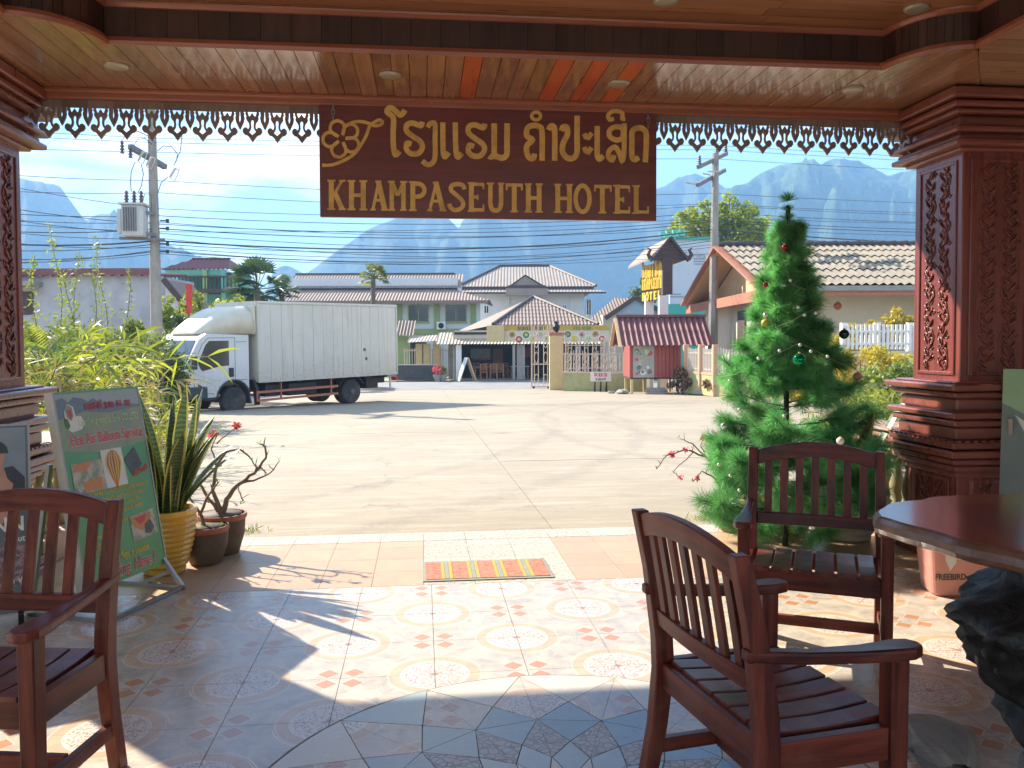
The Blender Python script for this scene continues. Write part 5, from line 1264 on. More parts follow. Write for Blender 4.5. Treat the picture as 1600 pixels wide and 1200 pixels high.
blade_me = [blade_mesh('blade', 1, .034, b, tw, m_bamboo, .25, 7, shape=lf_shape) for b, tw in ((.15, .3), (.35, -.4), (.55, .5), (.8, -.2))]
dry_me = [blade_mesh('dry_blade', 1, .024, b, tw, m_dryblade, .3, 7, shape=lf_shape) for b, tw in ((.4, .3), (.7, -.5), (.95, .6))]
m_greenbamboo = leaf('green_bamboo_leaf', (.13, .20, .035), (.22, .27, .05), .5, 2, .4, rnd=.2)
m_straw = M_('straw_stem', (.42, .33, .13), (.30, .22, .08), .7, 12)
def bamboo_stem(seed, bend):                   # arching thin stem with narrow hanging leaves
    random.seed(seed); st = MB(); lv_ = MB(); P = []
    for i in range(11):
        s_ = i/10; P.append(Vector((bend*s_*s_, .05*math.sin(s_*5+seed), s_*(1-.30*bend*s_*s_))))
    st.tube(P, [.007-.0005*i for i in range(11)], 4)
    for k in range(34):
        s_ = random.uniform(.25, 1.0); i = min(9, int(s_*10)); p = P[i].lerp(P[i+1], s_*10-i); dd = (P[i+1]-P[i]).normalized()
        d = (dd*random.uniform(.2, 1.0)+rvec()*.75+Vector((0, 0, -.25))).normalized(); L = random.uniform(.14, .30); w = d.cross(rvec()).normalized()*random.uniform(.007, .012)
        a = p+d*L*.35+w; b = p+d*L*.35-w; c = p+d*L*.75+w*.7+Vector((0, 0, -.03)); e = p+d*L*.75-w*.7+Vector((0, 0, -.03)); tip = p+d*L+Vector((0, 0, -.07))
        lv_.add([p, b, e, tip, c, a], [(0, 1, 2, 5), (5, 2, 3, 4)])
    return st, lv_
stem_me = []
for q in range(8):
    st, lv_ = bamboo_stem(600+q, .25+.09*q); stem_me.append((st.mesh('stem', m_straw if q % 2 else m_stem), lv_.mesh('leaves', m_dryblade if q in (3, 6) else m_greenbamboo if q in (1, 5) else m_bamboo)))
def grass_clump(label, loc, n, L, dry, spread=.5, h0=.0):
    t = thing('bamboo_clump', label, 'plant', loc); dry *= .4
    for k in range(int(n*.62)):
        r = random.random()**.5*spread; a = random.uniform(0, 6.28); sm, lm = random.choice(stem_me if random.random() > dry else (stem_me[3], stem_me[6])); ll = L*random.uniform(.65, 1.25)
        o = link('stem', sm, t, (r*math.cos(a), r*math.sin(a), h0*random.random()*.4), (0, random.uniform(-.1, .5), random.uniform(0, 6.28)), (ll, ll, ll)); link('leaves', lm, o)
    for k in range(int(n*.35)):
        a = random.uniform(0, 6.28); tl = random.uniform(.2, 1.2); r = random.random()**.5*spread; ll = L*random.uniform(.4, .8); d = random.random() < dry
        link('dry_blade' if d else 'blade', random.choice(dry_me if d else blade_me), t, (r*math.cos(a), r*math.sin(a), h0*random.random()), (0, tl, random.uniform(0, 6.28)), (random.uniform(.8, 1.3), random.uniform(.8, 1.3), ll))
    return t
def crown(blobs, n, size, seed, asp=.55):
    random.seed(seed); mb = MB(); tot = sum(b[3]**2 for b in blobs)
    for (x, y, z, r) in blobs:
        m = int(n*r*r/tot)
        subs = [(rvec()*r*random.uniform(.45, .95), r*random.uniform(.22, .42)) for _ in range(14)]
        for i in range(m):
            c, sr = random.choice(subs); p = Vector((x, y, z))+Vector((c.x, c.y, c.z*.85))+rvec()*sr*random.random()**.4
            s_ = size*random.uniform(.6, 1.3); a = rvec(); b = (a.cross(rvec())).normalized(); 
            mb.add([p-a*s_, p+b*s_*asp, p+a*s_, p-b*s_*asp], [(0, 1, 2, 3)])
    return mb
def shrub(name, label, loc, blobs, n, size, mat, seed, group=None, cat='shrub', stems=5):
    t = thing(name, label, cat, loc, 0, group); crown(blobs, n, size, seed).build('foliage', mat, t)
    st = MB(); random.seed(seed)
    for k in range(stems):
        b = random.choice(blobs); st.tube([(b[0]*.3+random.uniform(-.1, .1), b[1]*.3, -.1), (b[0]*.7, b[1]*.7, b[2]*.5), (b[0], b[1], b[2]+b[3]*.3)], [.03*b[3]+.012, .02, .008], 5)
    st.build('stem', m_stem, t); return t
random.seed(23)
def gp(u, z): p = dep(u, 533, z); return Vector((p.x, p.y, gz(p.y)))
gc = [('yellow green grass clump just beyond the left pillar', 62, 8.2, 46, 1.0, .25), ('tall yellow grass clump above the balloon board', 128, 9.0, 56, .95, .3), ('arching grass clump rising over the balloon board top', 168, 10.0, 56, .95, .35),
      ('dry straw coloured grass clump behind the balloon board', 85, 11.0, 64, 1.35, .6), ('tangled half dry grass clump left of the truck', 92, 12.5, 64, 1.5, .55), ('yellow grass clump in front of the truck bumper', 208, 12.5, 44, .85, .25),
      ('broad grass clump at the left edge beside the pillar', 20, 10.5, 55, 1.6, .35), ('green grass clump low between pillar and balloon board', 85, 6.9, 36, .75, .15), ('grass clump behind the snake plant beside the truck', 190, 9.2, 22, .62, .2),
      ('dense grass clump under the slanting roof at the left', 70, 14.0, 66, 1.9, .4)]
for lab, u, z, n, L, dry in gc: grass_clump(lab, gp(u, z), n, L, dry, .45+L*.18, .35)
# yellow palm frond plants
frond_l = blade_mesh('leaflet', 1, .05, .25, .1, m_lightbush, .2, 5, shape=lf_shape)
def frond_plant(label, loc, n, L, mat_me, h=.4, mat_st=None):
    t = thing('palm_plant', label, 'plant', loc)
    for k in range(n):
        a = 6.283*k/n+random.uniform(-.3, .3); el = random.uniform(.5, 1.3); P = []
        for i in range(9):
            s_ = i/8; P.append(Vector((math.cos(a)*L*s_*math.cos(el)*(1+.2*s_), math.sin(a)*L*s_*math.cos(el)*(1+.2*s_), h+L*s_*math.sin(el)-.35*L*s_*s_)))
        fr = MB(); fr.tube(P, [.012-.0009*i for i in range(9)], 4)
        for i in range(2, 9):
            for f in (0, .5):
                if i == 8 and f: continue
                p = P[i] if not f else (P[i]+P[min(8, i+1)])/2; dd = (P[i]-P[i-1]).normalized(); sd_ = dd.cross(Z3).normalized()
                for q in (-1, 1):
                    d = (dd*.8+sd_*q*.8+Vector((0, 0, -.1))).normalized(); ll = L*.30*(1-.5*abs(i/8-.5)); w = d.cross(Z3).normalized()*.018*L
                    fr.add([p, p+d*ll*.4+w, p+d*ll, p+d*ll*.4-w], [(0, 1, 2, 3)])
        fr.build('frond', mat_me, t)
    MB().tube([(0, 0, -.1), (0, 0, h)], [.05, .035], 6).build('stem', m_stem, t); return t
random.seed(31)
frond_plant('yellow palm fronds standing up near the left pillar', gp(64, 12.0)+Vector((0, 0, .7)), 5, 1.0, m_lightbush, .6)
frond_plant('feathery green palm plant beside the utility pole at the left', gp(222, 17.5), 7, 1.1, m_bush, 1.3)
frond_plant('yellow palm fronds leaning out by the truck cab', gp(252, 16.5)+Vector((0, 0, .3)), 5, .7, m_lightbush, .8)
shr = [('dark bush behind the grass at the left edge', 30, 15.5, [(0, 0, .9, 1.0), (1.0, .3, .8, .9)], 6500, .055, m_darkbush), ('dark green bush behind the grass clumps', 130, 17.0, [(0, 0, 1.0, 1.1), (1.3, .2, .9, 1.0), (-1.2, .2, 1.1, 1.0)], 9000, .055, m_darkbush),
       ('light green bush above the grass clumps at the left', 120, 18.5, [(0, 0, 1.6, .9), (1.0, .3, 1.7, .8), (-1.1, 0, 1.8, .8)], 8000, .045, m_bush), ('bushy green shrub beside the utility pole foot', 205, 20.0, [(0, 0, 1.2, .8), (.5, 0, 1.7, .6), (-.9, .2, 1.5, .8)], 6500, .045, m_bush),
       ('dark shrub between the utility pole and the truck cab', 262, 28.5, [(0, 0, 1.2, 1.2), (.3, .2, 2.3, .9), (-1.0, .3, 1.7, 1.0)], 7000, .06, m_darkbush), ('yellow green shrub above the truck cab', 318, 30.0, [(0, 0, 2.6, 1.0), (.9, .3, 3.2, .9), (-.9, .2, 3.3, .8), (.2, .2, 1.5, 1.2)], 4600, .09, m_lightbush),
       ('pale green shrub between the balcony house and the pole', 275, 31.0, [(0, 0, 2.9, .8), (.4, 0, 3.7, .6), (-.2, 0, 1.6, 1.1)], 3000, .085, m_bush)]
for i, (lab, u, z, bl_, n, s_, mt) in enumerate(shr): shrub('garden_shrub', lab, gp(u, z), bl_, n, s_, mt, 50+i)
# thin bamboo shoots with sparse leaves
def shoot(label, u, z, top_v, seed, spread=.35):
    random.seed(seed); b = gp(u, z); H = dep(u, top_v, z).z-b.z
    t = thing('bamboo_shoot', label, 'bamboo', b, 0, None)
    P = [Vector((.10*math.sin(i*.9+seed), .06*math.cos(i*1.3), H*i/8)) for i in range(9)]
    MB().tube(P, [.016-.0015*i for i in range(9)], 5).build('stalk', m_stem, t)
    l = MB()
    for k in range(int(150*H/4)):
        s_ = random.uniform(.38, 1.0); i = min(7, int(s_*8)); p = P[i].lerp(P[i+1], s_*8-i); d = (rvec()+Vector((0, 0, .35))).normalized(); p = p+d*random.uniform(0, spread*(1.15-s_)+.05)
        d2 = (rvec()+Vector((0, 0, -.2))).normalized(); q = d2.cross(rvec()).normalized()*.022; L = random.uniform(.08, .16)
        l.add([p, p+d2*L*.4+q, p+d2*L, p+d2*L*.4-q], [(0, 1, 2, 3)])
    l.build('foliage', m_bush if seed % 2 else m_lightbush, t)
for i, (lab, u, z, tv) in enumerate((('tallest thin bamboo shoot left of the utility pole', 90, 19.0, 352), ('second tall bamboo shoot, midway to the utility pole', 162, 19.5, 374), ('short bamboo shoot nearest the left pillar', 58, 18.0, 400), ('thin shoot between the two tall bamboo shoots', 122, 19.0, 398),
                                       ('sparse shoot just left of the utility pole', 200, 19.0, 420), ('leafy shoot before the white wall at the left', 145, 18.5, 420), ('small shoot over the red roof edge at the left', 108, 18.5, 430))):
    shoot(lab, u, z, tv, 60+i)

# plants along the right side of the lot
rs = [('yellow flowering shrub at the foot of the white picket fence', 1345, 20.5, [(0, 0, 1.1, .75), (.9, .2, 1.4, .6), (-.7, 0, 1.0, .6)], 3200, .06, m_yflower), ('green shrub in front of the white picket fence', 1395, 19.0, [(0, 0, .6, .75), (.9, .1, .8, .8), (-.8, .1, .5, .6)], 3600, .065, m_bush),
      ('leafy yellow green shrub at the right pillar foot', 1380, 12.0, [(0, 0, .35, .5), (.6, .1, .5, .5), (-.6, 0, .3, .4)], 3200, .045, m_lightbush), ('yellow leaved bush behind the picket fence', 1372, 25.0, [(0, 0, 2.2, .6), (.8, .2, 2.3, .6), (1.7, .2, 2.2, .6), (-.6, .2, 2.0, .5)], 2600, .08, m_yflower),
      ('dry brown hedge plant beside the red kiosk', 1088, 33.5, [(-.6, 0, .55, .6), (.3, 0, .55, .55)], 1800, .08, m_brown), ('dry bush below the pink fence posts', 1120, 31.5, [(0, 0, .35, .5), (.8, 0, .3, .4)], 1000, .08, m_brown), ('yellow shrub behind the christmas tree by the fence', 1300, 24.0, [(0, 0, 1.0, .8), (-.8, .2, .6, .6), (.4, 0, 1.7, .5)], 2600, .075, m_yflower),
      ('weedy green bush behind the right snake plant', 1345, 9.5, [(0, 0, .30, .40), (.5, .1, .45, .45)], 2200, .04, m_bush)]
for i, (lab, u, z, bl_, n, s_, mt) in enumerate(rs): shrub('garden_shrub', lab, gp(u, z), bl_, n, s_, mt, 90+i)
random.seed(41)
grass_clump('drooping grass clump beside the right pillar behind the tree', gp(1378, 10.5), 60, .95, .2, .5, .2)
for lab, u, v, n in (('small tuft of grass at the porch edge by the brown clay pots', 383, 830, 70), ('small tuft of grass at the porch edge left of the christmas tree', 1100, 812, 60)):
    p = onZ(u, v, -.04); g_ = MB()
    for k in range(n): needle(g_, Vector((random.gauss(0, .09), random.gauss(0, .045), 0)), (rvec()*.8+Vector((0, 0, .8))).normalized(), random.uniform(.04, .09), .004)
    tag(g_.build('grass_tuft', m_bush, None, p), lab, 'grass', 'grass tufts at the porch edge')
# ---------------------------------------------------------------- buildings round the lot and across the road
m_roofbrown = M_('brown_roof_tile', (.27, .18, .13), (.19, .125, .09), .75, 2, dirt=(.13, .10, .085), dirt_amt=.5, bump=.2)
m_roofpink = M_('faded_red_roof', (.32, .225, .165), (.25, .17, .125), .75, 1.5, dirt=(.18, .13, .11), dirt_amt=.4)
m_roofgrey = M_('pinkish_grey_roof', (.33, .265, .205), (.265, .205, .16), .75, 1, dirt=(.20, .16, .14), dirt_amt=.3)
m_roofred = M_('corrugated_red_roof', (.27, .085, .08), (.15, .06, .055), .7, 3, dirt=(.085, .06, .055), dirt_amt=.75, dirt_scale=3)
m_fibre = M_('grey_fibre_tile', (.29, .24, .165), (.21, .17, .12), .85, 3, dirt=(.16, .14, .12), dirt_amt=.5, rnd=.06)
m_awning = M_('cream_awning', (.52, .42, .28), (.43, .34, .23), .7, 3, dirt=(.25, .2, .14), dirt_amt=.4)
m_cwall = M_('cream_wall', (.60, .53, .41), (.53, .46, .35), .8, 2, dirt=(.36, .30, .22), dirt_amt=.3)
m_wwall = M_('white_house_wall', (.66, .66, .66), (.60, .60, .61), .8, 1, dirt=(.45, .44, .42), dirt_amt=.25)
m_gcol = M_('green_trim', (.28, .36, .14), (.22, .30, .11), .7, 3)
m_gwall = M_('mint_wall', (.16, .42, .30), (.12, .35, .25), .7, 2)
m_bluegable = M_('blue_grey_gable', (.34, .40, .46), (.27, .33, .39), .7, 4, stretch=(6, 6, .5))
m_fascia = M_('orange_brown_fascia', (.42, .17, .09), (.34, .12, .065), .6, 6); m_soffit_y = M_('yellow_soffit', (.62, .44, .24), (.55, .37, .19), .7, 3)
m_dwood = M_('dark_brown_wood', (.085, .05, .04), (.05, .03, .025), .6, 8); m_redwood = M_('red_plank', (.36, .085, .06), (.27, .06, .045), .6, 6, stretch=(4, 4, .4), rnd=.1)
m_pinkpost = M_('peach_post', (.58, .34, .22), (.50, .28, .18), .7, 4); m_picket = M_('pale_picket', (.60, .54, .45), (.52, .46, .38), .6, 6)
m_ygwall = M_('yellow_green_wall', (.46, .44, .20), (.34, .34, .14), .8, 2.5, dirt=(.22, .22, .12), dirt_amt=.5)
m_gate = M_('cream_iron', (.58, .50, .40), (.48, .38, .30), .5, 12); m_paleyel = M_('yellow_pillar', (.60, .47, .22), (.52, .40, .18), .7, 4)
m_teal = M_('teal_panel', (.05, .36, .30), (.04, .32, .26), .6, 2); m_bill = M_('pale_billboard', (.50, .55, .60), (.44, .50, .56), .6, 1); m_tealt = M_('teal_letter', (.10, .55, .42), None, .5, 5)
m_yellowtxt = M_('yellow_letter', (.75, .48, .03), (.68, .42, .03), .5, 8); m_grtxt = M_('grey_print', (.25, .28, .30), None, .6, 5)
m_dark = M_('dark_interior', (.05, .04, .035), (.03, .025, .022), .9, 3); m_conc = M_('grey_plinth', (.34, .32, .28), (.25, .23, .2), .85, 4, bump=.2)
m_chairw = M_('orange_wood', (.45, .20, .07), (.36, .15, .05), .5, 8)

def frame(name, label, cat, u, z, group=None, dr=0.0):
    p = gp(u, z); return thing(name, label, cat, p, -YAW+dr, group)
def lc(t, u, v, z):       # seen point -> local coordinates of a thing
    p = dep(u, v, z)-Vector(t.location); a = -t.rotation_euler.z
    return Vector((p.x*math.cos(a)-p.y*math.sin(a), p.x*math.sin(a)+p.y*math.cos(a), p.z))
def corr(mb, E0, E1, up, lens, pitch, amp, rows=1, step=.03, mi=0, spw=4):
    # corrugated sheet: eave E0 -> E1, waves run up the slope; lens = [(distance along eave, slope length)]
    E0 = Vector(E0); E1 = Vector(E1); ax = (E1-E0); L = ax.length; ax = ax/L; up = Vector(up).normalized(); nn = ax.cross(up).normalized()
    if nn.z < 0: nn = -nn
    n = max(2, int(L/pitch*spw))
    def ln(s_):
        for (a, b), (c, d) in zip(lens, lens[1:]):
            if a <= s_ <= c: return b+(d-b)*(s_-a)/max(1e-6, c-a)
        return lens[-1][1]
    mx = max(b for a, b in lens)
    for r in range(rows):
        t0, t1 = mx*r/rows, mx*(r+1)/rows+(.02 if r < rows-1 else 0); vs = []; idx = []
        for i in range(n+1):
            s_ = L*i/n; h = amp*math.cos(2*math.pi*i/spw); l = ln(s_); a, b = min(t0, l), min(t1, l)
            vs += [E0+ax*s_+up*a+nn*(h+step*(1 if rows > 1 else 0)), E0+ax*s_+up*b+nn*h]
        fs = [(2*i, 2*i+2, 2*i+3, 2*i+1) for i in range(n) if (vs[2*i]-vs[2*i+1]).length+(vs[2*i+2]-vs[2*i+3]).length > .01]
        mb.add(vs, fs, mi)
    return mb
def window(t, x0, x1, z0, z1, y, frame_m, parent=None):
    w = MB()
    for a, b, c, d in ((x0-.06, x0, z0-.06, z1+.06), (x1, x1+.06, z0-.06, z1+.06), (x0, x1, z1, z1+.06), (x0, x1, z0-.06, z0), ((x0+x1)/2-.03, (x0+x1)/2+.03, z0, z1)): w.box(a, b, y-.06, y+.02, c, d)
    o = w.build('window', frame_m, t)
    for a, b in ((x0, (x0+x1)/2-.03), ((x0+x1)/2+.03, x1)): MB().box(a, b, y-.02, y+.02, z0, z1).build('pane', m_glassdark, o)
    MB().box(x0-.1, x1+.1, y-.12, y+.0, z0-.14, z0-.062).build('sill', frame_m, o)

# --- house with the orange fascia behind the right fence
H = frame('tiled_house', 'cream house with a grey tiled roof and orange brown fascia at the right', 'house', 1130, 35)
zr, ze = lc(H, 1124, 383, 35).z, lc(H, 1195, 446, 29).z
ya, yb, ym = lc(H, 1195, 446, 29).y, lc(H, 1071, 476, 42).y, lc(H, 1124, 383, 35.2).y
xg = lc(H, 1124, 383, 35).x; XE = xg+21
slope = zr-ze
up_f = Vector((0, ym-ya, slope)); up_b = Vector((0, ym-yb, slope)); lf_, lb_ = up_f.length, up_b.length
for k in range(6):
    o_ = Vector((0, 0, 0)); b = MB(); e0 = Vector((xg, ya, ze))+up_f*(k/6); corr(b, e0, e0+Vector((XE-xg, 0, 0)), up_f, [(0, lf_/6+.10), (XE-xg, lf_/6+.10)], .30, .045, 1); 
    b.v = [Vector(p)+Vector((0, -.03, .045))*(1 if (i % 2 == 0) else 0) for i, p in enumerate(b.v)]; b.build('roof_course', m_fibre, H)
b = MB(); corr(b, (XE, yb, ze), (xg, yb, ze), up_b, [(0, lb_), (XE-xg, lb_)], .30, .045); b.build('rear_roof', m_fibre, H)
for q in range(40):
    x = xg+XE*0+q*.5; MB().tube([(x, ym, zr+.03), (x+.50, ym, zr+.05)], [.13, .16], 8).build('ridge_tile', m_dwood, H)
b = MB()
for y0, z0 in ((ya-.1, ze-.12), (yb+.1, ze-.12)): b.beam((xg-.05, y0, z0), (xg-.05, ym, zr-.05), .08, .32, (1, 0, 0))
b.build('barge_board', m_fascia, H)
MB().box(xg, XE, ya-.14, ya-.08, ze-.20, ze-.02).build('gutter', m_conc, H)
MB().box(xg, XE, ya-.07, ya-.03, ze-.36, ze-.06).build('fascia_board', m_fascia, H)
ins = 1.1      # gable wall set back from the barge
b = MB(); b.prism([(ya, ze-.2), (ym, zr-.2), (yb, ze-.2)], (xg+ins, 0, 0), Y3, Z3, X3, 0, .12); b.build('gable', m_soffit_y, H, fix=True)
b = MB()
for y0 in (ya, yb):
    b.add([(xg, y0, ze-.13), (xg+ins, y0, ze-.13), (xg+ins, ym, zr-.13), (xg, ym, zr-.13)], [(0, 1, 2, 3)])
b.build('roof_soffit', m_soffit_y, H)
b = MB(); b.beam((xg+.1, yb, ze-.35), (xg+.1, ya, ze-.30), .08, .40); b.add([(xg+.1, yb, ze-.3), (xg+.1, ya, ze-.25), (xg+ins, ya, ze+.05), (xg+ins, yb, ze)], [(0, 1, 2, 3)]); b.build('pent_roof', m_fascia, H)
MB().box(xg+.75, XE, ya+1.4, yb-1.2, -.5, ze-.1).build('wall', m_cwall, H)
MB().box(xg+ins+.3, XE, ya, ya+1.4, ze-.28, ze-.22).build('eave_soffit', m_cwall, H)
MB().box(xg+.68, xg+.745, (ya+ym)/2+1.5, (ya+ym)/2+2.6, .0, ze-.7).build('side_door', m_dwood, H)
for x in (xg+9.0, xg+13.0): MB().box(x, x+.09, ya+.15, ya+.24, -.5, ze-.28).build('veranda_post', m_dwood, H)
window(H, xg+4.2, xg+4.5, 1.35, 1.8, ya+1.36, m_conc)
b = MB(); q = lc(H, 1305, 470, 27); 
corr(b, (xg+4.6, ya-.7, 2.15), (XE, ya-.7, 2.15), (0, .9, .45), [(0, 1.2), (XE-xg-4.6, 1.2)], .28, .05); b.build('lean_to_roof', m_fibre, H)

# --- long pinkish two storey house across the road
L = frame('long_house', 'long two storey white house with green trim and faded red tiled roofs', 'house', 610, 64)
def P_(u, v, z=64): return lc(L, u, v, z)
xl, xr = P_(440, 470).x, P_(766, 470).x
zE, zM, zR = P_(600, 471).z, P_(600, 451).z, P_(600, 424).z
b = MB(); corr(b, (xl, -1.2, zE), (xr, -1.2, zE), (0, 2.8, zM-zE+.1), [(0, 3.0), (xr-xl-3.2, 3.0), (xr-xl, .02)], .24, .03); b.build('lower_roof', m_roofpink, L)
b = MB(); corr(b, (xr, -1.2, zE), (xr, 9, zE), (-3.2, 0, zM-zE+.1), [(0, .02), (3, 3.3), (7.2, 3.3), (10.2, .02)], .24, .03); b.build('lower_roof', m_roofpink, L)
x2 = P_(705, 440).x; x2e = P_(719, 448).x
b = MB(); corr(b, (xl, 1.2, zM+.12), (x2e, 1.2, zM+.12), (0, 3.2, zR-zM), [(0, 3.5), (x2-xl, 3.5), (x2e-xl, 3.4)], .24, .03); b.build('upper_roof', m_roofpink, L)
MB().box(xl, x2e-.3, 1.55, 1.7, zM-.15, zM+.10).build('roof_band', m_dwood, L); MB().box(xl, x2, 4.3, 4.5, zR-.1, zR+.22).build('ridge', m_dwood, L)
MB().box(xl, x2e-.3, 1.7, 7, zM-.3, zR-.4).build('upper_wall', m_wwall, L)
MB().box(xl, xr-.1, -1.3, -1.2, zE-.25, zE).build('fascia_board', m_roofbrown, L)
zf = P_(600, 517).z
MB().box(xl+.6, xr-1.1, 0, 9, -.3, zE+.2).build('wall', m_wwall, L)
for u in (624, 683, 740): x = P_(u, 500).x; MB().box(x-.22, x+.22, -.2, .0, -.3, zE-.1).build('column', m_gcol, L)
MB().box(xl+.6, xr-1.1, -.25, .0, zf-.25, zf+.15).build('floor_band', m_gcol, L)
for u0, u1 in ((639, 669), (697, 728)): a, c = P_(u0, 502), P_(u1, 478); window(L, a.x, c.x, a.z, c.z, -.02, m_gcol)
for u in (636, 690): 
    q = P_(u, 509); MB().box(q.x-.35, q.x+.35, -.45, -.02, q.z-.3, q.z+.3).build('air_conditioner', m_white, L, bevel=.03); MB().lathe([(0, 0), (.22, 0), (.22, .02), (0, .02)], 14, (q.x, -.455, q.z), Matrix.Rotation(math.pi/2, 4, 'X')).build('fan_grille', m_iron, L)
a = P_(630, 590); MB().box(a.x-1.2, a.x+1.8, -.05, -.012, 0, 2.3).build('door', m_glassdark, L)

# --- white house with the big hip roof
V = frame('hip_roof_house', 'large white house with a broad pinkish hip roof, behind the restaurant', 'house', 830, 78)
def Q_(u, v, z=78): return lc(V, u, v, z)
e0, e1 = Q_(716, 448), Q_(931, 449); r0, r1 = Q_(779, 406), Q_(864, 406); D = 14.0
rh = r0.z-e0.z; upv = Vector((0, D/2, rh)); ll = upv.length; Lw = e1.x-e0.x
b = MB(); corr(b, (e0.x, 0, e0.z), (e1.x, 0, e0.z), upv, [(0, .02), (r0.x-e0.x, ll), (r1.x-e0.x, ll), (Lw, .02)], .3, .025); b.build('roof', m_roofgrey, V)
for s_, ex, rx in ((-1, e0.x, r0.x), (1, e1.x, r1.x)):
    b = MB(); b.add([(ex, 0, e0.z), (ex, D, e0.z), (rx, D/2, r0.z)], [(0, 1, 2)]); b.build('roof_end', m_roofgrey, V)
b = MB(); b.add([(e0.x, D, e0.z), (e1.x, D, e0.z), (r1.x, D/2, r0.z), (r0.x, D/2, r0.z)], [(0, 1, 2, 3)]); b.build('rear_roof', m_roofgrey, V)
b = MB(); b.tube([(r0.x, D/2, r0.z+.03), (r1.x, D/2, r0.z+.03)], .16, 6)
for ex, rx in ((e0.x, r0.x), (e1.x, r1.x)): b.tube([(ex, 0, e0.z+.05), (rx, D/2, r0.z+.03)], .14, 6)
b.build('hip_cap', m_dwood, V)
f0, f1 = Q_(716, 458), Q_(946, 460)
b = MB(); corr(b, (e0.x-.3, -1.3, f0.z), (f1.x, -1.3, f0.z), (0, 1.5, e0.z-f0.z-.25), [(0, 1.6), (f1.x-e0.x-.9, 1.6), (f1.x-e0.x+.3, .05)], .3, .025); b.build('lower_roof', m_roofgrey, V)
MB().box(e0.x+.2, e1.x-.2, .1, D-.1, e0.z-.45, e0.z-.02).build('roof_band', m_dwood, V)
MB().box(e0.x-.3, f1.x-.1, -1.35, -1.27, f0.z-.16, f0.z).build('fascia_board', m_dwood, V)
d0, d1, da = Q_(797, 445, 76), Q_(849, 445, 76), Q_(821, 428, 76)
dl = Vector((da.x-d0.x, 0, da.z-d0.z))
b = MB()
b.add([(d0.x, -1.2, d0.z), (da.x, -1.2, da.z), (da.x, 4, da.z), (d0.x, 4, d0.z)], [(0, 1, 2, 3)]); b.add([(d1.x, -1.2, d0.z), (da.x, -1.2, da.z), (da.x, 4, da.z), (d1.x, 4, d0.z)], [(3, 2, 1, 0)]); b.add([(d0.x+.2, -1.0, d0.z), (d1.x-.2, -1.0, d0.z), (da.x, -1.0, da.z-.1)], [(0, 1, 2)])
b.build('dormer', m_roofgrey, V); MB().box(d0.x-.4, d1.x+.4, -2.2, -.9, d0.z-1.0, d0.z-.35).build('porch_roof', m_roofgrey, V); MB().box(d0.x-.2, d1.x+.2, -1.3, -.9, d0.z-.35, d0.z).build('dormer_band', m_dwood, V)
MB().box(e0.x+.6, f1.x-2.0, .1, D-1, -.3, e0.z-.3).build('wall', m_wwall, V)
for u0, u1, v0, v1 in ((757, 763, 478, 489), (880, 884, 477, 483), (917, 923, 468, 492)): a, c = Q_(u0, v1), Q_(u1, v0); window(V, a.x, c.x, a.z, c.z, .08, m_white)
for u in (795, 893): x = Q_(u, 480).x; MB().tube([(x, 0, 0), (x, 0, e0.z-.6)], .05, 6).build('drain_pipe', m_white, V)

# --- restaurant across the road
R = frame('restaurant', 'open front restaurant with a brown hip roof and a food banner across the road', 'restaurant', 815, 51.5)
def R_(u, v, z=51.5): return lc(R, u, v, z)
ap = R_(833, 464, 57); eL = R_(707, 521, 54); eM = R_(770, 508, 51); eR = R_(935, 508, 51)
b = MB(); u1 = Vector((0, ap.y-eM.y, ap.z-eM.z)); l1 = u1.length
corr(b, (eM.x, eM.y, eM.z), (eR.x, eM.y, eM.z), u1, [(0, .02), (ap.x-eM.x, l1), (eR.x-eM.x, .02)], .22, .03, 8, .02); b.build('front_roof', m_roofbrown, R)
b = MB(); b.add([(eL.x, eL.y, eL.z), (eM.x, eM.y, eM.z), (ap.x, ap.y, ap.z), (eL.x+.6, eL.y+9, eL.z)], [(0, 1, 2, 3)]); b.add([(eR.x, eM.y, eM.z), (eR.x, eM.y+11, eM.z), (ap.x, ap.y, ap.z)], [(0, 1, 2)]); b.add([(eL.x+.6, eL.y+9, eL.z), (eR.x, eM.y+11, eM.z), (ap.x, ap.y, ap.z)], [(2, 1, 0)]); b.build('side_roof', m_roofpink, R)
b = MB(); b.tube([(ap.x, ap.y, ap.z+.04), (eM.x, eM.y, eM.z+.06)], .11, 6); b.tube([(ap.x, ap.y, ap.z+.04), (eR.x, eM.y, eM.z+.06)], .11, 6); b.build('hip_cap', m_dwood, R)
a0, a1 = R_(683, 531, 49.5), R_(762, 536, 49.5); a2 = R_(760, 520, 51)
b = MB(); corr(b, (a0.x-.1, a0.y, a1.z-.05), (a1.x+6.8, a0.y, a1.z-.05), (0, 2.2, a2.z-a1.z+.05), [(0, 2.4), (a1.x+6.8-a0.x+.1, 2.4)], .2, .03); b.build('awning', m_awning, R)
y0 = R_(760, 560, 50.6).y
bn0, bn1 = R_(762, 534, 49.2), R_(952, 508, 49.2)
BNW = bn1.x-bn0.x
MB().box(bn0.x, bn1.x, bn0.y-.08, bn0.y, bn0.z, bn1.z).build('banner', m_cream, R)
MB().box(bn0.x, bn1.x, bn0.y-.09, bn0.y-.081, bn1.z-.32, bn1.z-.01).build('banner_strip', m_yel, R)
c_ = R_(774, 532, 49.2); MB().box(R_(761, 532, 49.2).x, R_(788, 532, 49.2).x, bn0.y-.5, bn0.y-.09, bn0.z, bn1.z).build('yellow_light_box', m_paleyel, R, bevel=.02)
RX = Matrix.Rotation(math.pi/2, 4, 'X')
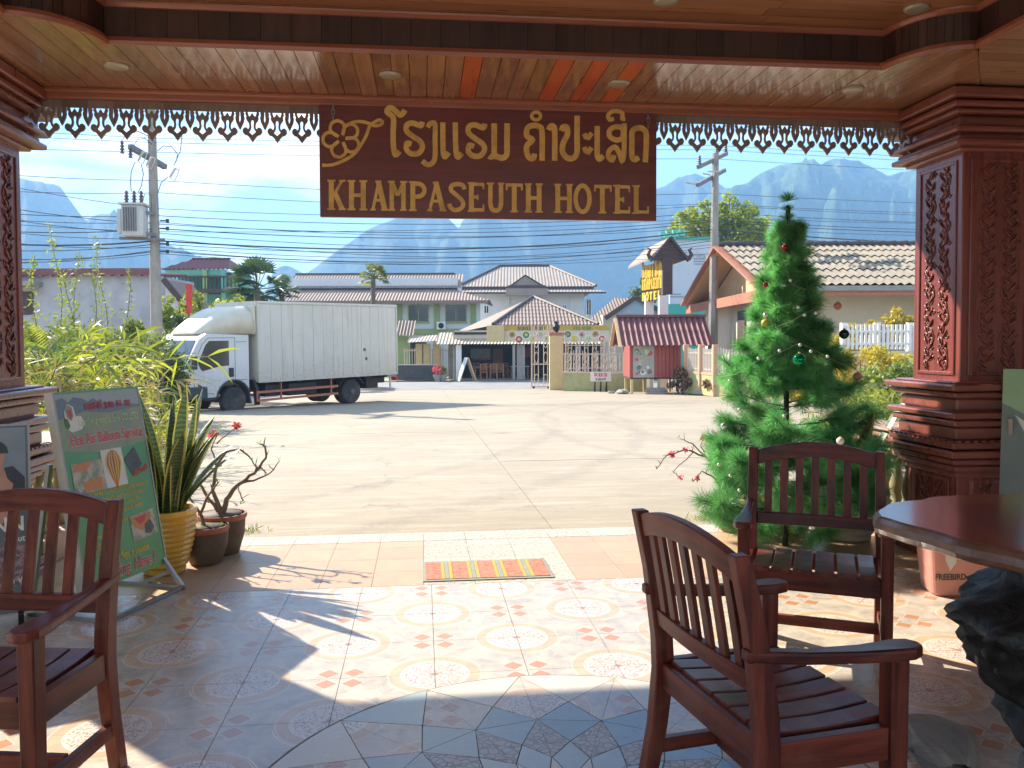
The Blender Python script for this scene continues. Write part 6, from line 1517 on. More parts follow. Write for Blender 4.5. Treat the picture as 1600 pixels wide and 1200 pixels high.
lao_line('banner_lettering', [7, 9, 6, 3, 15, 12, 5, 9, None, 10, 2, 14, 9, 7], .22, m_pdark, R, Matrix.Translation((bn0.x+2.6, bn0.y-.092, bn1.z-.17)) @ RX, 1.3)
lao_line('banner_lettering', [1, 9, 3, 6, None, 15, 12, 9, 7, 10], .20, m_leafprint, R, Matrix.Translation((bn0.x+5.6, bn0.y-.092, bn1.z-.17)) @ RX, 1.3)
foods = [m_porange, m_pred, m_leafprint, m_pyel, m_photo, m_plgreen]
random.seed(9)
for i in range(7):
    for j in range(2):
        x = bn0.x+1.45+i*.82+(.4 if j else 0); z = bn0.z+.42-.27*j+random.uniform(-.03, .03)
        if x > bn1.x-.3: continue
        for r, mt, d in ((.25, m_pwhite, .090), (.20, foods[(i*2+j) % 6], .096), (.09, foods[(i+j*3+2) % 6], .102)):
            MB().lathe([(0, -.002), (r, -.002), (r, .002), (0, .002)], 14, (x, bn0.y-d, z), RX).build('printed_dish', mt, R)
for u in (717, 812, 903): 
    q = R_(u, 590, 50); x = q.x; MB().box(x-.17, x+.17, q.y-.17, q.y+.17, -.1, a1.z-.1).build('column', m_white if u == 717 else m_conc, R)
for u in (803, 818): q = R_(u, 590, 50); MB().box(q.x-.08, q.x+.08, q.y-.1, q.y+.1, -.1, a1.z-.1).build('door_frame', m_steel, R)
x0, x1 = R_(716, 560, 54).x, R_(940, 560, 51).x
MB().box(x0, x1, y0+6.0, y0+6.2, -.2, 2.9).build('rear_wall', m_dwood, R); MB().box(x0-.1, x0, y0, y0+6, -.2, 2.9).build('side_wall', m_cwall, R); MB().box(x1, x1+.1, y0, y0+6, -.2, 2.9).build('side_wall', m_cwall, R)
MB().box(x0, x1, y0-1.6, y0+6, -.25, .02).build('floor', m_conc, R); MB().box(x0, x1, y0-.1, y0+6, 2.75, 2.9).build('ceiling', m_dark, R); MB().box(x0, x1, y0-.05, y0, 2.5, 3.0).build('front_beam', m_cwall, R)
for u0, u1, mt, v0, v1 in ((735, 766, m_bsky, 545, 560), (738, 767, m_pred, 560, 563), (791, 802, m_dark, 543, 575), (815, 828, m_pred, 543, 558), (770, 786, m_chairw, 545, 580)):
    a, c = R_(u0, v1, 56), R_(u1, v0, 56); MB().box(a.x, c.x, y0+5.7, y0+5.9, a.z, c.z).build('wall_panel', mt, R)
def far_chair(label, u, v, z, rot):
    t = frame('dining_chair', label, 'chair', u, z, 'orange wooden dining chairs in the restaurant', rot); t.location.z = -.88
    m = MB()
    for s_ in (-1, 1): m.box(s_*.19-.025, s_*.19+.025, .17, .22, 0, .95); m.box(s_*.19-.025, s_*.19+.025, -.22, -.17, 0, .45)
    m.build('chair_leg', m_chairw, t); MB().box(-.22, .22, -.22, .22, .43, .48).build('seat', m_chairw, t)
    m = MB(); 
    for z_ in (.60, .74, .88): m.box(-.19, .19, .18, .21, z_, z_+.06)
    m.build('back_slat', m_chairw, t)
for (u, z, r), lab in zip(((756, 50.6, 3.1), (771, 50.6, 3.2), (782, 50.8, 3.1), (745, 52.5, .2), (760, 53, 0), (776, 53, .1), (792, 52.6, 2.6)),
                          ('front left orange dining chair with its back to the road', 'middle orange dining chair of the front row at the long table', 'right hand orange dining chair of the front row at the long table', 'orange dining chair behind the sandwich board at the table end',
                           'orange dining chair at the back left of the long table', 'orange dining chair at the back right of the long table', 'orange dining chair turned away near the restaurant door')): far_chair(lab, u, 585, z, r)
for lab, u, z in (('long wooden dining table among the orange chairs in the restaurant', 764, 51.7), ('white topped dining table near the restaurant door', 812, 52.5)):
    t = frame('dining_table', lab, 'table', u, z); t.location.z = -.88; w = .95 if u < 800 else .6
    MB().box(-w, w, -.4, .4, .70, .75).build('table_top', m_chairw if u < 800 else m_white, t)
    for sx_ in (-1, 1):
        for sy_ in (-1, 1): MB().box(sx_*(w-.1)-.03, sx_*(w-.1)+.03, sy_*.3-.03, sy_*.3+.03, 0, .70).build('leg', m_chairw, t)
t = frame('sandwich_board', 'white sandwich board standing open before the restaurant', 'signboard', 729, 49.0, None, .35)
for s_ in (-1, 1):
    b = MB(); b.beam((s_*.52, 0, 0), (s_*.03, 0, 1.38), .06, .55, (0, 1, 0)); b.v = [(x, y, z) for x, y, z in b.v]; b.build('board_panel', m_white if s_ < 0 else m_soffit_y, t)
# potted bits and a low wall left of the restaurant
t = frame('low_wall', 'low dark stained wall beside the road, behind the truck tail', 'wall', 650, 49.5); a, c = lc(t, 619, 590, 49.5), lc(t, 680, 571, 49.5); MB().box(a.x, c.x, 0, .3, -.1, c.z).build('wall_body', M_('stained_wall', (.10, .095, .08), (.06, .055, .05), .9, 3), t); MB().box(a.x-.02, c.x+.02, -.04, .34, c.z, c.z+.06).build('wall_cap', m_conc, t)
def bars(mb, x0, x1, y, z0, z1, pitch, r=.016, n=4):
    k = max(1, int((x1-x0)/pitch))
    for i in range(k+1): x = x0+(x1-x0)*i/k; mb.tube([(x, y, z0), (x, y, z1)], r, n)
t = frame('compound_fence', 'cream barred fence and gate posts left of the restaurant', 'fence', 660, 52); a, c = lc(t, 632, 575, 52), lc(t, 712, 536, 52)
for u in (655, 667, 682, 706): x = lc(t, u, 580, 52).x; MB().box(x-.2, x+.2, -.2, .2, 0, 2.2).build('post', m_paleyel if u != 706 else m_conc, t)
m = MB(); bars(m, a.x, c.x, 0, .2, 1.9, .16, .03); m.build('bar_row', m_gate, t)
for z in (.3, 1.75): MB().box(a.x, c.x, -.03, .03, z, z+.06).build('rail', m_gate, t)
b = MB(); q0 = lc(t, 637, 535, 51); q1 = lc(t, 700, 531, 51); corr(b, (q0.x, -1.2, q0.z), (q1.x, -1.2, q1.z), (0, 1.8, .35), [(0, 1.9), (q1.x-q0.x, 1.9)], .2, .03); b.build('canopy', m_awning, t)
t = frame('kiosk_roof', 'small dark roofed stall behind the truck tail', 'stall', 630, 53); q0, q1 = lc(t, 618, 520, 53), lc(t, 648, 524, 53); b = MB(); corr(b, (q0.x, -.8, q1.z), (q1.x, -.8, q1.z), (0, 1.6, 1.0), [(0, 1.8), (q1.x-q0.x, 1.8)], .2, .03); b.build('roof', m_roofbrown, t); MB().box(q0.x+.1, q1.x-.4, -.2, .9, 0, q1.z-.05).build('wall', m_gcol, t)
for lab, u, z, mt in (('potted pink plant before the low dark wall', 683, 48.8, m_petal), ('small potted green plant beside the sandwich board', 692, 48.9, m_bush), ('small round green shrub behind the restaurant roof', 907, 62, m_bush)):
    t = frame('potted_plant', lab, 'potted plant', u, z); MB().lathe([(.16, 0), (.26, .35), (.28, .38), (.22, .38)], 12).build('pot', m_conc, t)
    k = 1 if z < 55 else 4.6; crown([(0, 0, .65 if z < 55 else 3.6, .33 if z < 55 else 1.0)], 260, .07 if z < 55 else .16, int(u)).build('foliage', mt, t)

# --- little brown roofed house right of the banner
t = frame('small_house', 'small house with a brown roof and blue grey gable behind the hotel road sign', 'house', 970, 56)
r0, e0 = lc(t, 975, 465, 60), lc(t, 915, 503, 56); g0, gA, g1 = lc(t, 953, 492, 55), lc(t, 990, 468, 55), lc(t, 1040, 494, 55)
b = MB(); corr(b, (e0.x, -1, e0.z), (g0.x+2.6, -1, e0.z), (0, 5, r0.z-e0.z), [(0, .05), (2.4, 5.2), (g0.x+2.6-e0.x, 5.2)], .22, .03); b.build('roof', m_roofbrown, t)
b = MB(); b.prism([(g0.x, g0.z), (g1.x, g0.z), (gA.x, gA.z)], (0, -1.6, 0), X3, Z3, Y3, 0, .1); b.build('gable', m_bluegable, t, fix=True)
b = MB(); b.beam((g0.x-.4, -1.75, g0.z-.25), (gA.x, -1.75, gA.z+.1), .3, .12, (0, 1, 0)); b.beam((g1.x+.4, -1.75, g0.z-.25), (gA.x, -1.75, gA.z+.1), .3, .12, (0, 1, 0)); b.build('barge_board', m_dwood, t)
MB().box(e0.x+1, g1.x, -1.5, 6, 0, g0.z).build('wall', m_cwall, t)

# --- green balcony house at the left
G = frame('balcony_house', 'mint green house with a balcony and striped corrugated roof behind the utility pole', 'house', 305, 46)
def G_(u, v, z=46): return lc(G, u, v, z)
e0, e1, r0, r1 = G_(253, 421), G_(358, 421), G_(274, 399), G_(336, 400)
b = MB(); corr(b, (e0.x, 0, e0.z), (e1.x, 0, e0.z), (0, 2.6, r0.z-e0.z), [(0, .02), (r0.x-e0.x, 2.7), (r1.x-e0.x, 2.7), (e1.x-e0.x, .02)], .25, .06); b.build('roof', m_roofred, G)
b = MB(); b.add([(e1.x, 0, e0.z), (e1.x, 5.2, e0.z), (r1.x, 2.6, r0.z)], [(0, 1, 2)]); b.add([(e0.x, 0, e0.z), (e0.x, 5.2, e0.z), (r0.x, 2.6, r0.z)], [(2, 1, 0)]); b.build('roof_end', m_roofred, G)
MB().box(r0.x, r1.x, 2.55, 2.7, r0.z-.03, r0.z+.1).build('ridge', m_dwood, G)
f = G_(300, 452); MB().box(e0.x+.3, e1.x-.3, 1.6, 5, -.3, e0.z-.05).build('wall', m_gwall, G); MB().box(e0.x+.2, e1.x+.6, -.2, 1.6, f.z-.2, f.z).build('balcony_floor', m_dwood, G)
MB().box(e0.x+.2, e1.x-.2, .1, .2, e0.z-.35, e0.z-.02).build('fascia_board', m_gwall, G)
for u in (322, 351): x = G_(u, 430).x; MB().box(x-.12, x+.12, -.1, .1, 0, e0.z-.05).build('column', m_gcol if u == 322 else m_gwall, G)
for u0, u1 in ((328, 350),): a, c = G_(u0, 448), G_(u1, 425); MB().box(a.x, c.x, 1.5, 1.58, a.z, c.z).build('door', m_bsky, G)
rl = MB(); hz_ = G_(300, 434).z; bars(rl, e0.x+.2, e1.x+.6, -.1, f.z, hz_, .2, .035); rl.build('balustrade_row', m_dwood, G); MB().box(e0.x+.2, e1.x+.6, -.14, -.06, hz_, hz_+.08).build('handrail', m_dwood, G)
# --- long white low house at the far left
Wd = frame('low_house', 'long low white walled house with a red corrugated roof edge at the far left', 'house', 130, 36)
def W2(u, v, z=36): return lc(Wd, u, v, z)
e0, e1 = W2(-120, 431), W2(243, 431); rz = W2(100, 416).z
b = MB(); corr(b, (e0.x, -.3, e0.z), (e1.x, -.3, e0.z), (0, 4.0, .30), [(0, 4.0), (e1.x-e0.x, 4.0)], .42, .07); b.build('roof', m_roofred, Wd)
MB().box(e0.x, e1.x, -.36, -.30, e0.z-.02, e0.z+.26).build('fascia_board', m_roofred, Wd)
MB().box(e0.x, e1.x-.2, 0, 5, -.3, e0.z+.02).build('wall', M_('stained_white_wall', (.48, .48, .50), (.40, .40, .42), .85, 1.2, dirt=(.28, .26, .23), dirt_amt=.6, dirt_scale=.8), Wd)
a = W2(36, 445); MB().box(a.x-1.5, a.x+.9, -.9, -.02, a.z-.1, a.z+.1).build('canopy_slab', m_conc, Wd)
MB().box(a.x-.3, a.x+.5, -.03, -.005, a.z-1.3, a.z-.3).build('window_shutter', m_dwood, Wd)
t = frame('slanting_shed_roof', 'dark slanting wooden roof edge going down beside the utility pole', 'shed', 275, 33)
a, c = lc(t, 255, 436, 33), lc(t, 297, 486, 33)
b = MB(); b.beam(a, c, .22, .12, (0, 1, 0)); b.build('barge_board', m_dwood, t); b = MB(); b.add([a, c, c+Vector((0, 3, 0)), a+Vector((0, 3, 0))], [(0, 1, 2, 3)]); b.build('roof_sheet', m_roofbrown, t)
b = MB(); b.prism([(a.x, 0), (c.x-.2, 0), (c.x-.2, c.z), (a.x, a.z-.05)], (0, .3, 0), X3, Z3, Y3, 0, .2); b.build('wall', m_wwall, t, fix=True)
t = thing('red_banner', 'small red hanging banner in the bushes behind the truck cab', 'banner', dep(294, 458, 29)); mb = MB(); zs = [0, -.25, -.5, -.75, -1.0]
vs = []
for i, z in enumerate(zs): vs += [(-.10+.05*(i % 2), -.02, z+.3), (.14-.04*i/4, .02*(i % 2), z+.3), (.14-.04*i/4, .03+.02*(i % 2), z+.3), (-.10+.05*(i % 2), .01, z+.3)]
mb.add(vs, [(4*i+j, 4*i+(j+1) % 4, 4*i+4+(j+1) % 4, 4*i+4+j) for i in range(4) for j in range(4)]+[(0, 1, 2, 3), (19, 18, 17, 16)]); mb.build('cloth', m_pred, t); MB().tube([(0, .05, .32), (0, .05, -3.5)], .025, 5).build('banner_pole', m_stem, t)

# --- hotel road sign on posts
t = frame('road_sign', 'tall roofed wooden road sign with yellow lettering on white posts', 'sign', 1040, 38, None, 0)
def S_(u, v, z=38): return lc(t, u, v, z)
for u, z in ((1014, 40.5), (1036, 38)): q = S_(u, 500, z); MB().box(q.x-.20, q.x+.20, q.y-.2, q.y+.2, -.1, S_(u, 462, z).z).build('post', m_white, t)
pa, pb = S_(1004, 465, 41), S_(1037, 460, 38)
q = S_(1042, 460, 38); MB().box(q.x-.22, q.x+.22, q.y-.2, q.y+.2, q.z, S_(1042, 403, 38).z).build('sign_post', m_dwood, t)
dx = (pb-pa); dx.z = 0; L_ = dx.length; dx = dx/L_; nn = Vector((dx.y, -dx.x, 0))
SM = Matrix(((dx.x, 0, nn.x, pa.x), (dx.y, 0, nn.y, pa.y), (0, 1, 0, 0), (0, 0, 0, 1)))
zs0, zs1 = S_(1037, 462).z, S_(1037, 408).z
b = MB(); b.box(0, L_, zs0+.95, zs1, -.14, 0); o = b.build('sign_panel', m_dwood, t); o.matrix_local = SM
for (z, h, what) in ((zs0+1.28, .78, 'lao'), (zs0+.66, .52, 'lat'), (zs0+.12, .40, 'hotel')):
    if what != 'lao': b = MB(); b.box(0.0, L_, z-h*.68, z+h*.68, -.10, 0); o = b.build('sign_plank', m_dwood, t); o.matrix_local = SM
    if what == 'lao': o, w = lao_line('yellow_lettering', [0, 1, 2, 3, 4, 5, 6, None, 7, 8, 9, 10, 11, 12, 14, 15], h*.8, m_yellowtxt, t, Matrix.Identity(4), 1.5, .05, None, .3)
    else: o, w = lao_line('yellow_lettering', range(11) if what == 'lat' else range(11, 16), h, m_yellowtxt, t, Matrix.Identity(4), 1.5, .05, LAT_N, .35)
    o.matrix_local = SM @ Matrix.Translation((L_/2, z, .005)) @ Matrix.Diagonal((min(L_*.96/w, 1.6), 1, 1, 1))
rA, rF = S_(1046, 374, 38), S_(1008, 392, 43)
l0, l1, m0, m1 = S_(1016, 405, 38), S_(1075, 405, 38), S_(981, 414, 43), S_(1040, 414, 43)
b = MB(); th = Vector((0, 0, .10))
for e, e2 in ((l0, m0), (l1, m1)):
    vs = [e, rA, rA+Vector((rF.x-rA.x, rF.y-rA.y, 0)), e+Vector((rF.x-rA.x, rF.y-rA.y, 0))]; b.add([v for v in vs]+[v+th for v in vs], [(0, 1, 2, 3), (7, 6, 5, 4), (0, 4, 5, 1), (1, 5, 6, 2), (2, 6, 7, 3), (3, 7, 4, 0)])
b.build('roof', m_roofpink, t, fix=True)
b = MB(); b.prism([(l0.x+.1, l0.z-.05), (l1.x-.1, l1.z-.05), (rA.x, rA.z-.02)], (0, rA.y, 0), X3, Z3, Y3, -.12, 0); b.build('gable', m_dwood, t, fix=True)
b = MB()
for e in (l0, l1): b.beam((e.x, rA.y-.18, e.z-.1), (rA.x, rA.y-.18, rA.z+.08), .10, .30, (0, 1, 0)); s_ = 1 if e is l1 else -1; b.tube([(e.x, rA.y-.18, e.z), (e.x+s_*.12, rA.y-.18, e.z+.2), (e.x+s_*.02, rA.y-.18, e.z+.42), (e.x+s_*.16, rA.y-.18, e.z+.50)], [.12, .09, .07, .03], 6)
b.build('barge_board', m_dwood, t)

# --- phone shop billboard
t = frame('billboard', 'large pale billboard with teal edges and grey print behind the road sign', 'billboard', 1085, 52)
def B_(u, v, z=52): return lc(t, u, v, z)
a, c = B_(1046, 475), B_(1122, 376); MB().box(a.x, c.x, 0, .3, a.z, c.z).build('billboard_panel', m_bill, t); MB().box(a.x-.05, c.x, -.05, .35, c.z, c.z+.22).build('teal_band', m_teal, t)
g_ = B_(1080, 540); MB().box(a.x-.5, c.x, -.04, .34, 0, a.z-.002).build('teal_band', m_teal, t)
RXb = Matrix.Rotation(math.pi/2, 4, 'X')
q = B_(1090, 399); text_mesh('printed_line', 'Series', .55, m_grtxt, t, Matrix.Translation((q.x-.2, -.012, q.z)) @ RXb, 'CENTER', .004); 
for u_, v_, w_ in ((1094, 405, .9), (1091, 409, .7), (1096, 413, 1.0), (1056, 460, .6), (1058, 464, .9)): q = B_(u_, v_); MB().box(q.x-w_/2, q.x+w_/2, -.012, -.002, q.z-.035, q.z+.035).build('printed_line', m_grtxt, t)
q = B_(1050, 363); o = text_mesh('roof_letters', 'oppo', 1.05, m_tealt, t, Matrix.Translation((q.x-.05, -.1, q.z-.05)) @ Matrix.Rotation(-.18, 4, 'Y') @ RXb, 'CENTER', .08, .02, .75)
mm = MB(); mm.beam((q.x-.5, 0, c.z), (q.x-.5, 0, q.z), .06, .06); mm.beam((q.x+.5, 0, c.z), (q.x+.5, 0, q.z), .06, .06); mm.build('letter_bracket', m_steel, t)

# --- red kiosk on legs by the gate
K = frame('red_kiosk', 'small red boarded kiosk on legs with a corrugated roof beside the gate', 'kiosk', 1020, 35.0)
def K_(u, v, z=35.0): return lc(K, u, v, z)
f0, f1 = K_(984, 590, 34.4), K_(1064, 588, 34.4); b0 = K_(963, 588, 36.4); zt = K_(1020, 536, 34.4).z
yF, yB = f0.y, b0.y; xf0, xf1 = f0.x, f1.x; ze_, zr_ = K_(1020, 540, 33.8).z, K_(1020, 496, 35.4).z; xr0, xr1 = K_(958, 496, 35.4).x, K_(1088, 497, 35.4).x
yE = K_(1020, 540, 33.8).y; yR = K_(1020, 496, 35.4).y
xa, xb = xf0-.30, xf1
n = 9
px0, px1 = K_(989, 560, 34.4).x, K_(1022, 560, 34.4).x
def plank_row(xa_, xb_, y, n, z0=f0.z, z1=zt):
    for i in range(n): a = xa_+(xb_-xa_)*i/n; c = xa_+(xb_-xa_)*(i+1)/n; MB().box(a+.008, c-.008, y+random.uniform(-.006, .006), y+.035, z0, z1).build('wall_plank', m_redwood, K)
plank_row(xf0, px0, yF, 1); plank_row(px1, xf1, yF, 7)
for i in range(8): a = yF+.04+(yB-yF-.04)*i/8; c = yF+.04+(yB-yF-.04)*(i+1)/8; MB().box(xf0-.0, xf0+.035, a+.008, c-.008, f0.z, zt+(.75*(1-abs((a+c)/2-(yF+yB)/2)/((yB-yF)/2))-.1)).build('wall_plank', m_redwood, K)
MB().box(xf1-.035, xf1, yF+.04, yB, f0.z, zt).build('side_wall', m_redwood, K); MB().box(xf0, xf1, yB, yB+.03, f0.z, zt).build('rear_wall', m_redwood, K); MB().box(xf0+.02, xf1-.02, yF+.03, yB, f0.z-.06, f0.z+.02).build('floor', m_dwood, K)
MB().box(px0, px1, yF-.012, yF+.02, f0.z, zt).build('poster', m_bsky, K)
random.seed(4)
for i in range(16):
    x = random.uniform(px0+.12, px1-.12); z = random.uniform(f0.z+.1, zt-.25); r = random.uniform(.05, .13); q_ = [(x+r*random.uniform(.6, 1.2)*math.cos(k*1.05), z+r*random.uniform(.6, 1.3)*math.sin(k*1.05)) for k in range(6)]
    b = MB(); b.prism(q_, (0, yF-.012-.0008*(i+1), 0), X3, Z3, Y3, -.0005, 0); b.build('printed_patch', [m_pmauve, m_petal, m_pwhite, m_bmount, m_photo, m_plgreen][i % 6], K, fix=True)
ups = Vector((0, yR-yE, zr_-ze_)); ls = ups.length
for k in range(2):
    b = MB(); e = Vector((xr0+.15, yE, ze_))+ups*(.48*k); corr(b, e+Vector((0, 0, .02*k)), Vector((xr1+.35, e.y, e.z+.02*k)), ups, [(0, ls*.54), (xr1-xr0+.2, ls*.54)], .235, .05); b.build('roof_sheet', m_roofred, K)
b = MB(); yBk = 2*yR-yE; corr(b, (xr1+.35, yBk, ze_), (xr0+.15, yBk, ze_), (0, yR-yBk, zr_-ze_), [(0, ls), (xr1-xr0+.2, ls)], .235, .05); b.build('roof_sheet', m_roofred, K)
MB().box(xr0+.1, xr1+.4, yR-.1, yR+.1, zr_+.02, zr_+.12).build('ridge', m_roofred, K)
b = MB(); b.beam((xr0+.1, yE, ze_-.05), (xr0+.1, yR, zr_-.03), .05, .14, (1, 0, 0)); b.beam((xr0+.1, yBk, ze_-.05), (xr0+.1, yR, zr_-.03), .05, .14, (1, 0, 0)); b.build('barge_board', m_soffit_y, K)
for x in (xf0+.1, xf0+.9, xf1-.1, xf1-.9):
    for y in (yF+.1, yB-.1): MB().box(x-.05, x+.05, y-.05, y+.05, 0, f0.z-.05).build('leg', m_paleyel, K)
MB().box(xf0+.6, xf0+1.5, yF-.45, yF-.05, 0, .14).build('step', m_conc, K); MB().box(xf0+.7, xf0+1.4, yF-.35, yF-.05, .145, .28).build('step', m_conc, K)
for lab, u, z, s_ in (('rough stone lying under the red kiosk at its left', 973, 34.6, .28), ('rough stone under the middle of the red kiosk', 1036, 34.4, .25), ('flat stone by the dry plants right of the kiosk', 1100, 32.4, .30), ('grey stone at the right end of the dry plants', 1118, 31.8, .32), ('small stone beside the gate sign', 955, 35.2, .16)):
    mb = MB(); 
    mb.lathe([(0, -.1), (.7, 0), (1, .25), (.85, .5), (.4, .68), (0, .7)], 10); mb.v = [tuple((Vector(p)*s_)*(1+.3*noise.noise(Vector(p)*1.7+Vector((u, 0, 0))))) for p in mb.v]
    tag(mb.build('stone', m_conc, None, gp(u, z)), lab, 'stone', 'stones along the lot edge')

# --- gate, gate pillar, compound wall and rails
Gt = frame('iron_gate', 'cream wrought iron sliding gate standing half open at the lot entrance', 'gate', 870, 41)
def T_(u, v, z=41): return lc(Gt, u, v, z)
def gate_leaf(parent, x0, x1, y, z0, z1, n, name_prefix=''):
    fr = MB()
    for x in (x0, x1): fr.box(x-.035, x+.035, y-.03, y+.03, z0, z1)
    fr.box(x0, x1, y-.03, y+.03, z0, z0+.06); fr.box(x0, x1, y-.03, y+.03, z0+(z1-z0)*.36, z0+(z1-z0)*.36+.05); fr.box(x0, x1, y-.03, y+.03, z0+(z1-z0)*.80, z0+(z1-z0)*.80+.05)
    fr.build('gate_frame', m_gate, parent)
    w = (x1-x0)/n; zm = z0+(z1-z0)*.36; zt_ = z0+(z1-z0)*.80
    for i in range(n):
        for f in (.28, .72):
            mb = MB(); x = x0+w*(i+f); mb.tube([(x, y, z0+.06), (x, y, z1-(.0 if f > .5 else .08))], .018, 5); mb.build('bar', m_gate, parent)
        mb = MB(); xc = x0+w*(i+.5); rr_ = w*.20
        for zc, hh in ((zm+.35, .28), (zt_-.30, .22), (z0+.40, .25)): mb.tube([(xc+rr_*math.cos(a), y, zc+hh*math.sin(a)) for a in [k*math.pi/6 for k in range(13)]], .016, 4)
        mb.build('scroll', m_gate, parent)
        mb = MB()
        for q in (-1, 1): mb.tube([(xc+q*(rr_*1.5*t__*math.cos(t__*7)), y, zt_+.28+.22*t__*math.sin(t__*7)) for t__ in [k/12 for k in range(13)]], .014, 4)
        mb.build('scroll', m_gate, parent)
g0, g1 = T_(831, 606), T_(860, 606); zt_ = T_(840, 507).z
gate_leaf(Gt, g0.x, g1.x, 0, .06, zt_, 2)
g2, g3 = T_(884, 606), T_(961, 606)
gate_leaf(Gt, g2.x, g3.x, -.1, .06, T_(920, 524).z, 6)
for x in (g0.x+.1, g1.x-.1, g2.x+.1, g3.x-.1): MB().lathe([(0, -.03), (.06, -.03), (.06, .03), (0, .03)], 10, (x, 0, .06), RX).build('roller', m_iron, Gt)
t = frame('gate_pillar', 'square yellow and orange gate pillar crowned by a dark planter ornament', 'pillar', 869, 40); z1 = lc(t, 869, 524, 40).z
MB().box(-.33, .33, -.33, .33, 0, z1).build('pillar_shaft', m_paleyel, t, bevel=.02); MB().box(-.36, .36, -.36, .36, z1, z1+.14).build('pillar_cap', m_fascia, t, bevel=.02); MB().box(.02, .31, -.345, -.331, .05, z1-.05).build('pillar_panel', m_soffit_y, t)
mb = MB(); mb.lathe([(0, 0), (.12, 0), (.09, .06), (.16, .16), (.18, .28), (.13, .36), (.07, .42), (.11, .50), (0, .56)], 12, (0, 0, z1+.14)); mb.build('ornament', m_iron, t)
t = frame('compound_wall', 'low yellow green wall with iron railing between the gate and the red kiosk', 'wall', 920, 38.8); a, c = lc(t, 880, 600, 38.8), lc(t, 1010, 581, 37.5)
dd = Vector((c.x-a.x, c.y-a.y, 0)); 
b = MB(); b.beam((a.x, a.y, .42), (c.x, c.y, .42), .2, .84); b.build('wall_body', m_ygwall, t)
b = MB(); b.beam((a.x, a.y, .87), (c.x, c.y, .87), .28, .07); b.build('wall_cap', m_gate, t)
gl_ = 9
for i in range(gl_*3):
    f = (i+.5)/(gl_*3); p = Vector((a.x, a.y, 0)).lerp(Vector((c.x, c.y, 0)), f); mb = MB(); mb.tube([(p.x, p.y, .9), (p.x, p.y, 1.75+.15*math.cos((f*3 % 1-.5)*math.pi))], .018, 4); mb.build('bar', m_gate, t)
for i in range(gl_):
    f = (i+.5)/gl_; p = Vector((a.x, a.y, 0)).lerp(Vector((c.x, c.y, 0)), f); mb = MB()
    for zc, hh in ((1.15, .2), (1.55, .18)): mb.tube([(p.x+.12*math.cos(k*math.pi/5), p.y, zc+hh*math.sin(k*math.pi/5)) for k in range(11)], .016, 4)
    mb.build('scroll', m_gate, t)
b = MB(); b.beam((a.x, a.y, 1.72), (c.x, c.y, 1.72), .04, .05); b.build('rail', m_gate, t)
t = frame('gate_sign', 'small white sign with red lettering on a dark stand before the gate', 'signboard', 939, 37.4); q0, q1 = lc(t, 923, 596, 37.4), lc(t, 955, 581, 37.4)
MB().box(q0.x, q1.x, -.03, .0, q0.z, q1.z).build('sign_panel', m_white, t)
lao_line('red_lettering', [1, 4, 9, 15, 3, 9, 6], .17, m_pred, t, Matrix.Translation((0, -.031, q0.z+.30)) @ RX, 1.3); lao_line('black_lettering', [9, 3, 6, 15, 12, 7, 9, 1], .12, m_pdark, t, Matrix.Translation((0, -.032, q0.z+.10)) @ RX, 1.2)
for x in (q0.x+.2, 0, q1.x-.2): MB().beam((x, .02, 0), (x, .02, q0.z), .05, .05).build('stand_leg', m_iron, t); MB().beam((x, .40, 0), (x, .04, q0.z), .04, .04).build('stand_leg', m_iron, t)
# --- peach fence on the right
Fn = frame('peach_fence', 'pale picket fence between peach posts on a yellow green wall before the tiled house', 'fence', 1140, 31)
pts = [(1072, 33.6), (1096, 32.4), (1118, 31.2), (1163, 30.0), (1210, 28.6), (1262, 27.4)]
prev = None
for u, z in pts:
    p = gp(u, z)-Vector(Fn.location); a_ = YAW; p = Vector((p.x*math.cos(a_)-p.y*math.sin(a_), p.x*math.sin(a_)+p.y*math.cos(a_), p.z))
    MB().box(p.x-.11, p.x+.11, p.y-.11, p.y+.11, 0, 1.95).build('post', m_pinkpost, Fn, bevel=.02)
    if prev:
        b = MB(); b.beam((prev.x, prev.y, .40), (p.x, p.y, .40), .12, .80); b.build('wall_body', m_ygwall, Fn)
        b = MB(); b.beam((prev.x, prev.y, .84), (p.x, p.y, .84), .16, .09); b.build('wall_cap', m_pinkpost, Fn)
        k = max(6, int((p-prev).length/.13))
        for i in range(1, k): q = prev.lerp(p, i/k); MB().box(q.x-.025, q.x+.025, q.y-.02, q.y+.02, .885, 1.80+.03*math.sin(i)).build('picket', m_picket, Fn)
        for z_ in (1.0, 1.62): b = MB(); b.beam((prev.x, prev.y+.03, z_), (p.x, p.y+.03, z_), .03, .06); b.build('rail', m_picket, Fn)
    prev = p
# --- white picket fence at the right
Pf = frame('white_picket_fence', 'white picket fence above yellow shrubs, beside the right pillar', 'fence', 1375, 22.5)
a, c = lc(Pf, 1318, 541, 22.5), lc(Pf, 1470, 541, 22.5); zt2 = lc(Pf, 1375, 507, 22.5).z; zb = lc(Pf, 1375, 546, 22.5).z
k = int((c.x-a.x)/.115)
for i in range(k+1):
    x = a.x+(c.x-a.x)*i/k; MB().box(x-.035, x+.035, -.02, .01, zb, zt2).build('picket', m_white, Pf)
for z_ in (zb+.12, zt2-.22): MB().box(a.x, c.x, .012, .05, z_, z_+.07).build('rail', m_white, Pf)
for u in (1321, 1373, 1425): x = lc(Pf, u, 540, 22.5).x; MB().box(x-.08, x+.08, .06, .2, -.1, zt2+.05).build('post', m_white, Pf)
MB().box(a.x, c.x, .02, .2, -.1, zb-.05).build('wall_body', m_cwall, Pf)

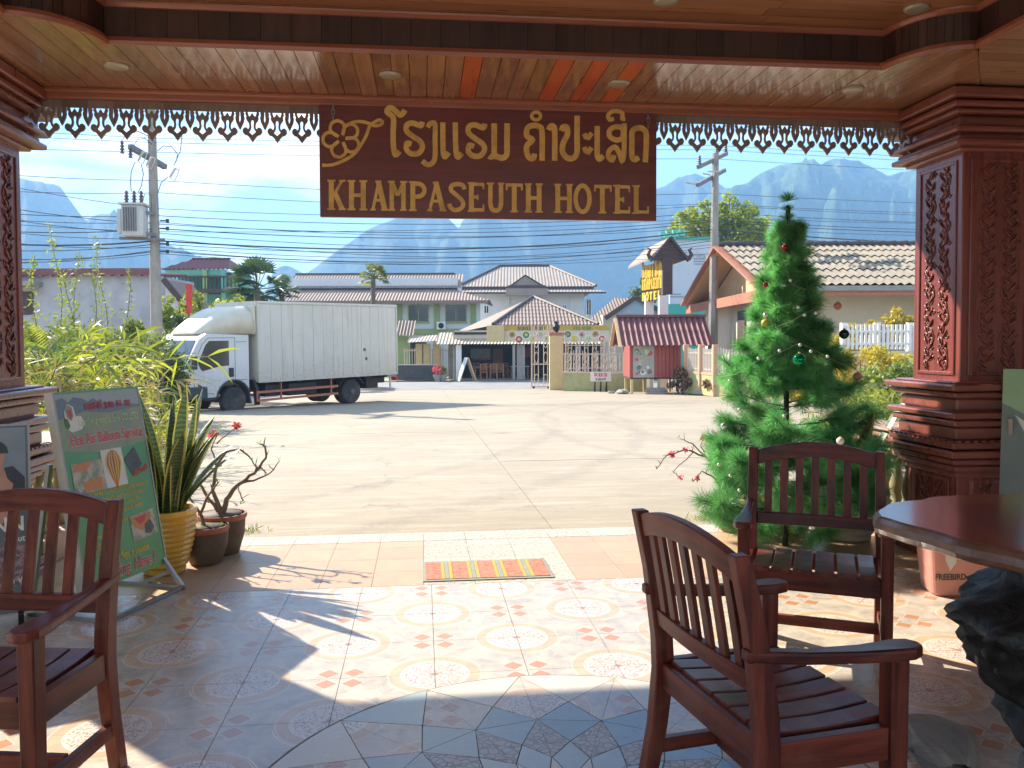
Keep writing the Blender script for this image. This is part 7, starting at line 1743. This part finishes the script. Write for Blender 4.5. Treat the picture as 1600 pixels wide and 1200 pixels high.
# ---------------------------------------------------------------- trees beyond
m_bright = leaf('bright_tree_leaf', (.38, .42, .05), (.27, .33, .045), .5, .5, .6, rnd=.05); m_palm = leaf('palm_leaf', (.10, .16, .06), (.06, .11, .04), .45, 1, .3); m_fan = leaf('fan_palm_leaf', (.26, .28, .06), (.16, .20, .05), .5, 1, .4); m_olive = leaf('olive_leaf', (.16, .20, .07), (.10, .14, .05), .5, .8, .4)
def tree(label, u, z, blobs, n, size, mat, seed):
    t = thing('broadleaf_tree', label, 'tree', gp(u, z), -YAW, 'trees beyond the lot'); crown(blobs, n, size, seed).build('crown', mat, t)
    b = MB(); H_ = min(q[2] for q in blobs); b.tube([(0, 0, -.2), (.1, 0, H_*.5), (0, 0, H_)], [.28, .22, .18], 8)
    for q in blobs: b.tube([(0, 0, H_*.8), ((q[0])*.5, q[1]*.5, (H_+q[2])/2), (q[0], q[1], q[2]+q[3]*.4)], [.12, .09, .03], 6)
    b.build('trunk', m_stem, t)
k = 58/1300
tree('round bright yellow green tree behind the right utility pole', 1130, 58, [(-2.4, 0, 10.0, 1.6), (-.6, .5, 10.6, 1.8), (1.2, 0, 10.7, 1.7), (2.4, .5, 10.0, 1.5), (.4, -.5, 9.6, 1.8), (-1.4, -.3, 9.5, 1.4), (.4, 0, 11.6, 1.1), (2.2, 0, 9.3, 1.3), (-2.5, 0, 11.0, .8), (-1.2, 0, 11.6, .7), (0, 0, 8.2, 1.8)], 6500, .17, m_bright, 201)
tree('grey green tree left of the roofed road sign', 993, 62, [(0, 0, 5.2, 1.3), (.8, 0, 6.3, 1.2), (-.4, 0, 4.3, 1.1), (.2, 0, 3.5, 1.2)], 2200, .17, m_olive, 202)
def fan_palm(label, u, z, v_c, R_, trunk_v, mat, seed, n=26, droop=.2, pinn=False):
    random.seed(seed); b0 = gp(u, z); c = dep(u, v_c, z)-b0; t = thing('palm_tree', label, 'palm tree', b0, 0, 'palm trees beyond the lot')
    MB().tube([(0, 0, -.2), (c.x*.5, c.y*.5, c.z*.5), (c.x, c.y, c.z)], [.22, .17, .16], 8).build('trunk', m_stem, t)
    for i in range(n):
        d = rvec(); d.z = abs(d.z)*1.1-.45+.2*random.random(); d.normalize(); fr = MB(); tip = c+d*R_*.55; fr.tube([c, tip], [.03, .02], 4); side = d.cross(Z3); side = side.normalized() if side.length > .01 else X3; up_ = side.cross(d)
        for k_ in range(13):
            a = math.radians(-80+160*k_/12); dd = (d*math.cos(a)+side*math.sin(a)+up_*.12*math.cos(a*2)).normalized(); w = dd.cross(up_).normalized()*.045*R_; L_ = R_*.52*(.8+.2*math.cos(a))
            fr.add([tip, tip+dd*L_*.5+w, tip+dd*L_+Vector((0, 0, -droop*L_)), tip+dd*L_*.5-w], [(0, 1, 2, 3)])
        fr.build('frond', mat, t)
    return t
fan_palm('large grey green fan palm above the truck cab', 402, 44, 452, 1.9, 500, m_palm, 301, 30)
fan_palm('small yellow green fan palm before the long house roof', 583, 58, 434, 1.25, 470, m_fan, 302, 26, .35)
fan_palm('low fan palm half hidden behind the truck deflector', 440, 46, 458, 1.3, 480, m_palm, 303, 18)
# ---------------------------------------------------------------- box truck
def grimy(name, c, streak, amt):
    t = NT(name); P = t.coord('Object'); a = t.noise(P, 1.4, 6, .65); s_ = t.noise(t.coord('Object', (5, 5, .35)), 1.5, 6, .7, .4); f = t.noise(P, 14, 5, .7); sp = t.new('SeparateXYZ'); t.l.new(P, sp.inputs[0])
    col = t.mix(t.ramp(a, .35, .7), tuple(x*.9 for x in c), c); col = t.mix(t.math('MULTIPLY', t.ramp(s_, .52, .72), amt), col, streak)
    low = t.math('MULTIPLY', t.ramp(sp.outputs[2], 1.7, .8), t.ramp(f, .35, .65)); col = t.mix(t.math('MULTIPLY', low, amt*1.1), col, (.30, .22, .13))
    t.put(t.b.inputs['Base Color'], col); t.put(t.b.inputs['Roughness'], t.math('ADD', t.math('MULTIPLY', f, .25), .3)); return t.mat
m_tbox = grimy('truck_box_cream', (.66, .62, .52), (.40, .33, .22), .5)
m_tw = grimy('truck_white', (.68, .68, .66), (.46, .42, .36), .35)
m_dome = M_('cream_fibreglass', (.64, .58, .44), (.58, .52, .38), .4, 3, coat=.2, dirt=(.40, .33, .22), dirt_amt=.3)
m_tyre = M_('tyre_rubber', (.028, .027, .026), (.045, .04, .035), .8, 20, dirt=(.16, .13, .10), dirt_amt=.6)
m_rim = M_('dusty_rim', (.16, .145, .125), (.10, .09, .08), .6, 12, metal=.3)
m_guard = M_('orange_rail', (.50, .17, .09), (.40, .13, .07), .6, 8)
m_chassis = M_('chassis_brown', (.055, .04, .035), (.03, .025, .02), .8, 8)
m_bumper = M_('dark_bumper', (.05, .055, .065), (.035, .04, .045), .5, 8)
m_lamp = M_('headlamp_glass', (.55, .57, .58), (.35, .37, .38), .08, 8, metal=.5, rvar=.03)
m_chrome = M_('chrome', (.55, .55, .55), None, .15, 8, metal=1.0, rvar=.05)
m_wind = M_('windscreen', (.10, .12, .11), (.05, .06, .06), .05, 2, coat=.6, rvar=.02)
TF = Vector((-.69, -.725, 0)).normalized(); tl = Vector((-TF.y, TF.x, 0))
tw_ = Vector((-2.34, 27.89, 0)); to = tw_ - tl*.93; to.z = gz(27.5)-.005
tr = thing('box_truck', 'white six wheel box truck with a cream cargo box parked on the lot', 'truck', to, (0, .012, math.atan2(TF.y, TF.x)))
# local x forward, y to its left (towards the porch)
HWc = .98
cab = [(3.95, .62), (3.93, 2.30), (5.30, 2.34), (5.52, 2.20), (5.98, 1.42), (6.05, .90), (6.05, .55), (5.10, .55)]
arch = [(4.47+.56*math.cos(a), .45+.56*math.sin(a)) for a in [math.radians(d) for d in range(10, 175, 15)]]
cabp = cab[:-1] + [(5.03, .55)] + arch + [(3.95, .62)][:0]
b = MB(); b.prism(cabp, (0, 0, 0), X3, Z3, Y3, -HWc, HWc); b.build('cab', m_tw, tr, bevel=.05, fix=True)
b = MB(); b.prism([(4.60, 1.43), (4.60, 2.14), (5.22, 2.14), (5.34, 2.02), (5.58, 1.52), (5.50, 1.34), (5.44, 1.30), (4.90, 1.42)][::1], (0, 0, 0), X3, Z3, Y3, HWc, HWc+.006); b.build('side_window', m_glassdark, tr, fix=True)
dr = MB(); dr.strip([(4.40, .95), (4.40, 2.22), (5.26, 2.22), (5.44, 2.05), (5.72, 1.46), (5.70, .66), (5.10, .66)], .012, (0, 0, 0), X3, Z3, Y3, HWc, HWc+.003)
dr.build('door_seam', m_chassis, tr, fix=True)
MB().box(4.46, 4.62, HWc, HWc+.03, 1.10, 1.36).build('door_handle', m_black, tr, bevel=.02)
b = MB(); b.prism([(5.60, .78), (5.40, .78), (5.52, .92), (5.62, .97)], (0, 0, 0), X3, Z3, Y3, HWc, HWc+.008); b.build('side_repeater', m_bumper, tr, fix=True)
b = MB(); d = Vector((5.98-5.52, 0, 1.42-2.20)).normalized(); nrm = Vector((-d.z, 0, d.x))*-1
nrm = Vector((.86, 0, .51)).normalized()
q0, q1 = Vector((5.545, 0, 2.15)), Vector((5.955, 0, 1.455))
vs = []
for p, w in ((q0, .84), (q1, .93)):
    for y in (-w, w): vs.append(p+nrm*.008+Vector((0, y, 0)))
b.add(vs+[v+nrm*.012 for v in vs], [(0, 1, 3, 2), (4, 6, 7, 5), (0, 4, 5, 1), (2, 3, 7, 6), (0, 2, 6, 4), (1, 5, 7, 3)]); b.build('windscreen', m_wind, tr, fix=True)
MB().box(6.02, 6.075, -.62, .62, .92, 1.30).build('grille', m_chrome, tr, bevel=.02)
for z in (.98, 1.07, 1.16): MB().box(6.07, 6.085, -.58, .58, z, z+.035).build('grille_slat', m_bumper, tr)
for s_ in (-1, 1):
    b = MB(); b.prism([(5.80, .93), (6.07, .93), (6.07, 1.20), (6.02, 1.32), (5.90, 1.30)], (0, 0, 0), X3, Z3, Y3, s_*HWc-.24*(s_ > 0), s_*HWc+.008*s_+(.24 if s_ < 0 else 0)); b.build('headlight', m_lamp, tr, bevel=.02, fix=True)
    b = MB(); b.beam((5.72, s_*(HWc+.01), 1.66), (5.80, s_*(HWc+.16), 1.62), .03, .03); b.build('mirror_arm', m_black, tr)
    MB().box(5.74, 5.84, s_*(HWc+.17)-.09, s_*(HWc+.17)+.09, 1.36, 1.74).build('mirror', m_black, tr, bevel=.03)
MB().box(5.30, 6.16, -1.0, 1.0, .50, .88).build('bumper', m_bumper, tr, bevel=.04)
MB().box(5.04, 5.30, -HWc+.02, HWc-.02, .46, .66).build('step', m_bumper, tr, bevel=.02)
b = MB(); b.strip([(5.10, .52)]+arch+[(3.95, .50), (3.90, .30)], .045, (0, 0, 0), X3, Z3, Y3, HWc-.30, HWc+.015); b.build('wheel_arch', m_bumper, tr, fix=True)
# small cab fittings
for x0_, x1_, z_ in ((4.02, 4.36, 2.10), (4.02, 4.36, 1.0)): MB().strip([(x0_, z_), (x1_, z_)], .012, (0, 0, 0), X3, Z3, Y3, HWc, HWc+.003).build('cab_seam', m_chassis, tr, fix=True)
b = MB(); b.strip([(4.02, 1.02), (5.02, 1.02), (5.70, 1.24)], .014, (0, 0, 0), X3, Z3, Y3, HWc, HWc+.010); b.build('body_crease', m_tw, tr, fix=True)
MB().box(6.14, 6.17, -.26, .26, .60, .74).build('number_plate', m_gold, tr)
b = MB(); b.strip([(-.30, 1.22), (-.12, 1.30), (0, 1.22), (.12, 1.30), (.30, 1.22)], .03, (6.086, 0, -.15), Y3, Z3, X3, 0, .012); b.build('grille_badge', m_chrome, tr, fix=True)
for y in (-.45, .25):
    b = MB(); q = q0.lerp(q1, .98)+nrm*.03; b.tube([q+Vector((0, y, 0)), q0.lerp(q1, .45)+nrm*.035+Vector((0, y+.35, 0))], .012, 4); b.build('wiper', m_black, tr)
for s_ in (1, -1): MB().box(5.9, 6.165, s_*.72-.12, s_*.72+.12, .62, .76).build('fog_lamp', m_lamp, tr, bevel=.02)
MB().box(-2.06, -2.02, -1.05, 1.05, 1.0, 3.2).build('rear_door', m_tbox, tr)
for y in (-.5, .5): MB().tube([(-2.09, y, 1.0), (-2.09, y, 3.2)], .018, 6).build('door_rod', m_steel, tr)
for s_ in (1, -1): MB().box(-2.06, -1.98, s_*.9-.12, s_*.9+.12, .66, .80).build('tail_lamp', m_pred, tr, bevel=.01)
# wind deflector over the cab
b = MB(); vs = []; n = 9
for i in range(n):
    t_ = i/(n-1); x = 5.42-1.65*t_; top = 2.36+.80*math.sin(t_*math.pi/2)**.8; w = .62+.40*t_**.6
    for y, z in ((-w-.06, 2.33), (-w, 2.33+(top-2.33)*.75), (-w*.72, top), (w*.72, top), (w, 2.33+(top-2.33)*.75), (w+.06, 2.33)): vs.append((x, y, z))
b.add(vs, [(i*6+j, i*6+(j+1) % 6, (i+1)*6+(j+1) % 6, (i+1)*6+j) for i in range(n-1) for j in range(6)]+[(5, 4, 3, 2, 1, 0), tuple((n-1)*6+j for j in range(6))]); b.build('wind_deflector', m_dome, tr, smooth=True, fix=True)
b = MB(); b.box(3.70, 3.82, -1.04, 1.04, 2.30, 3.16); b.build('deflector_seal', m_dome, tr, bevel=.04)
# cargo box of vertical panels with rails
X0, X1, ZB, ZT, HW = -2.02, 3.68, .90, 3.28, 1.07
MB().box(X0+.02, X1-.02, -HW+.02, HW-.02, ZB, ZT-.01).build('cargo_core', m_tbox, tr)
npn = 14
for i in range(npn):
    xa = X1-.06-(X1-X0-.12)*i/npn; xb = X1-.06-(X1-X0-.12)*(i+1)/npn
    for s_ in (1, -1):
        y0 = s_*(HW-.018); y1 = s_*(HW+random.uniform(-.004, .003)); MB().box(xb+.004, xa-.004, min(y0, y1), max(y0, y1), ZB+.06, ZT-.07).build('side_panel', m_tbox, tr, bevel=.004)
for z0, z1 in ((ZB-.02, ZB+.055), (ZT-.065, ZT)):
    for s_ in (1, -1): MB().box(X0, X1, s_*HW-.02, s_*HW+.02, z0, z1).build('box_rail', m_tbox, tr, bevel=.008)
for x in (X0, X1-.05):
    for s_ in (1, -1): MB().box(x, x+.05, s_*HW-.022, s_*HW+.022, ZB-.02, ZT+.002).build('corner_post', m_tbox, tr, bevel=.01)
MB().box(X0, X1, -HW+.01, HW-.01, ZT-.008, ZT+.012).build('box_roof', m_tbox, tr)
MB().box(X1-.03, X1+.01, -HW+.02, HW-.02, ZB, ZT-.01).build('front_panel', m_tbox, tr)
for x, z in ((-.62, 1.42), (-.55, 1.72)): MB().box(x, x+.10, HW+.002, HW+.008, z, z+.10).build('painted_mark', m_rim, tr)
# chassis, guards, wheels
for s_ in (1, -1): MB().box(-2.0, 5.6, s_*.38-.05, s_*.38+.05, .58, .80).build('chassis_beam', m_chassis, tr)
for x in (-1.6, -.6, .9, 2.1, 3.3): MB().box(x-.04, x+.04, -.95, .95, .80, .89).build('cross_member', m_chassis, tr)
MB().box(-.1, .1, -.8, .8, .33, .48).build('rear_axle', m_chassis, tr); MB().box(4.37, 4.5, -.75, .75, .33, .48).build('front_axle', m_chassis, tr)
MB().box(1.4, 2.5, .46, .92, .42, .80).build('fuel_tank', m_chassis, tr, bevel=.05); MB().box(2.75, 3.35, .46, .92, .45, .80).build('battery_box', m_chassis, tr, bevel=.02)
MB().box(-1.3, -.75, .3, .85, .45, .80).build('spare_carrier', m_chassis, tr, bevel=.03)
gd = MB()
for s_ in (1, -1):
    for z in (.36, .60): gd.beam((.62, s_*1.0, z+.02), (3.72, s_*1.0, z), .035, .07)
    for x in (3.70, 2.85, .90): gd.beam((x, s_*1.0, .33), (x, s_*1.0, .90 if x < 3.5 else .63), .035, .06)
gd.build('side_guard', m_guard, tr)
gd = MB(); gd.beam((-1.95, -1.0, .36), (-1.95, 1.0, .36), .05, .10); gd.beam((-1.93, .8, .36), (-1.90, .8, .9), .05, .05); gd.beam((-1.93, -.8, .36), (-1.90, -.8, .9), .05, .05); gd.build('rear_guard', m_white, tr)
for s_ in (1, -1):
    b = MB(); b.prism([(3.72, .98), (3.80, .98), (3.66, .60), (3.62, .22), (3.57, .22), (3.56, .60)], (0, 0, 0), X3, Z3, Y3, s_*.95-.2*(s_ > 0), s_*.95+.2*(s_ < 0)); b.build('mud_flap', m_black, tr, fix=True)
    b = MB(); b.strip([(.56*math.cos(a), .42+.52*math.sin(a)) for a in [math.radians(d) for d in range(20, 165, 15)]], .03, (0, 0, 0), X3, Z3, Y3, s_*.98-.28*(s_ > 0), s_*.98+.28*(s_ < 0)); b.build('mudguard', m_chassis, tr, fix=True)
RW = .40
tyre_me = MB().lathe([(.23, -.105), (.35, -.115), (.385, -.10), (RW, -.07), (RW, .07), (.385, .10), (.35, .115), (.23, .105)], 36).mesh('tyre', m_tyre, False)
hubm = MB(); hubm.lathe([(.0, -.03), (.09, -.03), (.11, -.06), (.15, -.075), (.21, -.03), (.235, .03), (.235, .10), (.22, .10), (.20, .02)], 28)
for k in range(6):
    a = k*math.pi/3; hubm.lathe([(.014, -.085), (.014, -.05)], 6, (.115*math.cos(a), .115*math.sin(a), 0))
rim_me = hubm.mesh('rim', m_rim)
slot = MB()
for k in range(8): a = k*math.pi/4+.2; slot.lathe([(0, -.066), (.022, -.064)], 10, (.178*math.cos(a), .178*math.sin(a), .012))
slot_me = slot.mesh('rim_hole', m_black)
rear_m = MB(); rear_m.lathe([(0, -.16), (.08, -.16), (.10, -.10), (.13, .02), (.17, .06), (.20, .04), (.235, -.06), (.235, -.10), (.22, -.10)], 28); rear_me = rear_m.mesh('rim', m_rim)
for x, y, s_ in ((4.44, .86, 1), (4.44, -.86, -1), (0, .86, 1), (0, -.86, -1), (0, .60, 1), (0, -.60, -1)):
    w = link('wheel', tyre_me, tr, (x, y, RW), (math.pi/2 if s_ > 0 else -math.pi/2, random.uniform(0, 1), 0))
    w.rotation_euler = (-math.pi/2*-1 if s_ < 0 else math.pi/2, 0, 0)
    if abs(y) > .8:
        front = x > 1
        r_ = link('rim', rim_me if front else rear_me, w, (0, 0, 0), (0, 0, 0) if s_ > 0 else (math.pi, 0, 0))
        if s_ < 0: pass
        if front: link('rim_hole', slot_me, w, (0, 0, -.004), (0, 0, 0))

# ---------------------------------------------------------------- utility poles and cables
m_pole = M_('concrete_pole', (.36, .33, .29), (.24, .22, .19), .85, 5, stretch=(1, 1, .3), bump=.3, dirt=(.16, .14, .12), dirt_amt=.5)
m_xarm = M_('grey_crossarm', (.20, .20, .21), (.13, .13, .14), .6, 8); m_insul = M_('brown_insulator', (.16, .08, .07), (.10, .05, .05), .2, 8, coat=.5); m_trans = M_('grey_transformer', (.50, .50, .48), (.42, .42, .40), .5, 3, dirt=(.25, .2, .16), dirt_amt=.3)
m_cable = M_('black_cable', (.06, .065, .075), None, .6, 8)
def local(t, u, v, z): return dep(u, v, z)-Vector(t.location)
P1Z, P2Z = 27.7, 36.0
b1 = gp(246, P1Z); b2 = gp(1113, P2Z)
p1 = thing('utility_pole', 'concrete utility pole carrying a transformer, rising behind the garden at the left', 'utility pole', b1, 0, 'roadside utility poles')
top = local(p1, 236, 150, P1Z); n_ = 12
rr = [(.22-.09*i/n_) for i in range(n_+1)]
MB().tube([Vector((0, 0, -.2)).lerp(top, i/n_) for i in range(n_+1)], rr, 8).build('pole', m_pole, p1)
bx = MB(); c = local(p1, 211, 346, P1Z-.5); bx.box(c.x-.34, c.x+.34, c.y-.30, c.y+.30, c.z-.50, c.z+.50); tbx = bx.build('transformer', m_trans, p1, bevel=.04)
MB().box(c.x-.48, c.x-.35, c.y-.26, c.y+.26, c.z-.42, c.z+.38).build('transformer_radiator', m_trans, p1, bevel=.02)
MB().box(c.x-.40, c.x+.40, c.y-.36, c.y+.36, c.z+.50, c.z+.56).build('transformer_lid', m_trans, p1)
for i in range(6): MB().box(c.x-.26+i*.075, c.x-.235+i*.075, c.y-.36, c.y-.30, c.z-.35, c.z+.42).build('radiator_fin', m_xarm, p1)
def insulator(mb, p, h, r=.07, ax=Z3):
    q = ax.to_track_quat('Z', 'Y').to_matrix().to_4x4()
    mb.lathe([(r*.4, 0), (r*.9, .02), (r*.4, h*.25), (r, h*.28), (r*.4, h*.5), (r*.9, h*.53), (r*.35, h*.75), (r*.8, h*.78), (r*.3, h)], 8, p, q)
for i, dx in enumerate((-.22, .02, .24)):
    mb = MB(); insulator(mb, c+Vector((dx, -.1, .56)), .42, .09); mb.build('bushing', m_insul, p1)
mb = MB(); mb.beam(c+Vector((-.5, 0, -.55)), Vector((.3, 0, c.z-.55)), .12, .08); mb.build('bracket', m_xarm, p1)
for dz in (-.40, .30): MB().beam(c+Vector((.3, 0, dz)), Vector((0, 0, c.z+dz)), .1, .1).build('bracket', m_xarm, p1)
a_ = local(p1, 203, 229, P1Z-.9); e_ = local(p1, 258, 261, P1Z+.8)
mb = MB(); mb.beam(a_, e_, .16, .16); mb.build('crossarm', m_xarm, p1)
def cutout(p, s_=1): 
    mb = MB(); mb.tube([p, p+Vector((-.18, 0, -.30))], .035, 7); mb.tube([p+Vector((.12, 0, -.06)), p+Vector((-.02, 0, -.40)), p+Vector((-.16, 0, -.33))], .016, 5); mb.tube([p, p+Vector((.12, 0, -.06))], .02, 5); mb.build('fuse_cutout', m_trans, p1)
for u, v in ((224, 237), (237, 245), (274, 263)): cutout(local(p1, u, v, P1Z-.7))
for u, v, h in ((191, 240, .42), (204, 247, .36)):
    mb = MB(); insulator(mb, local(p1, u, v, P1Z-.9), h, .08); mb.build('insulator', m_insul, p1)
def drop(pts, z, r=.014): MB().tube([local(p1, u, v, z) for u, v in pts], r, 4).build('jumper_wire', m_cable, p1)
drop([(191, 218), (200, 207), (215, 205), (231, 212), (240, 222)], P1Z-.6); drop([(208, 228), (215, 218), (226, 216), (238, 226)], P1Z-.6); drop([(211, 253), (205, 268), (204, 285), (205, 300)], P1Z-.6); drop([(221, 257), (224, 272), (221, 290), (215, 302)], P1Z-.6)
drop([(246, 236), (255, 228), (268, 229), (277, 240), (276, 250), (272, 258)], P1Z-.3); drop([(285, 206), (282, 235), (272, 258)], P1Z-.3); drop([(222, 318), (226, 303), (236, 304), (236, 325)], P1Z-.5); drop([(262, 277), (252, 285), (247, 300)], P1Z-.4)
for v in (345, 357, 381, 393): 
    mb = MB(); q = local(p1, 250, v, P1Z-.2); mb.tube([q, q+Vector((.22, 0, 0))], .025, 5); mb.lathe([(.05, -.06), (.05, .06)], 7, q+Vector((.24, 0, 0))); mb.build('spool_insulator', m_black, p1)
p2 = thing('utility_pole', 'concrete utility pole with two crossarms before the round green tree at the right', 'utility pole', b2, 0, 'roadside utility poles')
top = local(p2, 1118, 240, P2Z)
MB().tube([Vector((0, 0, -.2)).lerp(top, i/n_) for i in range(n_+1)], [(.24-.09*i/n_) for i in range(n_+1)], 8).build('pole', m_pole, p2)
for (ua, va, ub, vb) in ((1091, 261, 1135, 240), (1090, 289, 1132, 266)):
    mb = MB(); mb.beam(local(p2, ua, va, P2Z-.9), local(p2, ub, vb, P2Z+.9), .16, .16); mb.build('crossarm', m_xarm, p2)
for u, v, dz in ((1093, 256, -.8), (1120, 244, .1), (1134, 237, .9)):
    mb = MB(); insulator(mb, local(p2, u, v, P2Z+dz), .36, .10); mb.build('insulator', m_xarm, p2)
mb = MB(); mb.beam(local(p2, 1113, 292, P2Z-.2), local(p2, 1121, 250, P2Z-.2), .05, .05); mb.build('brace', m_xarm, p2)
for ua, va, ub, vb in ((1106, 268, 1126, 268), (1097, 271, 1110, 273), (1070, 285, 1089, 288)):
    mb = MB(); mb.tube([local(p2, ua, va, P2Z-.8), local(p2, ub, vb, P2Z-.8)], .035, 6); mb.build('strain_insulator', m_trans, p2)
CG = 'overhead cables along the road'
CLAB = 'thin black overhead cable strung between the roadside poles across the sky'
ORD = ('topmost', 'second', 'third', 'fourth', 'fifth', 'sixth', 'seventh', 'eighth', 'ninth', 'tenth', 'eleventh', 'twelfth', 'thirteenth', 'fourteenth', 'fifteenth', 'sixteenth', 'seventeenth', 'eighteenth', 'lowest')
V1S = sorted((216, 223, 238, 282, 301, 326, 337, 350, 347, 357, 364, 376, 381, 386, 392, 372, 396, 362, 390))
def cable(v1, v2, vl, vr, sag, r, dz=0):
    k = V1S.index(v1); kind = 'thick' if r > .02 else 'thin'; lab = f'{kind} black overhead cable, {ORD[k]}'+(' from the top' if 0 < k < 18 else '')+' where the cables pass the left utility pole'
    A = dep(246, v1, P1Z+dz); B = dep(1114, v2, P2Z+dz); L = dep(-120, vl, P1Z-3.0+dz); R = dep(1760, vr, P2Z+6+dz); pts = []
    for a, b, s_ in ((L, A, sag*.35), (A, B, sag), (B, R, sag*.6)):
        n = 16
        for i in range(n if b is not R else n+1):
            t_ = i/n; p = a.lerp(b, t_); p.z -= 4*s_*t_*(1-t_); pts.append(p)
    tag(MB().tube(pts, r, 4, caps=False).build('overhead_cable', m_cable), lab, 'cable', CG)
for a in ((216, 227, 196, 262, .05, .012, -.6), (223, 234, 205, 268, .05, .012, 0), (238, 248, 226, 282, .08, .012, .6), (282, 302, 262, 322, .25, .013), (301, 318, 290, 335, .3, .013), (326, 320, 262, 338, .35, .013), (337, 331, 322, 348, .40, .016), (350, 343, 300, 357, .42, .016), (347, 354, 330, 364, .45, .013),
          (357, 346, 352, 360, .50, .02), (364, 368, 318, 372, .5, .014), (376, 358, 371, 378, .55, .034), (381, 363, 384, 384, .55, .016), (386, 372, 360, 392, .6, .014), (392, 376, 398, 396, .62, .02), (372, 382, 342, 398, .6, .013), (396, 386, 404, 408, .55, .013), (362, 340, 338, 350, .2, .012), (390, 396, 412, 416, .5, .012)):
    cable(*a[:5], a[5]*.72, *a[6:])
